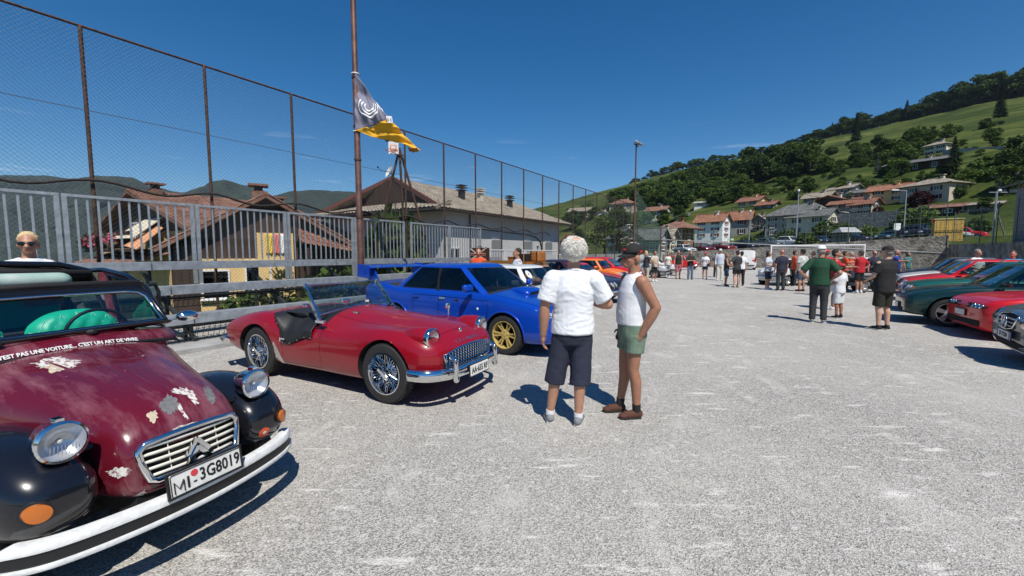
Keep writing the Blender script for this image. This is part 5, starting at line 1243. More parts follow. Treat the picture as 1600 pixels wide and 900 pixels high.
    if lights == 'rect':
        for s_ in (-1, 1):
            l_ = conform(bv, rrect(s_*hw*.66, zl, .30, .13, .02), fr, .004, .01, 'headlight', REFL, t); conform(bv, rrect(s_*hw*.66, zl, .27, .10, .02), fr, .018, .004, 'lens', LAMP, l_)
    elif lights == 'round':
        for s_ in (-1, 1): 
            l_ = conform(bv, circ(s_*hw*.68, zl, .095), fr, .008, .02, 'headlight', REFL, t); conform(bv, circ(s_*hw*.68, zl, .080), fr, .032, .006, 'lens', LAMP, l_)
    elif lights == 'twin':
        for s_ in (-1, 1):
            conform(bv, rrect(s_*hw*.64, zl, .40, .17, .03), fr, .003, .006, 'lamp_panel', BLACK, t)
            for y in (.50, .76): 
                l_ = conform(bv, circ(s_*hw*y, zl, .07), fr, .012, .01, 'headlight', REFL, t); conform(bv, circ(s_*hw*y, zl, .058), fr, .026, .004, 'lens', LAMP, l_)
    if grille:
        g_ = conform(bv, rrect(0, zl, hw*.72, .15, .02), fr, .003, .006, 'grille', BLACK, t)
        for k in range(4): conform(bv, rrect(0, zl-.055+.037*k, hw*.70, .012, .003, 1), fr, .012, .004, 'slat', CHROME if lights == 'round' else BLACK, g_)
    bmm = bumper or BLACK; zbm = zb0+.23
    bp = MB(); pts = [(xf-.45, hw+.015, zbm), (xf-.12, hw*.97, zbm), (xf+.02, hw*.80, zbm), (xf+.06, hw*.4, zbm), (xf+.07, 0, zbm)]; pts += [(x, -y, z) for x, y, z in pts[-2::-1]]
    
    if tubeb: bp.tube(pts, .05, 8).build('front_bumper', bmm, t, 60)
    else:
        fb = conform(bv, rrect(0, zbm+.06, hw*1.5, .014, .004), fr, .001, .003, 'bumper_seam', BLACK, t, 9, .0)
        for s_ in (-1, 1): conform(bv, rrect(xf-.42, zbm+.06, .42, .014, .004), SD(s_), .001, .003, 'bumper_seam', BLACK, t, 9, .0)
    bp = MB(); pts = [(xt+.35, hw*.99, zbm+.02), (xt+.10, hw*.93, zbm+.02), (xt-.03, hw*.75, zbm+.02), (xt-.05, 0, zbm+.02)]; pts += [(x, -y, z) for x, y, z in pts[-2::-1]]; (bp.tube(pts, .05, 8).build('rear_bumper', bmm, t, 60) if tubeb else None)
    if plate_txt is not None: plate(t, xf+(.085 if tubeb else .03), 0, zbm-.03, plate_txt, .40, .10, blue=blue)
    for s_ in (-1, 1):
        conform(bv, rrect(s_*hw*.74, zt-.20, .20, .14, .02), RRr(), .004, .01, 'tail_light', REDL, t)
    if detail >= 1:
        for s_ in (-1, 1):
            mr = bevel(MB().box((xc-.28, s_*(hw+.09), zb+.085), (.10, .20, .125), Euler((0, 0, s_*.25)).to_matrix()).build('wing_mirror', BLACK if bumper is None else body, t, 180), .045, 4); MB().bar((xc-.30, s_*(hw-.04), zb+.03), (xc-.30, s_*(hw+.06), zb+.07), .03).build('mirror_arm', BLACK, mr)
            conform(bv, rrect(xc-.95, zb-.12, .14, .03, .008), SD(s_), .006, .012, 'door_handle', BLACK if bumper is None else CHROME, t)
            MB().bar((xc-.02, s_*.12, hc+.03), (xc-.08, s_*.55, hc+.04), .016).build('wiper', BLACK, t)
    return t, bv, gbv
# ---------------------------------------------------------------- the red roadster
REDP = paint('cherry red paint', (.26, .003, .012)); TON = mat('black vinyl', (.014, .014, .015), .55, bump=.35, bscale=120, bdist=.004)
def roadster(loc, rz):
    t = thing('roadster', 'cherry red open roadster with wire wheels and black tonneau cover', 'sports car', loc, rz)
    # x, half width, bottom, side bulge z, crest z, crest y, valley z, valley y, centre z
    D_ = [(.66, .40, .40, .50, .575, .34, .585, .22, .59), (.61, .55, .33, .50, .655, .46, .665, .30, .675), (.50, .655, .29, .50, .735, .53, .735, .36, .765), (.32, .695, .25, .52, .785, .56, .765, .40, .825), (.05, .705, .21, .53, .815, .58, .775, .42, .868),
          (-.25, .705, .19, .52, .805, .58, .782, .43, .895), (-.55, .695, .18, .50, .775, .575, .80, .43, .915), (-.85, .685, .18, .50, .76, .57, .845, .43, .945), (-1.02, .682, .18, .49, .785, .57, .88, .43, .955),
          (-1.12, .68, .18, .48, .775, .585, .86, .43, .92), (-1.32, .68, .18, .45, .64, .60, .845, .45, .885), (-1.55, .68, .18, .44, .60, .60, .83, .46, .855), (-1.72, .685, .18, .46, .68, .60, .835, .46, .85), (-1.84, .695, .19, .50, .80, .59, .845, .46, .855),
          (-2.0, .712, .20, .52, .85, .585, .85, .45, .862), (-2.26, .718, .22, .53, .865, .575, .845, .43, .865), (-2.55, .712, .24, .53, .825, .56, .80, .41, .822), (-2.85, .69, .28, .53, .755, .53, .715, .38, .735), (-3.05, .645, .33, .52, .68, .48, .63, .33, .645), (-3.12, .54, .40, .51, .60, .40, .57, .28, .575)]
    S_ = [(x, [(0, zb), (w*.82, zb), (w*.96, zb+.035), (w, zm), (w*.975, lerp(zm, zc, .62)), (yc, zc), (yv, zv), (yv*.55, lerp(zv, zh, .75)), (0, zh)]) for (x, w, zb, zm, zc, yc, zv, yv, zh) in D_]
    xsn = [q[0] for q in S_]
    def region(i, j, s_):
        if 0 <= i < len(S_)-1:
            xm = (xsn[i]+xsn[i+1])/2
            if j >= 6 and -.95 < xm < .45: return 1
            if -2.02 < xm < -1.05 and j >= 5: return 2
            if -1.76 < xm < -1.00 and j in (2, 3, 4): return 3
            if j >= 6 and -3.0 < xm < -2.1: return 4
        return 0
    me = refine(loft_body(S_, region), 3, wells([(0, .325), (-2.235, .325)], 1.41, .372, .26), 5); bv = bvh(me)
    split_parts(me, {0: ('body', REDP), 1: ('bonnet', REDP), 2: ('tonneau_cover', TON), 3: ('door', REDP), 4: ('boot_lid', REDP), 5: ('wheel_arch', DARK)}, t, .0022, 50)
    for x in (0, -2.235):
        for s_ in (-1, 1): wheel(t, x, s_*.60, .325, .15, 'wire', CHROME, .225)
    # tonneau flap over the doors, as a draped sheet
    for s_ in (-1, 1):
        nx_, nz = 22, 8; b = MB()
        for j in range(nz+1):
            for i in range(nx_+1):
                x = lerp(-1.16, -1.86, i/nx_); f = j/nz; zb_ = lerp(.60, .50, min(1, max(0, (i/nx_-.15)/.4))) if i/nx_ < .72 else lerp(.50, .80, sm((i/nx_-.72)/.28)); zt_ = .86
                z = lerp(zt_, zb_, f); h = bv.ray_cast(V((x, s_*3, z)), V((0, -s_, 0))); y = h[0].y if h[0] else s_*.5
                y = s_*max(abs(y), .40+.25*sm(f*1.4)); bulge = .018+.028*noise.noise((x*5, z*6, s_))*math.sin(f*PI)+.012*math.sin(i*.9+j*.8)*math.sin(f*PI)
                b.v.append((x, y+s_*bulge, z))
        w_ = nx_+1; b.f = [(j*w_+i, j*w_+i+1, (j+1)*w_+i+1, (j+1)*w_+i) for j in range(nz) for i in range(nx_)]; b.m = [0]*len(b.f)
        o = solid(b.build('cover_flap', TON, t, 180), .004)
        for i in range(0, nx_+1, 4): p_ = b.v[nz*w_+i]; MB().ell((p_[0], p_[1]+s_*.003, p_[2]+.012), (.009, .005, .009), n=8).build('press_stud', CHROME, o)
    # steering wheel hump under the cover, rear view mirror on the scuttle
    MB().ell((-1.32, .30, .885), (.17, .2, .07), n=16).build('wheel_hump', TON, t, 180)
    # windscreen
    zB, zT, xB, xT = .93, 1.225, -1.0, -1.27; ws = MB()
    def wp(y, f): return V((lerp(xB, xT, f)-.10*(y/.6)**2*.8, y*lerp(1.0, .93, f), lerp(zB-.07*(y/.62)**2, zT, f)))
    ys_ = [-.62+1.24*i/16 for i in range(17)]
    g_ = MB(); g_.v = [tuple(wp(y, f)) for f in (.06, 1) for y in ys_]; g_.f = [(i, i+1, 17+i+1, 17+i) for i in range(16)]; g_.m = [0]*16
    gl = solid(g_.build('windscreen', glass('clear glass', (.86, .90, .89), 1.5), t, 180), .004)
    ws.tube([wp(y, 1.0) for y in ys_], .011, 6); ws.tube([wp(y, .04) for y in ys_], .009, 6)
    ws.build('screen_frame', CHROME, t, 60)
    for s_ in (-1, 1):
        MB().bar(wp(s_*.62, -.12), wp(s_*.625, 1.02), .028, .05).box(wp(s_*.64, -.12)+V((.05, 0, 0)), (.15, .035, .03)).build('screen_pillar', CHROME, t)
    MB().box(wp(0.1, .18)+V((.01, 0, 0)), (.006, .06, .03)).build('tax_sticker', WHITEP, gl)
    for y in (-.22, .16): MB().tube([wp(y, .0)+V((.02, 0, .01)), wp(y+.28, .16)+V((.02, 0, 0))], .006, 5).build('wiper', CHROME, t)
    # lamps
    for s_ in (-1, 1):
        hl = MB().lathe([(.105, -.22), (.107, -.02), (.112, 0), (.110, .018), (.098, .026)], (.515, s_*.485, .725), 'x', 28).build('headlight', CHROME, t, 50); 
        MB().lathe([(.06, -.36), (.105, -.26), (.115, -.14), (.112, -.04), (.107, -.02)], (.505, s_*.485, .725), 'x', 28).build('headlight_bowl', REDP, hl, 60)
        MB().lathe([(.098, .024), (.07, .040), (.03, .047), (.001, .049)], (.515, s_*.485, .725), 'x', 28).build('lens', LAMP, hl, 180); MB().lathe([(.096, .01), (.06, -.03), (.001, -.05)], (.515, s_*.485, .725), 'x', 24).build('reflector', REFL, hl, 180)
        MB().lathe([(.001, .05), (.03, .04), (.036, .02), (.036, 0)], (.60, s_*.405, .475), 'x', 16).build('side_lamp', LAMP, t, 50)
    # egg crate grille
    out = []
    for i in range(25): a = i/24; y = lerp(-.46, .46, a); out.append((y, .605-.055*(abs(y)/.46)**2.4))
    for i in range(25): a = i/24; y = lerp(.46, -.46, a); out.append((y, .405+.02*(abs(y)/.46)**2))
    fr = FR(); gg = conform(bv, out, fr, .006, .002, 'grille', DARK, t, 12)
    def grx(y, z): h = bv.ray_cast(V((5, y, z)), V((-1, 0, 0))); return h[0].x if h[0] else .5
    gr = MB()
    for k in range(7):
        f = k/6; gr.tube([(grx(y, lerp(.42, .59-.05*(abs(y)/.46)**2.4, f))+.022, y, lerp(.412+.015*(abs(y)/.46)**2, .598-.05*(abs(y)/.46)**2.4, f)) for y in np.linspace(-.445, .445, 17)], .006, 4)
    for k in range(19):
        y = lerp(-.43, .43, k/18); z1_ = .598-.05*(abs(y)/.46)**2.4; gr.tube([(grx(y, z)+.018, y, z) for z in np.linspace(.415, z1_, 5)], .0045, 4)
    gr.build('grille_bars', CHROME, gg, 60)
    MB().tube([(grx(y, z)+.014, y, z) for y, z in out[::2]], .010, 6, closed=True).build('grille_surround', CHROME, gg, 60)
    # bumper and over-riders
    bp = [(.40, .735, .385), (.56, .69, .38), (.66, .58, .375), (.73, .38, .37), (.75, 0, .37)]; bp += [(x, -y, z) for x, y, z in bp[-2::-1]]
    b = MB(); 
    pr_ = [(-.01, -.065), (.022, -.05), (.034, 0), (.022, .05), (-.01, .065)]
    from mathutils import geometry
    P_ = [V(p_) for p_ in bp]; fine = []
    for i in range(len(P_)-1):
        a, b0, c, d = P_[max(i-1, 0)], P_[i], P_[i+1], P_[min(i+2, len(P_)-1)]
        for k in range(6):
            u = k/6; fine.append(.5*((2*b0)+(c-a)*u+(2*a-5*b0+4*c-d)*u*u+(3*b0-a-3*c+d)*u**3))
    fine.append(P_[-1])
    for i, p_ in enumerate(fine):
        d = (fine[min(i+1, len(fine)-1)]-fine[max(i-1, 0)]).normalized(); n_ = V((0, 0, 1)).cross(d)*-1
        n_ = n_ if n_.dot(V((1, 0, 0))+p_*.6) > 0 else -n_
        for (o_, z_) in pr_: b.v.append(tuple(p_+n_*o_+V((0, 0, z_))))
    for i in range(len(fine)-1):
        for k in range(4): b.f.append((i*5+k, (i+1)*5+k, (i+1)*5+k+1, i*5+k+1)); b.m.append(0)
    fb = solid(b.build('front_bumper', CHROME, t, 180), .006)
    for s_ in (-1, 1): MB().cone((.755, s_*.40, .30), (.745, s_*.40, .50), .035, .028, 12).cone((.745, s_*.40, .50), (.69, s_*.40, .535), .028, .02, 10).build('overrider', CHROME, fb, 60)
    plate(t, .80, -.02, .345, 'AA·655 RF', .36, .115, size=.088, sx=.82, tilt=.05)
    bp2 = [(-2.9, .70, .40), (-3.15, .62, .40), (-3.20, 0, .40), (-3.15, -.62, .40), (-2.9, -.70, .40)]; MB().tube(bp2, .045, 8).build('rear_bumper', CHROME, t, 60)
    # badge and lettering on the nose
    def nose(y, z): h = bv.ray_cast(V((5, y, z)), V((-1, 0, 0))); return h[0], h[1]
    p_, n_ = nose(0, .735); MB().ell(p_+n_*.005, (.014, .028, .034), n=12).build('bonnet_badge', CHROME, t, 180)
    for i, ch in enumerate('TRIUMPH'):
        y = -.20+.40*i/6; p_, n_ = nose(y, .655-.02*abs(y)); o = text_on(t, ch, .05, p_+n_*.004, (0, 0, 0), CHROME, 'letter', .003, bold=.002); 
        X_ = V((0, 1, 0)); Z_ = n_; Y_ = Z_.cross(X_).normalized(); o.rotation_euler = Matrix((X_, Y_, Z_)).transposed().to_euler()
    # wing mirror on the far wing, filler cap, door handle, stone guard, side beading
    MB().tube([(-.05, .56, .80), (-.05, .565, .90)], .010, 6).ell((-.06, .565, .925), (.03, .05, .05), n=12).build('wing_mirror', CHROME, t, 60)
    MB().tube([(-1.04, -.25, .94), (-1.02, -.25, 1.0)], .006, 6).ell((-1.03, -.25, 1.02), (.015, .07, .03), n=12).build('rear_view_mirror', CHROME, t, 60)
    sd_ = SD(-1)
    MB().box((-1.66, -.695, .555), (.09, .022, .018)).box((-1.70, -.70, .545), (.02, .02, .05)).build('door_handle', CHROME, t)
    for s_ in (-1, 1):
        conform(bv, [(-1.93, .20), (-1.80, .22), (-1.72, .215), (-1.745, .30), (-1.80, .42), (-1.86, .50), (-1.875, .47), (-1.87, .36)], SD(s_), .003, .003, 'stone_guard', mat('brushed aluminium', (.62, .61, .58), .35, .9, var=.1), t, 9, back=.0)
        pts = []
        for k in range(16):
            x = lerp(.47, -.30, k/15); h = bv.ray_cast(V((x, s_*.64, 3)), V((0, 0, -1))); 
            if h[0]: pts.append(h[0]+V((0, 0, .004)))
    for a_, b_ in (((-.26, .70), (.02, .45)), ((-.26, .70), (-.26, .70))):
        pass
    h = bv.ray_cast(V((.12, -3, .68)), V((0, 1, 0))); MB().ell(h[0], (.008, .006, .008), n=8).build('side_repeater', AMBER, t)
    h = bv.ray_cast(V((-2.15, 0, 3)), V((0, 0, -1))); MB().lathe([(.05, 0), (.05, .02), (.035, .03), (.001, .03)], h[0], n=16).build('filler_cap', CHROME, t, 50)
    # bonnet bulge vents and hinges
    for s_ in (-1, 1):
        h = bv.ray_cast(V((-.80, s_*.30, 3)), V((0, 0, -1))); MB().bar(h[0]+V((-.05, 0, .008)), h[0]+V((.06, 0, .006)), .02).build('bonnet_hinge', CHROME, t)
    MB().box((-1.1, 0, .22), (2.0, 1.0, .08)).build('chassis', DARK, t)
    return t
roadster((-1.06, 5.02, 0), R(-28))
# ---------------------------------------------------------------- the weathered maroon and black economy car
def weathered(name, col, faded, primer):
    m = paint(name, col, var=.12); t = m.node_tree; p = t.nodes['Principled BSDF']; src = p.inputs['Base Color'].links[0].from_socket
    tcn = [n for n in t.nodes if n.type == 'TEX_COORD'][0]
    def layer(src, sc, st, lo, hi, colr, amt, rot=0.0, loc=(0, 0, 0), det=6):
        mp_ = t.nodes.new('ShaderNodeMapping'); mp_.inputs['Scale'].default_value = st; mp_.inputs['Rotation'].default_value = (0, 0, rot); mp_.inputs['Location'].default_value = loc; t.links.new(tcn.outputs['Object'], mp_.inputs[0])
        n = t.nodes.new('ShaderNodeTexNoise'); n.inputs['Scale'].default_value = sc; n.inputs['Detail'].default_value = det; n.inputs['Roughness'].default_value = .65; t.links.new(mp_.outputs[0], n.inputs['Vector'])
        r_ = t.nodes.new('ShaderNodeMapRange'); r_.inputs[1].default_value = lo; r_.inputs[2].default_value = hi; r_.inputs[4].default_value = amt; t.links.new(n.outputs['Fac'], r_.inputs[0])
        x = t.nodes.new('ShaderNodeMixRGB'); t.links.new(r_.outputs[0], x.inputs[0]); t.links.new(src, x.inputs[1]); x.inputs[2].default_value = (*colr, 1); return x.outputs[0], r_.outputs[0]
    a, f1 = layer(src, 2.4, (.7, 2.6, 1), .48, .66, faded, .62, .25, (3, 1, 0)); b_, f2 = layer(a, 3.0, (1, 1, 1), .67, .72, primer, .85, 0, (7.7, 2, 1)); c, f3 = layer(b_, 38, (1, 1, 1), .745, .76, (.62, .6, .56), .8, 0, (0, 0, 0), 3)
    t.links.new(c, p.inputs['Base Color'])
    mr = t.nodes.new('ShaderNodeMath'); mr.operation = 'MULTIPLY_ADD'; mr.inputs[1].default_value = .5; mr.inputs[2].default_value = .22; t.links.new(f1, mr.inputs[0]); t.links.new(mr.outputs[0], p.inputs['Roughness'])
    cr = t.nodes.new('ShaderNodeMath'); cr.operation = 'MULTIPLY_ADD'; cr.inputs[1].default_value = .5; cr.inputs[2].default_value = .05; t.links.new(f1, cr.inputs[0]); t.links.new(cr.outputs[0], p.inputs['Coat Roughness']); p.inputs['Coat Weight'].default_value = .8
    return m
MAR = weathered('weathered maroon', (.115, .006, .016), (.27, .105, .13), (.17, .17, .175)); BLK = paint('old black paint', (.007, .008, .012), rough=.25); CHP = mat('flaked filler', (.62, .60, .56), .8, scale=42, col2=(.14, .02, .03), lo=.50, hi=.60, var=.01); CHW = mat('bumper white', (.70, .71, .70), .55, var=.10, scale=18, bump=.2, bscale=50)
GRN = mat('green quilted vinyl', (.008, .46, .30), .42, bump=.2, bscale=200, bdist=.002); CANV = mat('black canvas', (.012, .012, .013), .8, bump=.3, bscale=150, bdist=.004)
def oldcar(loc, rz):
    t = thing('economy_car', 'weathered maroon and black old car with open canvas roof and white bumper', 'car', loc, rz)
    # bonnet
    D_ = [(.575, .265, .43, .60, .655), (.555, .295, .41, .66, .735), (.47, .325, .40, .73, .825), (.30, .360, .40, .775, .895), (.02, .425, .42, .82, .955), (-.28, .505, .46, .87, 1.005), (-.52, .580, .50, .92, 1.04), (-.62, .605, .52, .945, 1.052)]
    S_ = [(x, [(0, zb), (w*.85, zb), (w*.985, zb+.05), (w, lerp(zb, zs, .55)), (w*.965, zs-.015), (w*.86, lerp(zs, zt, .50)), (w*.58, lerp(zs, zt, .86)), (w*.28, lerp(zs, zt, .98)), (0, zt)]) for x, w, zb, zs, zt in D_]
    me = refine(loft_body(S_, lambda i, j, s_: 0), 3); bv = bvh(me); split_parts(me, {0: ('bonnet', MAR)}, t, .002, 45)
    def top(x, y): h = bv.ray_cast(V((x, y, 3)), V((0, 0, -1))); return h[0], h[1]
    def nose(y, z): h = bv.ray_cast(V((5, y, z)), V((-1, 0, 0))); return h[0] if h[0] else V((.55, y, z))
    for yb in (-.78, -.40, .40, .78, 0.0):                      # pressed ribs
        b = MB(); pts = []
        for k in range(20):
            x = lerp(.40, -.58, k/19); w = np.interp(-x, [-d[0] for d in D_], [d[1] for d in D_]); p_, n_ = top(x, yb*w*.86)
            if p_: pts.append(p_-n_*.0125)
        b.tube(pts, [.012+.006*math.sin(PI*k/(len(pts)-1)) if 0 < k < len(pts)-1 else .009 for k in range(len(pts))], 8); b.build('bonnet_rib', MAR, t, 180)
    # wings
    Wg = [(.545, .43, .565, .50, .58), (.51, .37, .645, .415, .66), (.41, .335, .705, .355, .735), (.22, .325, .74, .33, .80), (-.03, .335, .75, .34, .825), (-.30, .38, .745, .37, .775), (-.55, .46, .725, .42, .66), (-.68, .54, .69, .48, .58)]
    for s_ in (-1, 1):
        b = MB(); n = 14
        for x, yi, yo, z0, z1 in Wg:
            for k in range(n):
                a = 2*PI*k/n; ca, sa = math.cos(a), math.sin(a); q = .78
                b.v.append((x, s_*(lerp(yi, yo, .5)+(yo-yi)/2*math.copysign(abs(ca)**q, ca)), lerp(z0, z1, .5)+(z1-z0)/2*math.copysign(abs(sa)**q, sa)))
        for i in range(len(Wg)-1):
            for k in range(n): b.f.append((i*n+k, i*n+(k+1) % n, (i+1)*n+(k+1) % n, (i+1)*n+k)); b.m.append(0)
        b.f += [tuple(range(n)), tuple((len(Wg)-1)*n+k for k in range(n))]; b.m += [0, 0]
        cut = wells([(0, .28)], 1.56, .345, .27)
        mw = refine(b, 2, cut, 1); split_parts(mw, {0: ('wing', BLK), 1: ('wheel_arch', DARK)}, t, .0, 45)
        wv = bvh(mw)
        for x in (0, -2.4): wheel(t, x, s_*.64, .295, .135, 'steel', SILVER, .19)
        fr = FR()
        # indicators on the wings, brackets
        io = conform(wv, circ(s_*.60, .545, .050), fr, .0, .012, 'indicator_ring', BLACK, t); conform(wv, circ(s_*.60, .545, .040), fr, .014, .02, 'indicator_lens', AMBER, io)
        if s_ > 0: 
            st_ = conform(wv, circ(.47, .475, .034), fr, .002, .002, 'round_sticker', mat('orange sticker', (.75, .10, .02), .5), t); conform(wv, circ(.47, .475, .012, 6), fr, .005, .001, 'sticker_mark', PLATE, st_)
        else:
            for (y, z, a, bb) in ((-.52, .395, .05, .016), (-.42, .43, .018, .010)): conform(wv, circ(y, z, a, 10, bb), fr, .002, .002, 'paint_chip', CHP, t)
        # headlamps on a bar
        c = V((.46, s_*.475, .80)); hl = MB().lathe([(.001, -.16), (.04, -.155), (.072, -.12), (.090, -.06), (.094, -.01), (.098, 0), (.096, .014), (.086, .02)], c, 'x', 28).build('headlight', CHROME, t, 50)
        MB().lathe([(.087, .018), (.06, .030), (.03, .036), (.001, .038)], c, 'x', 28).build('lens', LAMP, hl, 180); MB().lathe([(.085, .012), (.06, -.03), (.03, -.05), (.001, -.055)], c, 'x', 28).build('reflector', REFL, hl, 180); MB().ell(c+V((-.02, 0, 0)), (.014, .014, .014), n=10).build('bulb', PLATE, hl)
        fl_ = MB()
        for k in range(9): fl_.tube([c+V((.034-.002*abs(k-4), -.05+.0125*k, -.055+abs(k-4)*.004)), c+V((.036, -.05+.0125*k, -.005))], .0016, 4)
        fl_.build('lens_flute', mat('lens flute', (.42, .43, .44), .3), hl); MB().box(c+V((-.02, 0, .10)), (.05, .03, .02)).build('lamp_clip', CHROME, hl)
    MB().tube([(.36, -.60, .70), (.36, .60, .70)], .016, 8).bar((.36, -.475, .69), (.40, -.475, .76), .03).bar((.36, .475, .69), (.40, .475, .76), .03).build('lamp_bar', BLK, t)
    # grille
    def gpt(u, v):
        return V((.622-.10*(v-.5)*.34-.05*(u/.28)**2*.6, u*.93, .505+.195*v))
    out = [(-.205, 0), (.205, 0), (.235, .06), (.262, .55), (.268, .82), (.235, .99), (.12, 1.05), (0, 1.065), (-.12, 1.05), (-.235, .99), (-.268, .82), (-.262, .55), (-.235, .06)]
    b = MB(); b.v = [tuple(gpt(u*.98, v)-V((.022, 0, 0))) for u, v in out]; b.f = [tuple(range(len(out)))]; b.m = [0]; gr = b.build('grille', DARK, t)
    MB().tube([gpt(u, v)+V((.0, 0, 0)) for u, v in out], .017, 8, closed=True).build('grille_surround', CHROME, gr, 180)
    b = MB(); n_ = len(out); b.v = [tuple(gpt(u*1.03, v)-V((.0, 0, 0))) for u, v in out]+[tuple(gpt(u*1.05, v)-V((.09, 0, 0))) for u, v in out]; b.f = [(i, (i+1) % n_, n_+(i+1) % n_, n_+i) for i in range(n_)]; b.m = [0]*n_; b.build('grille_shroud', CHROME, gr, 60)
    IV = mat('ivory slat', (.68, .66, .58), .45)
    for k in range(5):
        v = .14+.185*k; ww = np.interp(v, [0, .55, 1], [.205, .25, .235]); q = MB()
        q.tube([gpt(u, v)+V((-.008, 0, 0)) for u in np.linspace(-ww, ww, 9)], .0085, 6); q.build('slat', IV, gr, 180)
    for u in (-.13, .13): MB().tube([gpt(u, .03)-V((.014, 0, 0)), gpt(u, .95)-V((.014, 0, 0))], .003, 4).build('slat_stay', IV, gr)
    for v in (.52, .30):                                             # twin chevrons
        MB().bar(gpt(-.062, v-.18)+V((.012, 0, 0)), gpt(0, v+.22)+V((.012, 0, 0)), .016, .022).bar(gpt(.062, v-.18)+V((.012, 0, 0)), gpt(0, v+.22)+V((.012, 0, 0)), .016, .022).build('chevron', CHROME, gr)
    # plate
    pl = plate(t, .705, .0, .475, None, .365, .115, tilt=.12); MB().tube([V((.007, y, z)) for y, z in rrect(0, 0, .362, .112, .008)], .003, 4, closed=True).build('plate_rim', BLACK, pl)
    mm_ = MB(); F_ = lambda y, z: V((.0075, y, z-.012)); [mm_.bar(F_(*a_), F_(*b_), .002, .0105, up=V((1, 0, 0))) for a_, b_ in (((-.168, -.030), (-.168, .030)), ((-.122, -.030), (-.122, .030)), ((-.167, .028), (-.145, -.012)), ((-.123, .028), (-.145, -.012)))]; mm_.build('letter', INK, pl); text_on(pl, 'I', .086, (.007, -.100, -.012), (PI/2, 0, PI/2), INK, bold=.001); text_on(pl, '3G8019', .092, (.007, .065, .0), (PI/2, 0, PI/2), INK, bold=.0015, sx=.74)
    MB().lathe([(.001, .002), (.018, .002), (.018, 0)], (.006, -.068, .026), 'x', 16).build('red_seal', mat('red seal', (.60, .05, .06), .5), pl); MB().box((.007, -.068, -.02), (.002, .016, .008)).build('plate_dash', INK, pl)
    # paint loss round the nose
    rs = random.Random(9)
    def blob(cy, cz, a, bb, seed):
        r_ = random.Random(seed); n = 18; ph = [r_.uniform(.55, 1.25) for _ in range(n)]; return [(cy+a*ph[i]*math.cos(2*PI*i/n), cz+bb*ph[(i*5) % n]*math.sin(2*PI*i/n)) for i in range(n)]
    fr = FR()
    MI_ = (Matrix.Translation(loc) @ Matrix.Rotation(rz, 4, 'Z') @ Matrix.Scale(.97, 4)).inverted(); M3_ = MI_.to_3x3(); ORG = MI_ @ V((0, 0, CZ))
    def line(u, v): return ORG, (M3_ @ ray(u, v)).normalized()
    PRM = mat('grey primer', (.15, .15, .155), .8, var=.25, scale=30); CRE = mat('cream filler', (.50, .42, .30), .85, var=.35, scale=25)
    def rag(pts, seed, amp=.18):
        r_ = random.Random(seed); cu = sum(p[0] for p in pts)/len(pts); cv_ = sum(p[1] for p in pts)/len(pts); o = []
        for k in range(len(pts)):
            a, c = pts[k], pts[(k+1) % len(pts)]
            for f in (0, .17, .33, .5, .66, .83): u, v = lerp(a[0], c[0], f), lerp(a[1], c[1], f); q = r_.uniform(-amp, amp*1.5); o.append((u+(cu-u)*q, v+(cv_-v)*q))
        return o
    for k, (m_, pts) in enumerate(((CHP, [(50, 566), (88, 556), (126, 563), (128, 570), (100, 578), (60, 576)]), (CRE, [(66, 573), (92, 566), (112, 572), (84, 584)]), (CHP, [(100, 577), (116, 573), (110, 580)]), (CHP, [(165, 737), (182, 731), (203, 729), (207, 741), (186, 747), (173, 746)]), (CHP, [(271, 671), (285, 663), (316, 657), (301, 668), (284, 675)]),
        (CHP, [(207, 776), (226, 765), (229, 770), (216, 781)]), (CHP, [(214, 783), (234, 770), (250, 774), (248, 792), (225, 796)]), (PRM, [(250, 630), (262, 617), (278, 625), (280, 640), (266, 647), (252, 642)]), (PRM, [(317, 600), (330, 606), (338, 622), (331, 632), (320, 618)]), (CHP, [(268, 608), (288, 605), (305, 614), (310, 632), (305, 632), (298, 619), (284, 613), (270, 614)]), (CRE, [(229, 646), (242, 640), (248, 650), (240, 663), (232, 656)]), (CHP, [(278, 622), (286, 640), (296, 655), (290, 655), (278, 637)]))):
        conform(bv, rag(pts, k), line, .0015, .001, 'paint_chip' if m_ is not PRM else 'primer_patch', m_, t, 6, .0)
    # bumper: two white rails with a black strip between
    def bump(pts, prof, name, m, par):
        P_ = [V(p_) for p_ in pts]; fine = []
        for i in range(len(P_)-1):
            a, b0, c, d = P_[max(i-1, 0)], P_[i], P_[i+1], P_[min(i+2, len(P_)-1)]
            for k in range(7): u = k/7; fine.append(.5*((2*b0)+(c-a)*u+(2*a-5*b0+4*c-d)*u*u+(3*b0-a-3*c+d)*u**3))
        fine.append(P_[-1]); b = MB(); K = len(prof); L = len(fine)
        for i, p_ in enumerate(fine):
            d = (fine[min(i+1, L-1)]-fine[max(i-1, 0)]).normalized(); n_ = d.cross(V((0, 0, 1))).normalized(); n_ = n_ if n_.x > 0 else -n_
            e = min(1, min(i, L-1-i)/4+.25)
            for o_, z_ in prof: b.v.append(tuple(p_+n_*o_*1.0+V((0, 0, z_*e))))
        for i in range(L-1):
            for k in range(K): b.f.append((i*K+k, (i+1)*K+k, (i+1)*K+(k+1) % K, i*K+(k+1) % K)); b.m.append(0)
        b.f += [tuple(range(K)), tuple((L-1)*K+k for k in range(K))]; b.m += [0, 0]; return b.build(name, m, par, 50)
    bp = [(.44, .72, .375), (.575, .58, .375), (.655, .32, .375), (.685, 0, .375)]; bp += [(x, -y, z) for x, y, z in bp[-2::-1]]
    bo = bump(bp, [(-.055, .040), (-.03, .050), (.008, .044), (.020, .024), (.018, .008), (-.03, .004)], 'front_bumper', CHW, t)
    bump([(x, y, z-.022) for x, y, z in bp], [(-.03, .030), (.010, .030), (.010, -.028), (-.03, -.028)], 'bumper_strip', BLACK, bo)
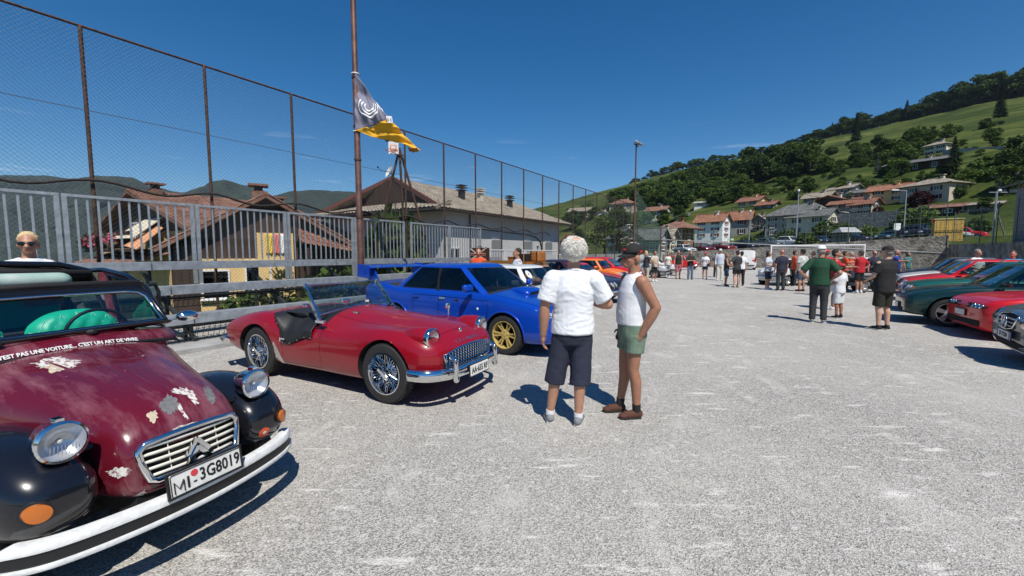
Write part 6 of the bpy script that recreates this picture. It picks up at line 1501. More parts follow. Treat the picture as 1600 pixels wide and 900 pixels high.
    bump([(x, y, z-.064) for x, y, z in bp], [(-.03, .013), (.018, .013), (.023, 0), (.016, -.013), (-.03, -.013)], 'bumper_rail', CHW, bo)
    # scuttle with the lettered strip
    sc = MB(); sc.v = []; L_ = [(-.60, .62, 1.035), (-.635, .632, 1.075), (-.70, .640, 1.105), (-.78, .645, 1.115)]
    for x, w, z in L_:
        for k in range(13): y = -w+2*w*k/12; sc.v.append((x-.03*(y/w)**2, y, z-.045*(y/w)**2))
    sc.f = [(i*13+k, i*13+k+1, (i+1)*13+k+1, (i+1)*13+k) for i in range(3) for k in range(12)]; sc.m = [0]*len(sc.f); solid(sc.build('scuttle', MAR, t, 180), .006)
    tx = text_on(t, "LA 2CV N'EST PAS UNE VOITURE... C'EST UN ART DE VIVRE", .038, (-.612, 0, 1.062), (R(50), 0, PI/2), WHITEP, sx=.80, bold=.001); tx.location = (-.606, -.045, 1.059)
    for v in tx.data.vertices: v.co.z -= .030*(v.co.x/.6)**2*.9; v.co.y -= .036*(v.co.x/.6)**2
    MB().tube([(-.60-.03*(y/.62)**2, y, 1.035-.045*(y/.62)**2) for y in np.linspace(-.62, .62, 13)], .012, 6).build('scuttle_seal', BLACK, t, 180)
    for y in (-.30, .14): MB().ell((-.70, y, 1.122), (.028, .034, .022), n=10).tube([(-.69, y, 1.13), (-.71, y+.36, 1.135)], .007, 5).bar((-.715, y+.14, 1.14), (-.72, y+.5, 1.128), .014).build('wiper', BLACK, t)
    # cabin: lower body, window frame, roof
    B2 = [(-.66, .62, .34, 1.07), (-.8, .66, .32, 1.075), (-1.3, .70, .30, 1.07), (-1.9, .71, .30, 1.06), (-2.4, .69, .32, 1.04), (-2.85, .62, .36, 1.0), (-3.15, .54, .42, .86), (-3.2, .46, .5, .72)]
    S2 = [(x, [(0, z0), (w*.9, z0), (w, z0+.06), (w*1.01, lerp(z0, z1, .5)), (w*.985, z1-.04), (w*.94, z1), (w*.55, z1-.02 if -2.8 < x < -.7 else z1), (0, z1-.02 if -2.8 < x < -.7 else z1)]) for x, w, z0, z1 in B2]
    me2 = refine(loft_body(S2, lambda i, j, s_: (2 if (j >= 5 and 0 < i < 4) else (3 if j in (2, 3, 4) and i in (1, 2) else 0))), 2, wells([(-2.4, .29)], 1.42, .33, .2), 5); split_parts(me2, {0: ('body', MAR), 2: ('cabin_floor', SEAT), 3: ('door', MAR), 5: ('wheel_arch', DARK)}, t, .003, 45)
    def frame(y, f): return V((lerp(-.775, -.945, f), y*lerp(.635, .575, f), lerp(1.125, 1.385, f)))
    corner = [(-1, 0), (-1, .80), (-.94, .95), (-.80, 1.0), (0, 1.02), (.80, 1.0), (.94, .95), (1, .80), (1, 0), (0, .0)]
    MB().tube([frame(y, f) for y, f in corner], .030, 8, closed=True).build('windscreen_frame', BLK, t, 180)
    MB().tube([frame(y*.955, lerp(.05, .95, f))+V((.022, 0, 0)) for y, f in corner], .011, 6, closed=True).build('chrome_trim', CHROME, t, 180)
    g_ = MB(); g_.v = [tuple(frame(y, f)) for y, f in corner]; g_.f = [tuple(range(len(corner)))]; g_.m = [0]; solid(g_.build('windscreen', glass('clear glass', (.86, .90, .89), 1.5), t), .004)
    MB().box((-.985, 0, 1.415), (.10, 1.16, .045)).build('roof_header', BLK, t)
    MB().tube([(-.96, -.56, 1.432), (-.95, 0, 1.445), (-.96, .56, 1.432)], .022, 8).build('header_roll', CANV, t, 180)
    def bow(x, z, w): return [(x, -w, 1.13), (x, -w*.985, z-.20), (x, -w*.90, z-.07), (x, -w*.62, z-.015), (x, 0, z), (x, w*.62, z-.015), (x, w*.90, z-.07), (x, w*.985, z-.20), (x, w, 1.13)]
    for s_ in (-1, 1):
        MB().tube([(-.96, s_*.57, 1.40), (-1.2, s_*.605, 1.475), (-1.6, s_*.62, 1.52), (-2.1, s_*.62, 1.50), (-2.6, s_*.60, 1.36), (-2.9, s_*.57, 1.02)], .024, 8).build('roof_rail', BLK, t, 180)
        MB().tube([(-.78, s_*.635, 1.1), (-.95, s_*.585, 1.405)], .026, 8).build('windscreen_pillar', BLK, t, 180)
        MB().bar((-1.55, s_*.665, 1.05), (-1.6, s_*.62, 1.50), .07, .05).bar((-2.35, s_*.65, 1.04), (-2.3, s_*.615, 1.45), .06, .05).build('door_pillar', MAR, t)
        for x0, x1 in ((-.86, -1.5), (-1.62, -2.28)):
            q = MB(); q.v = [(x0, s_*.655, 1.08), (x1, s_*.668, 1.07), (x1-.02, s_*.622, 1.475), (x0-.20, s_*.612, 1.43)]; q.f = [(0, 1, 2, 3)]; q.m = [0]
            solid(q.build('side_window', GLASS, t), .004); MB().tube(q.v, .016, 6, closed=True).build('window_frame', BLK, t)
    MB().tube(bow(-1.72, 1.585, .625)[1:-1], .026, 8).build('roof_bow', BLK, t, 180)
    cv_ = MB(); xs_ = [-1.72, -2.0, -2.3, -2.6, -2.9]; zs_ = [1.58, 1.58, 1.53, 1.40, 1.08]
    for x, z in zip(xs_, zs_): cv_.v += [tuple(V(q)+V((0, 0, .004))) for q in bow(x, z, .625 if x > -2.5 else .60)[1:-1]]
    cv_.f = [(i*7+k, i*7+k+1, (i+1)*7+k+1, (i+1)*7+k) for i in range(4) for k in range(6)]; cv_.m = [0]*len(cv_.f); o = solid(cv_.build('canvas_roof', CANV, t, 180), .008)
    # half folded canvas and things stowed under the open roof
    MB().tube([(-1.68, -.56, 1.49), (-1.68, 0, 1.52), (-1.68, .56, 1.49)], [.035, .04, .035], 10).build('folded_canvas', CANV, t, 180)
    # seats
    for y in (-.33, .33):
        nx_, nz = 30, 24; b = MB()
        for sgn in (1, -1):
            for j in range(nz+1):
                for i in range(nx_+1):
                    u, v = i/nx_*2-1, j/nz; e = (1-abs(u)**5)*(1-abs(2*v-1)**6); top_ = 1.0-.10*abs(u)**3
                    qd = abs(math.sin((u*3.0+v*4.2)*PI))**.5*abs(math.sin((u*3.0-v*4.2)*PI))**.5
                    b.v.append((-1.42+.10*(1-v)+sgn*(.075*e**.5+  .030*qd*e if sgn > 0 else .07*e**.5), y+u*.30*(1-.08*v), lerp(.62, 1.20*top_+.02, v)))
        w_ = nx_+1; H_ = w_*(nz+1)
        b.f = [(s_*H_+j*w_+i, s_*H_+j*w_+i+1, s_*H_+(j+1)*w_+i+1, s_*H_+(j+1)*w_+i) for s_ in (0, 1) for j in range(nz) for i in range(nx_)]
        for i in range(nx_): b.f += [(i, i+1, H_+i+1, H_+i), (nz*w_+i, nz*w_+i+1, H_+nz*w_+i+1, H_+nz*w_+i)]
        for j in range(nz): b.f += [(j*w_, (j+1)*w_, H_+(j+1)*w_, H_+j*w_), (j*w_+nx_, (j+1)*w_+nx_, H_+(j+1)*w_+nx_, H_+j*w_+nx_)]
        b.m = [0]*len(b.f); st_ = b.build('seat', GRN, t, 70); st_.data.name = 'seat'
        def sp(u, v):
            e = max(0, (1-abs(u)**5)*(1-abs(2*v-1)**6)); return V((-1.42+.10*(1-v)+.075*e**.5+.006, y+u*.30*(1-.08*v), lerp(.62, 1.20*(1.0-.10*abs(u)**3)+.02, v)))
        sm_ = MB()
        for sg in (1, -1):
            for k in range(-8, 9):
                pts = [sp(u, v) for u in np.linspace(-.96, .96, 40) for v in ((k-sg*u*3.0)/4.2,) if .04 < v < .97]
                if len(pts) > 3: sm_.tube(pts, .0035, 4, cap=False)
        sm_.build('seam', mat('pale seam', (.25, .62, .50), .6), st_)
        q = MB().box((-1.18, y, .68), (.48, .58, .14)).build('seat_base', GRN, st_); bevel(q, .05, 3)
    MB().box((-.86, 0, 1.03), (.16, 1.1, .09)).build('dashboard', BLACK, t); MB().tube([(-.80+0*k, .40, 0) for k in range(0)] or [(-.95, .28+.19*math.cos(a), 1.06+.19*math.sin(a)) for a in np.linspace(0, 2*PI, 25)[:-1]], .012, 6, closed=True).build('steering_wheel', BLACK, t, 180)
    MB().tube([(-.97, .02, 1.40), (-.99, .02, 1.36)], .008, 6).box((-1.0, .02, 1.335), (.03, .20, .06)).build('rear_view_mirror', BLACK, t)
    MB().box((-2.25, 0, 1.0), (.12, 1.1, .5), Euler((0, -.15, 0)).to_matrix()).build('rear_seat', GRN, t)
    for s_ in (-1, 1): 
        MB().tube([(-.84, s_*.64, 1.09), (-.80, s_*.76, 1.13)], .008, 6).ell((-.79, s_*.80, 1.14), (.055, .085, .045), n=14).build('wing_mirror', CHROME, t, 180)
    MB().tube([(-.98, .585, 1.40), (-1.02, .70, 1.41), (-1.03, .73, 1.34), (-1.0, .70, 1.20)], .014, 8).build('mirror_hoop', BLACK, t, 180); 
    gm_ = MB(); gm_.v = [(-1.03, .60, 1.39), (-1.035, .72, 1.39), (-1.02, .70, 1.22), (-1.01, .63, 1.22)]; gm_.f = [(0, 1, 2, 3)]; gm_.m = [0]; solid(gm_.build('quarter_flap', GLASS, t), .004)
    MB().box((-1.2, 0, .26), (2.6, 1.0, .08)).box((.1, 0, .38), (.9, .5, .16)).build('chassis', DARK, t)
    return t
OC = (-2.255, 2.425, 0); OR = R(-22.5)
oldcar(OC, OR).scale = (.97, .97, .97)
def inoc(x, y, z): return Matrix.Translation(OC) @ Matrix.Rotation(OR, 4, 'Z') @ V((x*.97, y*.97, z*.97))
b = MB().cone((0, -.55, 0), (0, .30, 0), .085, .07, 20); o = b.build('rolled_mat', mat('mint cloth', (.62, .68, .66), .6, var=.2, scale=2, col2=(.08, .30, .2)), smooth=180); o.location = inoc(-1.40, -.05, 1.46); o.rotation_euler = (0, 0, OR); o.scale = (1.0, 1, .8); tag(o, 'white and green rolled mat stowed under the open canvas roof', 'rolled mat')
# ---------------------------------------------------------------- blue saloon with the big wing
BLU = paint('rally blue', (.002, .050, .40), .1, .28); GOLD = mat('gold alloy', (.62, .46, .15), .4, .35)
t, bv, gbv = gcar('sports_saloon', 'blue four door saloon with gold wheels, bonnet scoop and high boot wing', 'car', (.34, 7.32, 0), R(-34), BLU, L=4.42, W=1.74, H=1.435, fo=.84, wb=2.525, r=.318, hf=.80, hc=.985, zb=.955, zt=1.04, xc=-.36, xr1=-1.02, xr2=-2.12, xe=-2.82, rim='twelve', rimm=GOLD, glassm=TINT, lights='', grille=False, bumper=BLU, tumble=.80, plate_txt='', door2=False, zb0=.17, shut_level=3, tubeb=False, wsm=glass('grey windscreen', (.42, .47, .48), 1.2))
for s_ in (-1, 1):
    l_ = conform(bv, [(s_*.40, .60), (s_*.58, .585), (s_*.80, .62), (s_*.84, .70), (s_*.79, .755), (s_*.60, .735), (s_*.44, .70)], FR(), .002, .008, 'headlight', REFL, t, 9); conform(bv, [(s_*.42, .61), (s_*.58, .595), (s_*.79, .63), (s_*.825, .70), (s_*.78, .745), (s_*.60, .725), (s_*.45, .69)], FR(), .012, .004, 'lens', LAMP, l_, 9)
    for x in (0, -2.525):
        pts = []
        for k in range(25):
            a = lerp(-.25, PI+.25, k/24); X_, Z_ = x+.375*math.cos(a), .318+.375*math.sin(a); h = bv.ray_cast(V((X_, s_*4, Z_)), V((0, -s_, 0)))
            if h[0]: pts.append(h[0]+V((0, s_*.004, 0)))
        MB().tube(pts, .016, 6).build('wheel_arch_lip', BLU, t, 180)
    h = bv.ray_cast(V((-.52, s_*4, .70)), V((0, -s_, 0))); MB().ell(h[0], (.022, .010, .022), n=12).build('side_repeater', PLATE, t)
    for x in (-1.02, -1.98): conform(bv, rrect(x, .81, .15, .055, .02), SD(s_), -.002, .003, 'handle_recess', DARK, t)
    conform(bv, rrect(-1.98, .825, .13, .03, .01), SD(s_), .006, .012, 'door_handle', BLU, t)
    # wing supports
    MB().prism([(-3.58, 1.02), (-3.28, 1.02), (-3.42, 1.32), (-3.66, 1.32)], s_*.62-.02, s_*.62+.02, tf=lambda p_: V((p_.x, p_.z, p_.y))).build('wing_support', BLU, t)
    MB().prism([(-3.36, 1.10), (-3.36, 1.36), (-3.72, 1.40), (-3.74, 1.13)], s_*.79-.012, s_*.79+.012, tf=lambda p_: V((p_.x, p_.z, p_.y))).build('wing_end_plate', BLU, t)
w_ = MB(); pr_ = [(-3.34, 1.315), (-3.44, 1.345), (-3.60, 1.362), (-3.70, 1.375), (-3.69, 1.355), (-3.58, 1.335), (-3.44, 1.31)]
w_.prism(pr_, -.78, .78, tf=lambda p_: V((p_.x, p_.z, p_.y))); w_.build('rear_wing', BLU, t, 40)
h = bv.ray_cast(V((-.10, 0, 3)), V((0, 0, -1))); z_ = h[0].z
sc = MB(); L_ = [(.12, .24, .050), (.02, .25, .072), (-.12, .245, .066), (-.28, .20, .025), (-.36, .16, .0)]
for x, w, hh in L_:
    zz = bv.ray_cast(V((x, 0, 3)), V((0, 0, -1)))[0].z-.02
    for (y, f) in ((-1.12, 0), (-1, .75), (-.8, 1), (0, 1.06), (.8, 1), (1, .75), (1.12, 0)): sc.v.append((x, y*w, zz+(hh+.02)*f))
sc.f = [(i*7+k, i*7+k+1, (i+1)*7+k+1, (i+1)*7+k) for i in range(4) for k in range(6)]; sc.m = [0]*24; so = solid(sc.build('bonnet_scoop', BLU, t, 50), .008); zz = bv.ray_cast(V((.1, 0, 3)), V((0, 0, -1)))[0].z; MB().box((.09, 0, zz+.022), (.04, .44, .045)).build('scoop_mouth', DARK, so)
conform(bv, rrect(0, .64, .60, .11, .03), FR(), .003, .008, 'grille', DARK, t); conform(bv, rrect(0, .36, .86, .16, .05), FR(), .003, .008, 'lower_intake', DARK, t)
for s_ in (-1, 1): conform(bv, circ(s_*.66, .38, .085), FR(), .004, .01, 'fog_lamp_cover', BLU, t)
# ---------------------------------------------------------------- the rest of the row on that side
WHT = paint('old white paint', (.66, .67, .65)); ORG = paint('orange paint', (.72, .20, .015)); BRZ = paint('bronze orange paint', (.40, .16, .03)); NVY = paint('midnight paint', (.014, .015, .032)); REDB = paint('bright red paint', (.58, .008, .012)); SILV = paint('silver grey paint', (.50, .51, .51), .3); REDD = paint('dark red paint', (.16, .008, .012)); DGR = paint('dark green paint', (.004, .030, .028), .2); TEAL = paint('teal green paint', (.010, .115, .085), .25); GRY = paint('graphite paint', (.11, .12, .135), .1); DBL = paint('dark blue paint', (.008, .014, .035), .2); MRN = paint('aubergine paint', (.030, .010, .018), .2)
MINI = dict(L=3.06, W=1.41, H=1.35, fo=.52, wb=2.04, r=.26, hf=.80, hc=.90, zb=.88, zt=.88, xc=-.30, xr1=-.66, xe=-2.46, xr2=-2.16, kind='hatch', lights='round', bumper=CHROME, nosew=.84, tumble=.84, taper=.95)
HATCH = dict(L=3.75, W=1.60, H=1.40, fo=.74, wb=2.42, r=.285, hf=.76, hc=.93, zb=.92, zt=.92, xc=-.36, xr1=-.96, xe=-2.94, xr2=-2.45, kind='hatch', nosew=.90, taper=.96)
SEDAN = dict(L=4.43, W=1.70, H=1.39, fo=.74, wb=2.70, r=.305, hf=.74, hc=.91, zb=.90, zt=.98, xc=-.55, xr1=-1.12, xr2=-2.15, xe=-2.80, kind='sedan', nosew=.92)
a, bv, gbv = gcar('small_car', 'white little round lamped car with a round sticker in its windscreen', 'car', (1.0, 9.45, 0), R(-36), WHT, roofm=WHT, plate_txt='', **MINI)
def frontglass(par, gbv, y, z, r, m, name): return conform(gbv, circ(y, z, r, 20), FR(), .012, .002, name, m, par, 8, .0)
st_ = frontglass(a, gbv, -.36, 1.14, .085, WHITEP, 'round_sticker'); text_on(st_, '4', .10, tuple(gbv.ray_cast(V((5, -.36, 1.14)), V((-1, 0, 0)))[0]+V((.018, 0, 0))), (PI/2-.5, 0, PI/2), INK)
MB().ell((-.56, -.12, 1.0), (.06, .10, .10), n=10).ell((-.56, .08, .98), (.06, .12, .07), n=10).build('dashboard_toy', mat('toy red', (.5, .08, .04), .6, var=.5, scale=12, col2=(.7, .5, .4)), a)
ow, bv, gbv = gcar('estate_car', 'bronze orange small estate car with black windows and roof rack', 'car', (1.38, 12.1, 0), R(-36), BRZ, roofm=BRZ, plate_txt='', glassm=TINT, pillarm=BLACK, **{**MINI, 'L': 3.35, 'xe': -2.76, 'xr2': -2.55, 'H': 1.29})
rk = MB()
for y in (-.52, .52): rk.bar((-.8, y, 1.335), (-3.0, y, 1.335), .05, .07)
for x in (-.85, -1.4, -1.95, -2.45, -2.95): rk.bar((x, -.54, 1.315), (x, .54, 1.315), .06, .04)
for x in (-.9, -2.4):
    for y in (-.52, .52): rk.bar((x, y, 1.22), (x, y, 1.335), .03)
rk.build('roof_rack', mat('varnished wood', (.32, .14, .03), .5, var=.3, scale=4, stretch=(.3, 3, 3)), ow)
RIM = Matrix.Translation((1.38, 12.1, 0)) @ Matrix.Rotation(R(-36), 4, 'Z')
CASE = mat('brown leather case', (.045, .02, .014), .5, var=.3, scale=8)
def onrack(name, label, cat, x, y, z=1.36, rz=0.0): o = thing(name, label, cat, RIM @ V((x, y, z)), R(-36)+rz); return o
sc_ = onrack('suitcase', 'old suitcase painted with a weathered Union flag standing on the roof rack', 'suitcase', -2.75, -.3); sc_['label'] = 'old suitcase painted with a weathered red and cream cross flag on the roof rack'
q = MB().box((0, 0, .21), (.66, .2, .42)).build('shell', CASE, sc_); bevel(q, .03, 3)
crm = mat('faded cream', (.55, .48, .36), .8, var=.3, scale=15); frd = mat('faded red', (.30, .03, .03), .8, var=.3, scale=15)
fg_ = MB().box((0, -.103, .21), (.62, .006, .085)).box((0, -.104, .21), (.10, .006, .38))
for s_ in (-1, 1): fg_.bar((-.29, -.102, .21-s_*.17), (.29, -.102, .21+s_*.17), .006, .045, up=V((0, 0, 1)))
fg_.build('cream_bands', crm, sc_); MB().box((0, -.108, .21), (.62, .006, .05)).box((0, -.109, .21), (.06, .006, .38)).build('red_cross', frd, sc_)
for x in (-.33, .33):
    for z in (.02, .40): MB().ell((x*.97, -.09, z), (.035, .035, .035), n=8).build('corner', CHROME, sc_)
MB().tube([(-.08, 0, .42), (-.06, 0, .47), (.06, 0, .47), (.08, 0, .42)], .012, 6).build('handle', CASE, sc_)
s2 = onrack('suitcase', 'small black suitcase with tan straps lying on the roof rack', 'suitcase', -1.15, -.2); q = MB().box((0, 0, .12), (.5, .32, .22)).build('shell', BLACK, s2); bevel(q, .02, 2); MB().box((-.13, 0, .12), (.04, .33, .23)).box((.13, 0, .12), (.04, .33, .23)).build('strap', mat('tan strap', (.35, .16, .05), .6), s2)
s3 = onrack('leather_trunk', 'orange brown leather trunk with rounded lid on the roof rack', 'trunk', -.80, .05); q = MB().box((0, 0, .15), (.34, .42, .30)).build('shell', mat('orange leather', (.36, .13, .03), .45, var=.25, scale=9), s3); bevel(q, .05, 3)
for x in (-.1, .1): MB().box((x, 0, .155), (.03, .43, .305)).build('strap', CASE, s3)
s4 = onrack('plank_box', 'low wooden box lying across the end of the roof rack', 'box', -1.65, .25); MB().box((0, 0, .06), (.5, .4, .12)).build('shell', MATS['varnished wood'], s4); MB().box((0, 0, .13), (.54, .44, .02)).build('lid', MATS['varnished wood'], s4)
g, bv, gb2 = gcar('saloon_car', 'aubergine saloon with chrome grille and black bonnet peeping out behind the two men', 'car', (2.95, 14.1, 0), R(-36), MRN, plate_txt='', rim='wire', rimm=CHROME, **{**SEDAN, 'L': 4.1, 'wb': 2.45, 'lights': 'twin', 'bumper': CHROME, 'xr2': -1.95, 'xe': -2.5, 'r': .30})
for s_ in (-1, 1): MB().lathe([(.001, .03), (.08, .02), (.085, 0), (.08, -.05)], (.86, s_*.28, .46), 'x', 16).build('driving_lamp', CHROME, g, 50); MB().bar((.80, s_*.16, .28), (.80, s_*.16, .56), .03).build('overrider', CHROME, g)
gcar('sports_coupe', 'bright red low coupe with dark wheel behind the capped man', 'car', (3.75, 16.7, 0), R(-34), REDB, plate_txt='', rim='five', **{**SEDAN, 'L': 4.0, 'wb': 2.4, 'H': 1.22, 'hf': .66, 'hc': .84, 'zb': .82, 'zt': .86, 'lights': '', 'xr2': -1.75, 'xe': -2.45, 'xr1': -1.05, 'r': .30})
gcar('hatchback', 'orange small hatchback between the two men', 'car', (4.7, 19.4, 0), R(-34), ORG, plate_txt='', **{**MINI, 'L': 3.3, 'wb': 2.2, 'xe': -2.7, 'xr2': -2.3, 'lights': 'round'})
gcar('hatchback', 'second red hatchback just past the capped man', 'car', (6.0, 22.0, 0), R(-34), REDB, plate_txt='', detail=1, **HATCH)
gcar('hatchback', 'silver white hatchback with dark side strip beside the man in black tank top', 'car', (9.55, 27.9, 0), R(-28), SILV, plate_txt='', **HATCH)
gcar('hatchback', 'white hatchback parked just beyond the silver one', 'car', (11.3, 30.6, 0), R(-28), WHT, plate_txt='', detail=1, **HATCH)
gcar('hatchback', 'red small car at the far end behind the man with folded arms', 'car', (17.3, 40.5, 0), R(-30), REDB, plate_txt='', detail=0, **MINI)
# ---------------------------------------------------------------- the row facing it
ms, bv, gbv = gcar('executive_car', 'graphite saloon with star badged grille at the edge of the frame', 'car', (8.10, 5.78, 0), R(145), GRY, plate_txt=None, lights='', grille=False, rim='five', bumper=GRY, tubeb=False, **{**SEDAN, 'L': 4.6, 'W': 1.78, 'H': 1.42, 'fo': .84, 'wb': 2.72, 'hf': .80, 'hc': .97, 'zb': .95, 'zt': 1.05, 'r': .315, 'nosew': .84, 'zb0': .16})
out = [(-.34, .66), (-.27, .53), (-.12, .50), (.12, .50), (.27, .53), (.34, .66), (.30, .715), (0, .735), (-.30, .715)]
gq = conform(bv, out, FR(), .004, .006, 'grille', DARK, ms, 9)
def nx(b_, y, z): h = b_.ray_cast(V((5, y, z)), V((-1, 0, 0))); return h[0].x if h[0] else .8
for z in (.55, .605, .66): MB().tube([(nx(bv, y, z)+.016, y, z) for y in np.linspace(-.28 if z < .6 else -.31, .28 if z < .6 else .31, 9)], .010, 6).build('slat', SILVER, gq, 180)
MB().tube([(nx(bv, y, z)+.012, y, z) for y, z in out], .014, 6, closed=True).build('grille_surround', CHROME, gq, 180)
xg = nx(bv, 0, .60)+.03; st_ = MB().tube([(xg, .095*math.cos(a), .60+.095*math.sin(a)) for a in np.linspace(0, 2*PI, 25)[:-1]], .009, 8, closed=True)
for k in range(3): a = PI/2+k*2*PI/3; st_.cone((xg, 0, .60), (xg, .09*math.cos(a), .60+.09*math.sin(a)), .016, .006, 8)
st_.build('star_badge', CHROME, gq, 60)
for s_ in (-1, 1): 
    l_ = conform(bv, circ(s_*.60, .66, .13, 20, .10), FR(), .004, .01, 'headlight', CHROME, ms); conform(bv, circ(s_*.60, .66, .115, 20, .085), FR(), .016, .004, 'lens', LAMP, l_)
plate(ms, nx(bv, .18, .42)+.05, .10, .42, 'EF 792SM', .50, .11, blue=2, size=.085, sx=.9); conform(bv, [(-.62, .20), (.62, .20), (.66, .33), (.3, .35), (-.3, .35), (-.66, .33)], FR(), .004, .01, 'lower_intake', DARK, ms, 9); MB().tube([(nx(bv, y, .19)+.02, y, .19) for y in np.linspace(-.7, .7, 13)], .014, 6).build('chrome_lip', CHROME, ms, 180)
sz, bv, gbv = gcar('wedge_coupe', 'red wedge nosed coupe with three small square lamps each side', 'sports car', (9.72, 7.95, 0), R(154), REDB, plate_txt=None, lights='', grille=False, rim='five', bumper=REDP, tubeb=False, roofm=mat('satin roof', (.03, .03, .032), .4), **{**SEDAN, 'L': 4.06, 'W': 1.73, 'H': 1.30, 'fo': .86, 'wb': 2.51, 'hf': .76, 'hc': .90, 'zb': .88, 'zt': .98, 'r': .31, 'nosew': .84, 'xr2': -1.9, 'xe': -2.5, 'zb0': .13})
for s_ in (-1, 1):
    pn = conform(bv, [(s_*.10, .575), (s_*.62, .575), (s_*.78, .60), (s_*.80, .645), (s_*.62, .665), (s_*.14, .665)], FR(), .003, .006, 'lamp_panel', DARK, sz, 9)
    for k in range(3):
        q = conform(bv, rrect(s_*(.36+.115*k), .62, .075, .062, .012), FR(), .010, .008, 'headlight', CHROME, pn); conform(bv, rrect(s_*(.36+.115*k), .62, .06, .048, .01), FR(), .020, .003, 'lens', LAMP, q)
plate(sz, nx(bv, 0, .48)+.02, -.05, .46, '', .36, .11); conform(bv, rrect(0, .30, 1.2, .12, .04), FR(), .003, .008, 'lower_intake', DARK, sz)
e3, bv, gbv = gcar('sports_saloon', 'very dark green saloon with twin kidney grille and alloy wheels', 'car', (10.02, 9.80, 0), R(144), DGR, plate_txt='', lights='', grille=False, rim='five', rimm=SILVER, bumper=DGR, tubeb=False, **{**SEDAN, 'xc': -.50})
for s_ in (-1, 1):
    l_ = conform(bv, rrect(s_*.56, .62, .40, .13, .02), FR(), .003, .008, 'headlight', BLACK, e3)
    for y in (.46, .63): q = conform(bv, circ(s_*y, .62, .058), FR(), .014, .004, 'lens', LAMP, l_)
    q = conform(bv, rrect(s_*.77, .61, .10, .11, .02), FR(), .006, .01, 'indicator', LAMP, e3)
    k_ = conform(bv, rrect(s_*.10, .625, .155, .13, .04), FR(), .004, .006, 'kidney_grille', DARK, e3)
    MB().tube([(nx(bv, s_*.10+y, .625+z)+.014, s_*.10+y, .625+z) for y, z in rrect(0, 0, .16, .135, .04)], .009, 6, closed=True).build('kidney_rim', CHROME, k_, 180)
    for i in range(5): MB().box((nx(bv, s_*.10, .625)+.008, s_*.10-.05+.025*i, .625), (.01, .006, .11)).build('grille_bar', BLACK, k_)
conform(bv, rrect(0, .30, 1.1, .13, .03), FR(), .003, .008, 'lower_intake', DARK, e3)
tg, bv, gbv = gcar('estate_car', 'teal green boxy estate with roof rails and orange indicators', 'car', (11.75, 11.6, 0), R(146), TEAL, plate_txt='', lights='twin', rim='five', bumper=TEAL, tubeb=False, **{**SEDAN, 'L': 4.33, 'W': 1.65, 'H': 1.40, 'wb': 2.57, 'xe': -3.45, 'xr2': -3.05, 'kind': 'hatch', 'hf': .80, 'hc': .94, 'zb': .93, 'zt': .93, 'taper': .95})
for s_ in (-1, 1): 
    conform(bv, rrect(s_*.76, .67, .10, .12, .02), FR(), .006, .01, 'indicator', AMBER, tg); MB().tube([(-1.25, s_*.52, 1.38), (-1.35, s_*.53, 1.45), (-2.9, s_*.53, 1.45), (-3.0, s_*.52, 1.38)], .02, 8).build('roof_rail', CHROME, tg, 180)
    MB().tube([(nx(bv, s_*.06+y, .68+z)+.02, s_*.06+y, .68+z) for y, z in rrect(0, 0, .09, .14, .03)], .009, 6, closed=True).build('kidney_rim', CHROME, tg, 180)
gcar('hatchback', 'bright red boxy small car beyond the teal estate', 'car', (14.2, 14.4, 0), R(146), REDB, plate_txt='', lights='rect', **{**HATCH, 'H': 1.42})
gcar('saloon_car', 'red and white striped saloon with glaring windscreen behind the red small car', 'car', (16.3, 16.9, 0), R(146), WHT, plate_txt='', roofm=SILV, **SEDAN)
gcar('saloon_car', 'dark saloon at the stone wall behind the man in blue', 'car', (18.4, 19.4, 0), R(146), DBL, detail=1, plate_txt='', **SEDAN)
gcar('hatchback', 'grey boxy hatchback standing against the shaded stone wall', 'car', (21.0, 21.6, 0), R(148), GRY, detail=1, plate_txt='', **HATCH)
gcar('hatchback', 'small dark hatchback in the deep shade of the stone wall', 'car', (22.6, 19.0, 0), R(60), DBL, detail=1, plate_txt='', **HATCH)
gcar('classic_car', 'white classic car ringed by the group of men near the goal', 'car', (13.2, 21.2, 0), R(205), WHT, detail=1, plate_txt='', **MINI)
gcar('classic_car', 'dark blue low car with white bonnet stripe behind the man in the red shirt', 'car', (16.6, 22.0, 0), R(190), DBL, detail=1, plate_txt='', roofm=WHT, **HATCH)
vn = gcar('delivery_van', 'white delivery van seen from behind at the far stone wall', 'van', (23.7, 43.0, 0), R(62), WHITEP, detail=1, plate_txt=None, group=None, L=4.0, W=1.72, H=1.85, fo=.75, wb=2.6, r=.31, hf=.95, hc=1.12, zb=1.1, zt=1.1, xc=-.2, xr1=-.75, xe=-3.24, xr2=-3.15, kind='hatch', tumble=.97, taper=1.05, pillarm=WHITEP, glassm=mat('blank van panel', (.70, .70, .68), .45))[0]
for s_ in (-1, 1): MB().box((-3.28, s_*.80, 1.0), (.03, .10, .5)).build('tail_light', REDL, vn)
MB().box((-3.29, 0, .75), (.02, .02, 1.3)).box((-3.29, 0, .62), (.03, .5, .12)).build('door_seam', INK, vn)
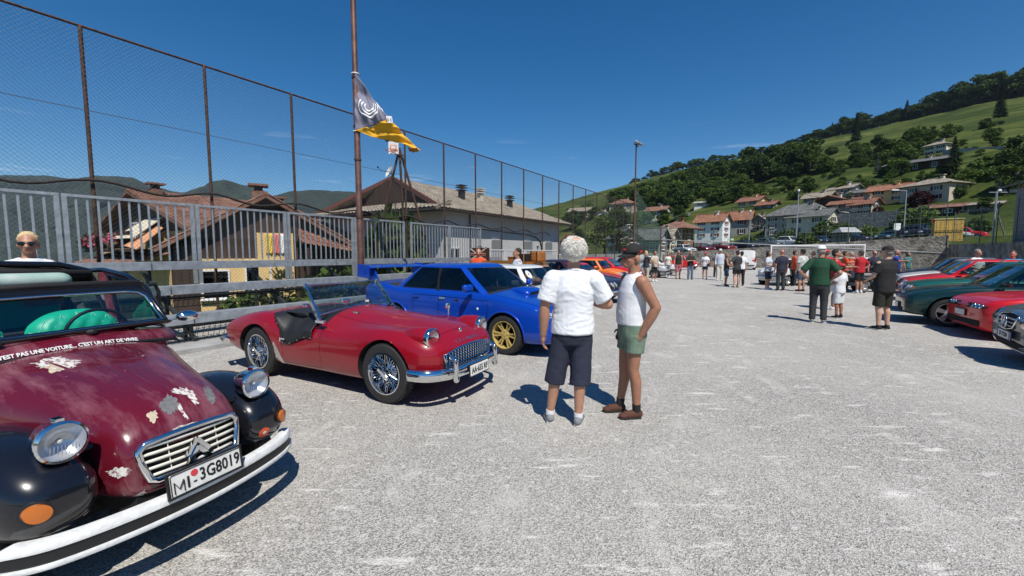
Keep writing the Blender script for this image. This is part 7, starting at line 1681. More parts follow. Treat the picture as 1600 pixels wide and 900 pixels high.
# cars in the upper car park
def lot(name, X, dep, rz, m, label, sp, roofm=None, **kw):
    p_ = at(X, 395, dep); q, tt_ = toqt(p_); z = hz(p_.x, p_.y, False, False); gcar(name, label, 'car', (p_.x, p_.y, z), R(rz), m, detail=0, plate_txt='', group='cars in the upper car park', roofm=roofm, shut_level=1, **{**sp, **kw})
SUV = {**HATCH, 'H': 1.62, 'W': 1.78, 'L': 4.2, 'hf': .92, 'hc': 1.08, 'zb': 1.06, 'zt': 1.06, 'r': .34}
lot('parked_car', 1078, 60, -80, WHT, 'white hatchback facing the pitch in the upper car park', HATCH)
lot('parked_car', 1106, 60, -78, REDD, 'dark red family car beside the white hatchback in the upper car park', SUV)
lot('parked_car', 1126, 63, -78, REDD, 'small dark red car half hidden between two red cars above the wall', HATCH)
lot('parked_car', 1139, 60, -75, paint('tomato red paint', (.30, .03, .02)), 'tall tomato red car above the stone wall', SUV)
lot('parked_car', 1175, 60, -72, DBL, 'dark blue car above the white delivery van', SUV)
lot('parked_car', 1213, 58, -70, GRY, 'dark grey car behind the goal post', SUV)
lot('parked_car', 1247, 57, -70, WHT, 'white jeep like car above the goal', SUV)
lot('parked_car', 1278, 56, -68, DBL, 'dark blue estate above the goal', SUV); lot('parked_car', 1296, 57, -66, NVY, 'midnight blue car beside the canopy shelter', HATCH)
lot('parked_car', 1347, 52, -64, NVY, 'midnight blue small car just past the canopy shelter', HATCH); lot('parked_car', 1380, 50, -150, DGR, 'dark green saloon under the notice board', SEDAN)
lot('parked_car', 1428, 47, -150, DBL, 'long dark blue saloon below the yellow green bush', SUV); lot('parked_car', 1457, 46, -60, MRN, 'aubergine car hidden beside the yellow container', HATCH)
lot('parked_car', 1503, 50, -60, WHT, 'white car just beyond the yellow container', HATCH); lot('parked_car', 1528, 52, -60, REDB, 'bright red car beyond the yellow container', SUV)
# a quad bike
qb = thing('quad_bike', 'dark quad bike with grey seat behind the boy', 'quad bike', (14.6, 17.7, 0), R(200))
for x in (.45, -.45):
    for s_ in (-1, 1): wheel(qb, x, s_*.38, .24, .2, 'steel', SILVER)
q = MB().box((0, 0, .50), (.9, .30, .22)).build('body', BLACK, qb); bevel(q, .05, 2); q = MB().box((-.25, 0, .70), (.62, .30, .12)).build('seat', mat('grey seat', (.25, .25, .25), .6), qb); bevel(q, .04, 2)
MB().box((.45, 0, .60), (.5, .95, .05)).box((-.48, 0, .60), (.5, .95, .05)).build('mudguard', GRY, qb); MB().tube([(.28, -.36, .92), (.34, 0, .86), (.28, .36, .92)], .016, 6).tube([(.34, 0, .86), (.42, 0, .6)], .03, 6).build('handlebar', CHROME, qb)
MB().lathe([(.001, .03), (.06, .02), (.06, -.05)], (.66, 0, .66), 'x', 14).build('headlight', LAMP, qb); MB().box((0, 0, .32), (.6, .5, .14)).build('engine', STEEL, qb)
# ---------------------------------------------------------------- people
SK = {k: mat('skin '+k, c, .5, var=.12, scale=14, bump=.12, bscale=120, bdist=.003) for k, c in dict(tan=(.42, .215, .135), brown=(.34, .16, .095), fair=(.56, .33, .23), red=(.48, .22, .14)).items()}
def cloth(name, col, var=.08, col2=None, scale=9): return mat('cloth '+name, col, .85, var=var, scale=scale, bump=.25, bscale=55, bdist=.006, col2=col2)
EYEM = mat('eye dark', (.015, .01, .008), .2); LIPM = mat('lip', (.30, .09, .07), .6); SOLE = mat('pale sole', (.6, .59, .56), .7)
ARMS = dict(down=((.128, .012, .640), (.136, -.025, .488)), hip=((.205, .055, .650), (.118, .005, .565)), crossed=((.128, -.045, .655), (-.02, -.115, .675)), up=((.128, -.03, .645), (.06, -.13, .72)), pocket=((.155, .03, .645), (.112, -.02, .515)), reach=((.15, -.11, .70), (.14, -.24, .71)), face=((.13, -.06, .66), (.055, -.13, .82)), behind=((.15, .06, .645), (.06, .085, .545)), front=((.135, -.02, .645), (.07, -.14, .60)))
def wrinkle(me, amp, seed, zs=1.0, freq=9):
    nr = [v.normal.copy() for v in me.vertices]
    for v, n in zip(me.vertices, nr):
        c = v.co
        if freq > 20: d = noise.noise((c.x*freq+seed, c.y*freq, c.z*freq))
        else:
            d = .75*noise.noise((c.x*4+seed, c.y*4, c.z*5)); a = noise.noise((c.x*2.2, c.y*2.2+seed, c.z*2.6))*1.6
            r_ = noise.noise((c.x*7-c.z*3*a+seed, c.y*7, (c.z*1.0+c.x*.75*a+c.y*.4)*19*zs)); d += .85*(.5-abs(r_))*(1 if zs >= 1 else .7)+.25*noise.noise((c.x*22, c.y*22, c.z*26+seed))
        v.co = c+n*d*amp
def person(label, loc, rz, h=1.72, sex='m', skin='tan', top=('tee', 'white'), low=('shorts', 'navy', .30), shoes='black', sock=None, hair=('short', (.05, .035, .025)), cap=None, armL='down', armR='down', yaw=0.0, nod=0.0, fat=0.0, vox=.020, legs=None, lean=0.0, shades=False, scale=None, group=None, bag=None, build=1.0):
    t = thing('person', label, 'person', loc, rz, group); sk = SK[skin]; D = vox < .011; bd = build
    def T(p, up=True):
        p = V(p)
        if lean and up and p.z > .52: q = p-V((0, 0, .52)); q.rotate(Euler((lean, 0, 0))); p = q+V((0, 0, .52))
        return p*h
    shw = (.104 if sex == 'm' else .090)*(1+(build-1)*.5); hipw = .050
    LG = legs or (((.056, -.012, .285), (.060, .012, .045), .12), ((-.056, -.012, .285), (-.060, .012, .045), -.12))
    f_ = 1+fat
    torso = [(.455, .082, .062, .0), (.50, .092*(1+fat*.4), .066*(1+fat*.5), .002), (.55, .090*(1+fat*.7), .066*f_, -.002-fat*.02), (.61, .084*(1+fat*.9), .062*(1+fat*1.3), -.004-fat*.03), (.67, .087*(1+fat*.6), .063*(1+fat*.9), -.002-fat*.02), (.73, .096*(1+fat*.3), .066*(1+fat*.3), .002), (.78, .098, .060, .006), (.812, .086, .048, .008), (.835, .050, .036, .008)]
    if sex == 'f': torso = [(z, w*(.90 if z > .57 else 1.04), d*(1.0 if z < .6 else (.95 if z < .69 else 1.05)), o-(.012 if .70 < z < .76 else 0)) for z, w, d, o in torso]
    b = MB()
    lg = .78 if low[0] == 'trousers' else 1.0
    for s_, (kn, an, toe) in zip((1, -1), LG):
        hp = V((s_*hipw, 0, .50)); b.cone(T(hp, False), T(kn, False), .050*h*lg*(1+fat*.3), .032*h*lg, 14); k_ = V(kn); a_ = V(an); cf = k_.lerp(a_, .30)+V((0, .010, 0))
        b.cone(T(kn, False), T(cf, False), .031*h*lg, .0325*h*lg, 14); b.cone(T(cf, False), T(a_, False), .0325*h*lg, .0195*h*lg, 14)
        fw0 = V((toe*.45, -1, 0)).normalized(); b.cone(T(a_, False), T(V((a_.x, a_.y, .028))+fw0*.02, False), .0195*h, .017*h, 10)
    b.loftz([(T((0, o, z)), V((w*h*.93, 0, 0)), V((0, d*h*.93, 0))) for z, w, d, o in torso], 20)
    # neck and head
    HR = Euler((nod, 0, yaw)).to_matrix(); hc_ = V((0, .004, .872))
    def Hd(p): q = HR @ (V(p)-hc_)+hc_; return T(q)
    HRh = Euler((lean, 0, 0)).to_matrix() @ HR if lean else HR
    b.cone(T((0, .012, .815)), Hd((0, .004, .885)), .034*h*(1+fat*.4), .031*h*(1+fat*.3), 12)
    E_ = lambda c, r: b.ell(Hd(c), [q*h for q in r], HRh, 18)
    E_((0, .008, .944), (.0445, .056, .054)); E_((0, -.018, .912), (.036, .038, .046)); E_((0, -.038, .884), (.021, .019, .015)); E_((0, -.046, .940), (.030, .010, .010)); E_((0, -.030, .915), (.038, .022, .024))
    b.cone(Hd((0, -.054, .930)), Hd((0, -.068, .9085)), .0055*h, .0095*h, 10); E_((0, -.056, .893), (.014, .007, .008))
    for s_ in (-1, 1): E_((s_*.0445, .010, .917), (.006, .0135, .0185)); E_((s_*.009, -.058, .9075), (.006, .008, .006))
    # arms
    hands = []
    for s_, am in ((1, armL), (-1, armR)):
        el, wr = ARMS[am] if isinstance(am, str) else am; sh = V((s_*shw, .008, .792)); el = V((s_*el[0], el[1], el[2])); wr = V((s_*wr[0], wr[1], wr[2]))
        b.cone(T(sh), T(sh.lerp(el, .45)), .034*h*bd, .0285*h*bd, 12); b.cone(T(sh.lerp(el, .45)), T(el), .0285*h*bd, .0235*h*bd, 12); b.cone(T(el), T(el.lerp(wr, .3)), .0235*h*bd, .0250*h*bd, 12); b.cone(T(el.lerp(wr, .3)), T(wr), .0250*h*bd, .0160*h*bd, 12)
        d = (wr-el).normalized(); inw = V((-s_, -.1, 0)) if abs(d.z) > .6 else V((0, .15, -1)); inw = (inw-d*inw.dot(d)).normalized(); wd = d.cross(inw).normalized()
        if am in ('hip', 'behind', 'pocket'): d = (d+V((-s_*.2, .0, -.55))).normalized(); inw = (inw-d*inw.dot(d)).normalized(); wd = d.cross(inw).normalized()
        pc = wr+d*.030; b.ell(T(pc), (.0235*h, .0115*h, .030*h), Matrix((wd, inw, d)).transposed(), 14); b.cone(T(wr), T(pc), .0155*h, .016*h, 10)
        fwd = wd if wd.y < 0 else -wd
        for i in range(4):
            o_ = (i-1.5)*.0118; bs_ = pc+d*.022-fwd*o_; L = (.040, .046, .043, .034)[i]; c1 = bs_+(d*.92+inw*.38).normalized()*L*.48; c2 = c1+(d*.70+inw*.72).normalized()*L*.34; c3 = c2+(d*.40+inw*.92).normalized()*L*.26
            r_ = .0052*h*(1, 1.03, 1, .88)[i]; b.cone(T(bs_), T(c1), r_*1.08, r_, 8); b.cone(T(c1), T(c2), r_, r_*.92, 8); b.cone(T(c2), T(c3), r_*.92, r_*.75, 8)
        t0 = wr+d*.014+fwd*.013; t1 = t0+(d*.55+fwd*.75+inw*.25).normalized()*.026; t2 = t1+(d*.9+fwd*.25+inw*.3).normalized()*.022; b.cone(T(t0), T(t1), .0075*h, .0062*h, 8); b.cone(T(t1), T(t2), .0062*h, .005*h, 8)
        hands.append((wr, d))
    bm_ = remesh(b, vox*(.78 if D else .8), 3, .4); bm_.materials.append(sk); body = link('body', bm_, t)
    # face details
    for s_ in (-1, 1):
        if not shades: MB().ell(Hd((s_*.0175, -.0525, .9275)), [.0055*h, .004*h, .0035*h], HRh, 8).build('eye', EYEM, t); MB().ell(Hd((s_*.018, -.0565, .9385)), [.011*h, .004*h, .0022*h], HRh, 8).build('eyebrow', mat('brow', (.10, .075, .06), .9), t)
    if shades:
        g = MB()
        for s_ in (-1, 1): g.ell(Hd((s_*.021, -.058, .927)), [.019*h, .005*h, .0135*h], HRh, 12); g.bar(Hd((s_*.036, -.05, .931)), Hd((s_*.046, .012, .928)), .004*h)
        g.bar(Hd((-.01, -.060, .931)), Hd((.01, -.060, .931)), .004*h); g.build('sunglasses', mat('sunglass black', (.008, .006, .006), .1, coat=1), t)
    MB().ell(Hd((0, -.0605, .893)), [.0125*h, .004*h, .003*h], HRh, 10).build('mouth', LIPM, t)
    # hair
    if hair:
        st, hcx = hair; hm = mat('hair %.2f %.2f %.2f' % hcx, hcx, .7, var=.22, scale=35, bump=.8, bscale=120, bdist=.01)
        rs = random.Random(int(abs(loc[0])*100)); q = MB()
        def HE(c, r): q.ell(Hd(c), [x*h for x in r], HRh, 16)
        if st in ('short', 'bob', 'long', 'curly', 'crop'):
            k = {'short': 1.04, 'crop': .96, 'bob': 1.10, 'long': 1.08, 'curly': 1.10}[st]
            HE((0, .017, .955), (.0465*k, .053*k, .050*k)); HE((0, .030, .925), (.043*k, .036*k, .045*k))
            if st in ('bob', 'long'):
                for s_ in (-1, 1): HE((s_*.040, .006, .915), (.016, .034, .050))
                HE((0, .040, .895), (.044, .026, .055))
            if st == 'long': HE((0, .046, .855), (.044, .020, .070))
            me = remesh(q, vox*.7, 2, .4); wrinkle(me, .006*h/1.7 if st != 'curly' else .010, rs.random()*9, 1, 45); me.materials.append(hm); ho = link('hair', me, t)
            if st in ('curly', 'bob') and vox < .013:
                c = MB(); bald = mat('scalp', (.55, .30, .22), .6)
                crown = V((-.10, .45, .88)).normalized()
                for _ in range(1500):
                    d = V((rs.gauss(0, 1), rs.gauss(.25, 1), rs.gauss(.2, .9))).normalized(); p0 = V((0, .020, .945))+V((d.x*.054, d.y*.061, d.z*.058))
                    if d.y < -.60 or p0.z < .896 or (st == 'curly' and sex == 'm' and (d-crown).length < .30): continue
                    tg = (d-crown*d.dot(crown)).normalized() if st == 'curly' else V((0, 0, -1)); tg = (tg-d*tg.dot(d)).normalized(); sw = d.cross(tg)*rs.gauss(0, .55); tg = (tg+sw).normalized(); L = rs.uniform(.020, .050); w2 = rs.uniform(-.012, .012)
                    pts = [p0+d*(.000+(.006+.009*rs.random())*math.sin(u*2.2))+tg*L*(u-.25)+d.cross(tg)*w2*math.sin(u*4) for u in np.linspace(0, 1.1, 6)]
                    c.tube([Hd(p_) for p_ in pts], [.0012*h, .0019*h, .0020*h, .0018*h, .0012*h, .0003*h], 4, cap=False)
                c.build('curls', hm, ho, 180)
                if st == 'curly' and sex == 'm': MB().ell(Hd((-.006, .055, .992)), [.025*h, .021*h, .010*h], HRh @ Euler((-.75, -.1, 0)).to_matrix(), 12).build('bald_patch', bald, ho, 180)
        elif st == 'fringe':
            HE((0, .026, .922), (.0455, .040, .036)); me = remesh(q, vox*.7, 2, .4); wrinkle(me, .003, 1, 1, 60); me.materials.append(hm); link('hair', me, t)
    if cap:
        cs, cc, c2 = cap; cm_ = cloth('cap '+cs+str(cc), cc); q = MB(); sec = []
        for k in range(9):
            a = k/8*PI/2; z = math.sin(a); r_ = math.cos(a); q_ = MB()
            for i in range(22): 
                ph = 2*PI*i/22; q.v.append(tuple(Hd((.0505*r_**.8*math.cos(ph), .010+.061*r_**.8*math.sin(ph), .952+.050*z))))
        for k in range(8):
            for i in range(22): q.f.append((k*22+i, k*22+(i+1) % 22, (k+1)*22+(i+1) % 22, (k+1)*22+i)); q.m.append(0)
        co = solid(q.build('cap', cm_, t, 180), .004)
        if cs == 'peak':
            v = MB()
            for k in range(4):
                f = k/3
                for i in range(11): a = PI*(i/10); v.v.append(tuple(Hd((.044*math.cos(a)*(1-.05*f), .010-.052*math.sin(a)-.046*f*math.sin(a)**.6, .954-.010*f-.012*f*abs(math.cos(a))))))
            v.f = [(k*11+i, k*11+i+1, (k+1)*11+i+1, (k+1)*11+i) for k in range(3) for i in range(10)]; v.m = [0]*30; solid(v.build('visor', cm_, co, 180), .005)
        else: MB().tube([Hd((.0515*math.cos(a), .010+.062*math.sin(a), .953)) for a in np.linspace(0, 2*PI, 25)[:-1]], .005*h, 6, closed=True).build('cap_band', cm_, co, 180)
        if c2:
            pm_ = mat('cap badge %.2f' % c2[0], c2, .7); MB().box(Hd((0, -.0475, .977)), (.030*h, .006*h, .012*h), HRh @ Euler((-.45, 0, 0)).to_matrix()).build('badge', pm_, co)
            for s_ in (-1, 1): MB().box(Hd((s_*.047, .030, .958)), (.006*h, .022*h, .010*h), HRh @ Euler((0, 0, s_*.45)).to_matrix()).build('side_flash', pm_, co)
            MB().ell(Hd((0, .010, 1.002)), [.004*h]*3, None, 8).build('button', cm_, co)
    # clothes
    kind, cn = top[0], top[1]; ctop = cn if not isinstance(cn, str) else CL[cn]; m_ = .0085; q = MB(); hem = {'tee': .475, 'tank': .50, 'shirt': .465, 'blouse': .47, 'vest': .50}.get(kind, .47); hem = top[2] if len(top) > 2 else hem
    sec = [(hem, .092*(1+fat*.5), .070*(1+fat*.6), 0)]+[s_ for s_ in torso if s_[0] > hem+.02]
    loose = .010 if kind in ('tee', 'shirt', 'blouse') else .003
    if kind in ('tank', 'vest'): sec = [(z, w*(1 if z < .77 else .80 if z > .80 else .92), d, o) for z, w, d, o in sec]; sec[-1] = (.828, .056, .036, .008)
    q.loftz([(T((0, o, z), True), V(((w+m_*.6+loose*(1 if z < .78 else .2))*h, 0, 0)), V((0, (d+m_*.7+loose*(1 if z < .78 else .2))*h, 0))) for z, w, d, o in sec], 24)
    for s_, am in ((1, armL), (-1, armR)):
        el, wr = ARMS[am] if isinstance(am, str) else am; sh = V((s_*shw*.92, .008, .788)); el = V((s_*el[0], el[1], el[2])); wr = V((s_*wr[0], wr[1], wr[2]))
        if kind in ('tee', 'blouse', 'shirt'):
            e2 = sh.lerp(el, .80 if kind == 'tee' else .72); q.cone(T(sh), T(e2), .0430*h*bd, (.043 if sex == 'm' else .038)*h*bd, 14, False); q.ell(T(sh), (.0405*h*bd, .0405*h*bd, .0405*h*bd), None, 14); q.cone(T((s_*.045, .008, .822)), T(sh), .020*h, .040*h, 12)
            if kind == 'shirt' and len(top) > 3: q.cone(T(sh), T(el), .043*h, .034*h, 14); q.cone(T(el), T(el.lerp(wr, .9)), .034*h, .025*h, 14, False)
        elif kind in ('tank', 'vest'): q.cone(T((s_*.042, .008, .826)), T((s_*.066, .008, .775)), .018*h, .038*h, 12)
    me = remesh(q, vox*.85, 4, .5); wrinkle(me, (.0095 if D else .0062)*h/1.7 if kind != 'tank' else .004, loc[0], 1.0, 8.5); me.materials.append(ctop); tp_ = link({'tee': 'tshirt', 'tank': 'tank_top', 'vest': 'tank_top'}.get(kind, kind), me, t)
    if kind in ('tee', 'tank', 'vest', 'shirt'): MB().tube([T((.046*math.cos(a), .008+.036*math.sin(a)-.006*(math.sin(a) < 0), .834+.008*math.sin(a))) for a in np.linspace(0, 2*PI, 21)[:-1]], .0045*h, 6, closed=True).build('collar', ctop, tp_, 180)
    lk, ln = low[0], low[1]; cl_ = ln if not isinstance(ln, str) else CL[ln]; q = MB(); wl = .55
    q.loftz([(T((0, o, z), True), V(((w+.006)*h, 0, 0)), V((0, (d+.006)*h, 0))) for z, w, d, o in [(.44, .084, .064, 0), (.48, .093*(1+fat*.4), .069*(1+fat*.4), .002), (.52, .093*(1+fat*.5), .068*(1+fat*.6), 0), (wl, .090*(1+fat*.6), .066*(1+fat*.7), -.002)]], 22)
    for s_, (kn, an, toe) in zip((1, -1), LG):
        hp = V((s_*hipw, 0, .49)); kn, an = V(kn), V(an)
        if lk == 'shorts':
            hz_ = low[2]; f = (hp.z-hz_)/(hp.z-kn.z); e = hp.lerp(kn, f) if f <= 1 else kn.lerp(an, (kn.z-hz_)/(kn.z-an.z)); q.cone(T(hp, False), T(e, False), .056*h*(1+fat*.35), .0560*h, 16, False)
        elif lk == 'trousers': q.cone(T(hp, False), T(kn, False), .057*h*(1+fat*.3), .043*h, 16); q.cone(T(kn, False), T(an.lerp(kn, .04)-V((0, 0, .012)), False), .043*h, .036*h, 16, False)
    if lk == 'skirt': q.loftz([(T((0, 0, z), False), V((w*h, 0, 0)), V((0, w*.80*h, 0))) for z, w in ((low[2], .100), (.42, .100), (.50, .096), (.54, .088))], 24)
    me = remesh(q, vox*.85, 4, .5); wrinkle(me, .0075*h/1.7, loc[1], .6, 8); me.materials.append(cl_); link({'shorts': 'shorts', 'trousers': 'trousers', 'skirt': 'skirt'}[lk], me, t)
    # shoes
    for s_, (kn, an, toe) in zip((1, -1), LG):
        an = V(an); fw = V((toe*.45, -1, 0)).normalized(); base = V((an.x, an.y, 0)); q = MB()
        P_ = lambda f, z, o=0: T(base+fw*f+V((0, 0, z)), False)
        q.ell(P_(-.012, .026), (.024*h, .026*h, .026*h), None, 12); q.cone(P_(.0, .026), P_(.062, .020), .024*h, .024*h, 12); q.ell(P_(.078, .017), (.026*h, .030*h, .016*h), Matrix.Rotation(math.atan2(fw.x, -fw.y), 3, 'Z'), 12); q.cone(P_(-.006, .03), T(an+V((0, 0, .008)), False), .023*h, .022*h, 12, False)
        me = remesh(q, vox*.75, 2, .4); sm2 = CL[shoes] if shoes in CL else shoes; me.materials.append(sm2); so = link('shoe', me, t)
        out = [(-.030, .0), (-.022, .020), (.01, .022), (.045, .023), (.075, .027), (.098, .020), (.106, .0)]; out = out+[(f, -w) for f, w in out[-2:0:-1]]; sd_ = V((-fw.y, fw.x, 0))
        v = MB(); n_ = len(out); v.v = [tuple(T(base+fw*f+sd_*w+V((0, 0, z)), False)) for z in (.0, .013) for f, w in out]; v.f = [tuple(range(n_))[::-1], tuple(range(n_, 2*n_))]+[(i, (i+1) % n_, n_+(i+1) % n_, n_+i) for i in range(n_)]; v.m = [0]*len(v.f)
        v.build('sole', SOLE if shoes in ('white', 'grey', 'black') else mat('dark sole', (.02, .015, .012), .7), so)
        if sock: MB().cone(T(an+V((0, 0, -.005)), False), T(an+(V(kn)-an)*sock[1]+V((0, .002, 0)), False), .0235*h, .0245*h, 14, False).build('sock', CL[sock[0]], t, 60)
    if bag: 
        q = MB().box(T(bag[0]), (.10*h, .05*h, .09*h)).build('shoulder_bag', CL['black'], t); bevel(q, .02, 2); MB().tube([T(bag[0])+V((0, 0, .04*h)), T((.0, -.085, .70)), T((-.07, -.03, .828)), T((-.03, .07, .75))], .006*h, 5).build('strap', CL['black'], q)
    return t
CL = {k: cloth(k, *v) for k, v in dict(white=((.72, .73, .75), .05), navy=((.018, .022, .042),), black=((.012, .012, .013),), green=((.008, .055, .024),), red=((.42, .012, .020),), orange=((.60, .07, .015),), sage=((.15, .215, .155), .18), denim=((.045, .075, .13), .4), blue=((.012, .035, .23),), beige=((.50, .44, .34),), pale=((.50, .54, .60), .08), pink=((.38, .11, .14), .5), grey=((.20, .21, .22),), char=((.030, .032, .036),), jeans=((.11, .15, .22), .3), olive=((.018, .019, .010), .15), stripe=((.50, .53, .50), .35), brown=((.085, .032, .018),), cream=((.62, .60, .52),), pwhite=((.66, .68, .70), .25)).items()}
CAMD = lambda p_: math.atan2(p_[0], p_[1])
def stand(X, Yf, **k): p_ = gp(X, Yf); return (p_.x, p_.y, 0)
# the two men talking
A = gp(893, 660); person('white haired man in a white t-shirt and navy shorts seen from behind', (A.x, A.y, 0), R(180+0)-.10, 1.745, 'm', 'tan', ('tee', 'white', .50), ('shorts', 'navy', .222), 'grey', ('white', .10), ('curly', (.78, .75, .68)), None, ((.150, .02, .640), (.158, -.01, .485)), ((.185, -.01, .655), (.115, -.13, .650)), .10, .06, .13, .0095, (((.086, -.01, .285), (.118, .0, .045), .35), ((-.044, .01, .285), (-.034, .03, .045), -.5)), build=1.22)
B = gp(984, 648); person('tanned man in black cap, white tank top and sage shorts standing in profile', (B.x, B.y, 0), R(-90)+.10, 1.70, 'm', 'brown', ('tank', 'white', .545), ('shorts', 'sage', .385), 'brown', ('black', .16), ('fringe', (.42, .41, .39)), ('peak', (.012, .011, .011), (.45, .03, .02)), ((.150, .075, .655), (.105, .015, .500)), ((.150, .06, .65), (.10, -.02, .50)), .05, .10, .12, .0095, (((.050, -.006, .285), (.050, .02, .045), .0), ((-.054, -.02, .285), (-.060, -.04, .045), .0)), build=1.15)
P = lambda X, Y, rz, label, h, *a, **k: person(label, tuple(gp(X, Y)), rz+0, h, *a, **k)
F, BK = R(0), R(180)
P(1009, 441, R(120), 'blonde woman in dark top and pale trousers beside the silver hatchback', 1.72, 'f', 'fair', ('blouse', 'char'), ('trousers', 'beige'), 'white', None, ('bob', (.55, .40, .18)), None, 'up', 'crossed')
P(1022, 440, R(20), 'dark haired man in white patterned t-shirt and black shorts by the silver hatchback', 1.74, 'm', 'brown', ('tee', cloth('print', (.68, .68, .66), .3, (.5, .35, .2), 5)), ('shorts', 'black', .29), 'white', ('white', .15), ('short', (.015, .012, .01)), None, 'down', 'front')
P(1059, 436, R(-5), 'man in black tank top and pink patterned shorts', 1.78, 'm', 'tan', ('tank', 'black'), ('shorts', 'pink', .27), 'brown', None, ('crop', (.16, .10, .06)), None)
P(1078, 437, R(-5), 'man in black t-shirt and jeans with arms folded', 1.72, 'm', 'tan', ('tee', 'black'), ('trousers', 'jeans'), 'black', None, ('crop', (.12, .09, .07)), None, 'crossed', 'crossed')
P(1101, 436, R(-18), 'woman in pink cap, white blouse and navy skirt with black shoulder bag', 1.66, 'f', 'tan', ('blouse', 'pwhite'), ('skirt', 'navy', .36), 'black', None, ('short', (.10, .05, .03)), ('peak', (.50, .06, .08), None), 'front', 'down', bag=((.10, -.08, .53), 0))
P(1124, 438, R(-22), 'tall man in white cap, pale blue shirt and beige trousers', 1.86, 'm', 'tan', ('shirt', 'pale', .50, 1), ('trousers', 'cream'), 'cream', None, ('fringe', (.3, .28, .26)), ('peak', (.62, .60, .56), None), 'down', 'down')
P(1118, 433, R(10), 'person in dark trousers half hidden behind the tall man in pale blue shirt', 1.66, 'm', 'tan', ('tee', 'char'), ('trousers', 'black'), 'black', None, ('short', (.03, .02, .02)), None)
P(1134, 447, R(70), 'person in black top and denim shorts facing the group', 1.62, 'f', 'tan', ('tank', 'char'), ('shorts', 'denim', .30), 'black', None, ('bob', (.22, .14, .08)), None, 'front', 'front')
P(1150, 449, BK+R(5), 'woman in sheer black top and black shorts seen from behind', 1.73, 'f', 'fair', ('tee', 'char'), ('shorts', 'black', .37), 'beige', None, ('short', (.05, .015, .012)), None, 'hip', 'front')
P(1157, 446, BK+R(-15), 'person in white top and black trousers behind the woman in black', 1.70, 'm', 'fair', ('tee', 'white'), ('trousers', 'black'), 'char', None, ('short', (.02, .014, .012)), None, 'hip', 'down')
P(1199, 452, R(35), 'woman with dark curls, white blue blouse and navy bermuda shorts', 1.70, 'f', 'tan', ('blouse', 'pale'), ('shorts', 'navy', .27), 'white', None, ('long', (.03, .018, .015)), None, 'up', 'front')
P(1219, 454, BK+R(-10), 'bald man in navy polo and dark trousers seen from behind', 1.76, 'm', 'red', ('tee', 'navy', .50), ('trousers', 'char'), 'black', None, None, None)
P(1240, 447, R(80), 'person in orange red polo between two men', 1.72, 'm', 'tan', ('tee', 'orange'), ('trousers', 'char'), 'black', None, ('short', (.02, .014, .012)), None, 'front', 'down')
P(1251, 455, BK+R(12), 'man in white grey striped t-shirt and denim shorts seen from behind', 1.78, 'm', 'tan', ('tee', 'stripe'), ('shorts', 'denim', .29), 'brown', None, ('short', (.02, .014, .012)), ('round', (.02, .02, .022), None), 'down', 'front')
P(1277, 504, BK+R(-35), 'man in dark green t-shirt and white cap with hands on hips', 1.79, 'm', 'tan', ('tee', 'green', .49), ('trousers', 'char'), 'grey', None, ('fringe', (.25, .24, .23)), ('peak', (.72, .72, .70), None), 'hip', 'hip', fat=.12, yaw=-.4, vox=.016)
P(1309, 497, BK+R(20), 'boy in white t-shirt, pale shorts and red cap', 1.36, 'm', 'brown', ('tee', 'white', .46), ('shorts', 'pwhite', .27), 'black', ('black', .12), ('short', (.02, .014, .012)), ('peak', (.45, .03, .04), None), 'front', 'down', yaw=.5)
P(1302, 484, R(60), 'person in red jacket hidden behind the boy', 1.72, 'm', 'tan', ('tee', 'red'), ('shorts', 'pwhite', .3), 'white', None, ('short', (.02, .014, .012)), None, 'reach', 'front')
P(1318, 452, R(70), 'person in scarlet shirt and sunglasses near the goal post', 1.70, 'm', 'tan', ('tee', 'orange'), ('trousers', 'char'), 'black', None, ('short', (.04, .03, .025)), None, 'reach', 'front', shades=True)
P(1341, 458, BK+R(15), 'broad man in crimson t-shirt reaching towards the group', 1.72, 'm', 'tan', ('tee', 'red', .48), ('shorts', 'black', .3), 'white', ('white', .15), ('short', (.08, .06, .05)), None, ((.20, .0, .80), (.30, -.08, .83)), 'hip', fat=.2)
P(1363, 452, R(-10), 'man in dark polo and sunglasses behind the man in black', 1.72, 'm', 'red', ('tee', 'navy'), ('trousers', 'char'), 'black', None, ('crop', (.2, .18, .16)), None, 'front', 'down', shades=True)
P(1377, 515, BK+R(8), 'heavy man in black shirt, dark shorts and flat black cap seen from behind', 1.76, 'm', 'fair', ('shirt', 'black', .45), ('shorts', 'olive', .285), 'black', ('black', .06), ('fringe', (.20, .19, .18)), ('round', (.012, .011, .011), (.20, .12, .13)), 'front', 'up', fat=.16, vox=.016)
P(1398, 449, R(30), 'man in bright blue polo by the stone wall', 1.76, 'm', 'red', ('tee', 'blue'), ('trousers', 'char'), 'black', None, ('crop', (.3, .26, .2)), None, 'down', 'reach')
for X, dep, hh, rz, lb, hr in ((1527, 14.6, 1.74, .1, 'grey haired man in white shirt behind the teal estate', ('short', (.22, .21, .20))), (1583, 13.6, 1.70, -.9, 'dark haired man in white shirt bending behind the roof rails', ('short', (.04, .03, .025)))):
    p_ = at(X, 395, dep); person(lb, (p_.x, p_.y, 0), rz, hh, 'm', 'tan', ('shirt', 'white'), ('trousers', 'char'), 'black', None, hr, None, 'front', 'front', nod=.2)
p_ = at(45, 395, 4.95); person('blonde woman in sunglasses and white top leaning behind the maroon car', (p_.x, p_.y, .0), R(42), 1.86, 'f', 'tan', ('blouse', 'pwhite'), ('shorts', 'denim', .3), 'white', None, ('short', (.62, .48, .25)), None, 'front', 'front', shades=True, vox=.0125)
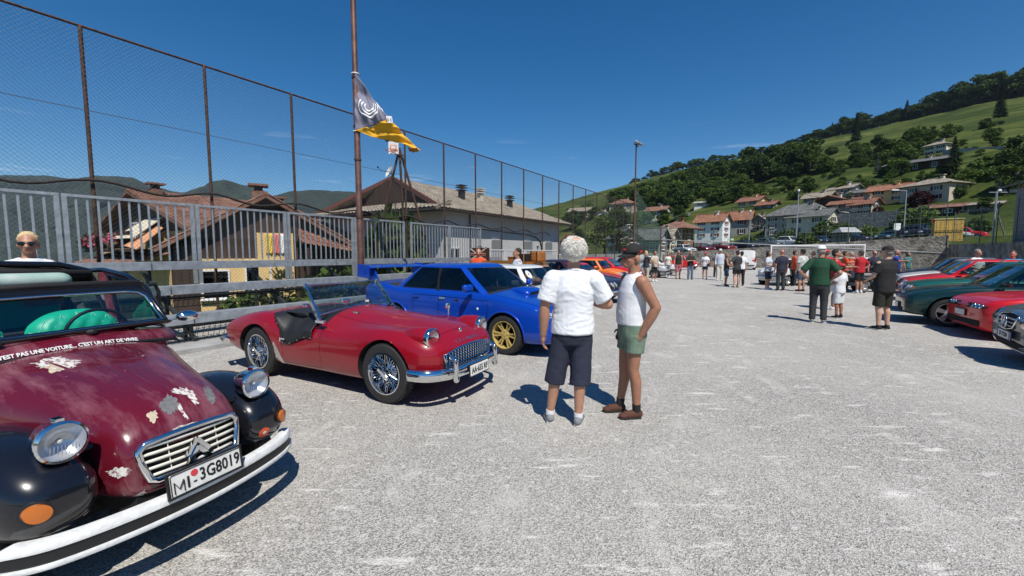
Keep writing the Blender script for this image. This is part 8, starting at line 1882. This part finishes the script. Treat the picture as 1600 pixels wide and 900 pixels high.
p_ = at(808, 395, 10.9); person('dark haired person in grey t-shirt behind the little white car', (p_.x, p_.y, 0), R(-75), 1.74, 'm', 'brown', ('tee', 'pale'), ('shorts', 'black', .3), 'black', None, ('short', (.015, .012, .012)), None, 'down', 'front')
p_ = at(748, 395, 13.2); person('bald person behind the flag painted suitcase', (p_.x, p_.y, 0), R(0), 1.75, 'm', 'red', ('tee', 'orange'), ('shorts', 'black', .3), 'black', None, None, None)
P(1043, 432, R(-10), 'woman in cream top and jeans beside the man in black tank top', 1.64, 'f', 'tan', ('tee', 'cream'), ('trousers', 'jeans'), 'white', None, ('bob', (.12, .07, .04)), None)
P(1288, 462, R(150), 'man in scarlet t-shirt and dark cap half hidden by the man in green', 1.74, 'm', 'tan', ('tee', 'red'), ('trousers', 'char'), 'black', None, ('fringe', (.1, .08, .07)), ('peak', (.5, .03, .03), None), 'front', 'front')
P(1328, 447, R(40), 'grey haired person in orange shirt beside the broad man in crimson', 1.66, 'm', 'red', ('tee', 'orange'), ('trousers', 'char'), 'black', None, ('short', (.35, .32, .28)), None, 'front', 'front')
P(1268, 447, R(200), 'man in charcoal t-shirt looking into the white classic car', 1.70, 'm', 'tan', ('tee', 'char'), ('trousers', 'jeans'), 'black', None, ('crop', (.06, .05, .04)), None, 'front', 'down')
P(1416, 441, R(10), 'person in teal top walking by the stone wall', 1.66, 'f', 'tan', ('tee', cloth('teal', (.03, .16, .16))), ('shorts', 'black', .3), 'white', None, ('long', (.06, .035, .02)), None)
# ---------------------------------------------------------------- thin summer haze in the valley
hb = MB().box((0, 2500, 95), (19400, 13800, 650)).build('haze', None); tag(hb, kind='stuff')
hm = bpy.data.materials.new('haze'); hm.use_nodes = True; t = hm.node_tree; t.nodes.clear(); o = t.nodes.new('ShaderNodeOutputMaterial'); pv = t.nodes.new('ShaderNodeVolumePrincipled')
pv.inputs['Color'].default_value = (.70, .84, 1, 1); pv.inputs['Density'].default_value = .00007; pv.inputs['Anisotropy'].default_value = .2; t.links.new(pv.outputs[0], o.inputs['Volume']); hb.data.materials.append(hm)
bpy.data.scenes.remove(WORK)
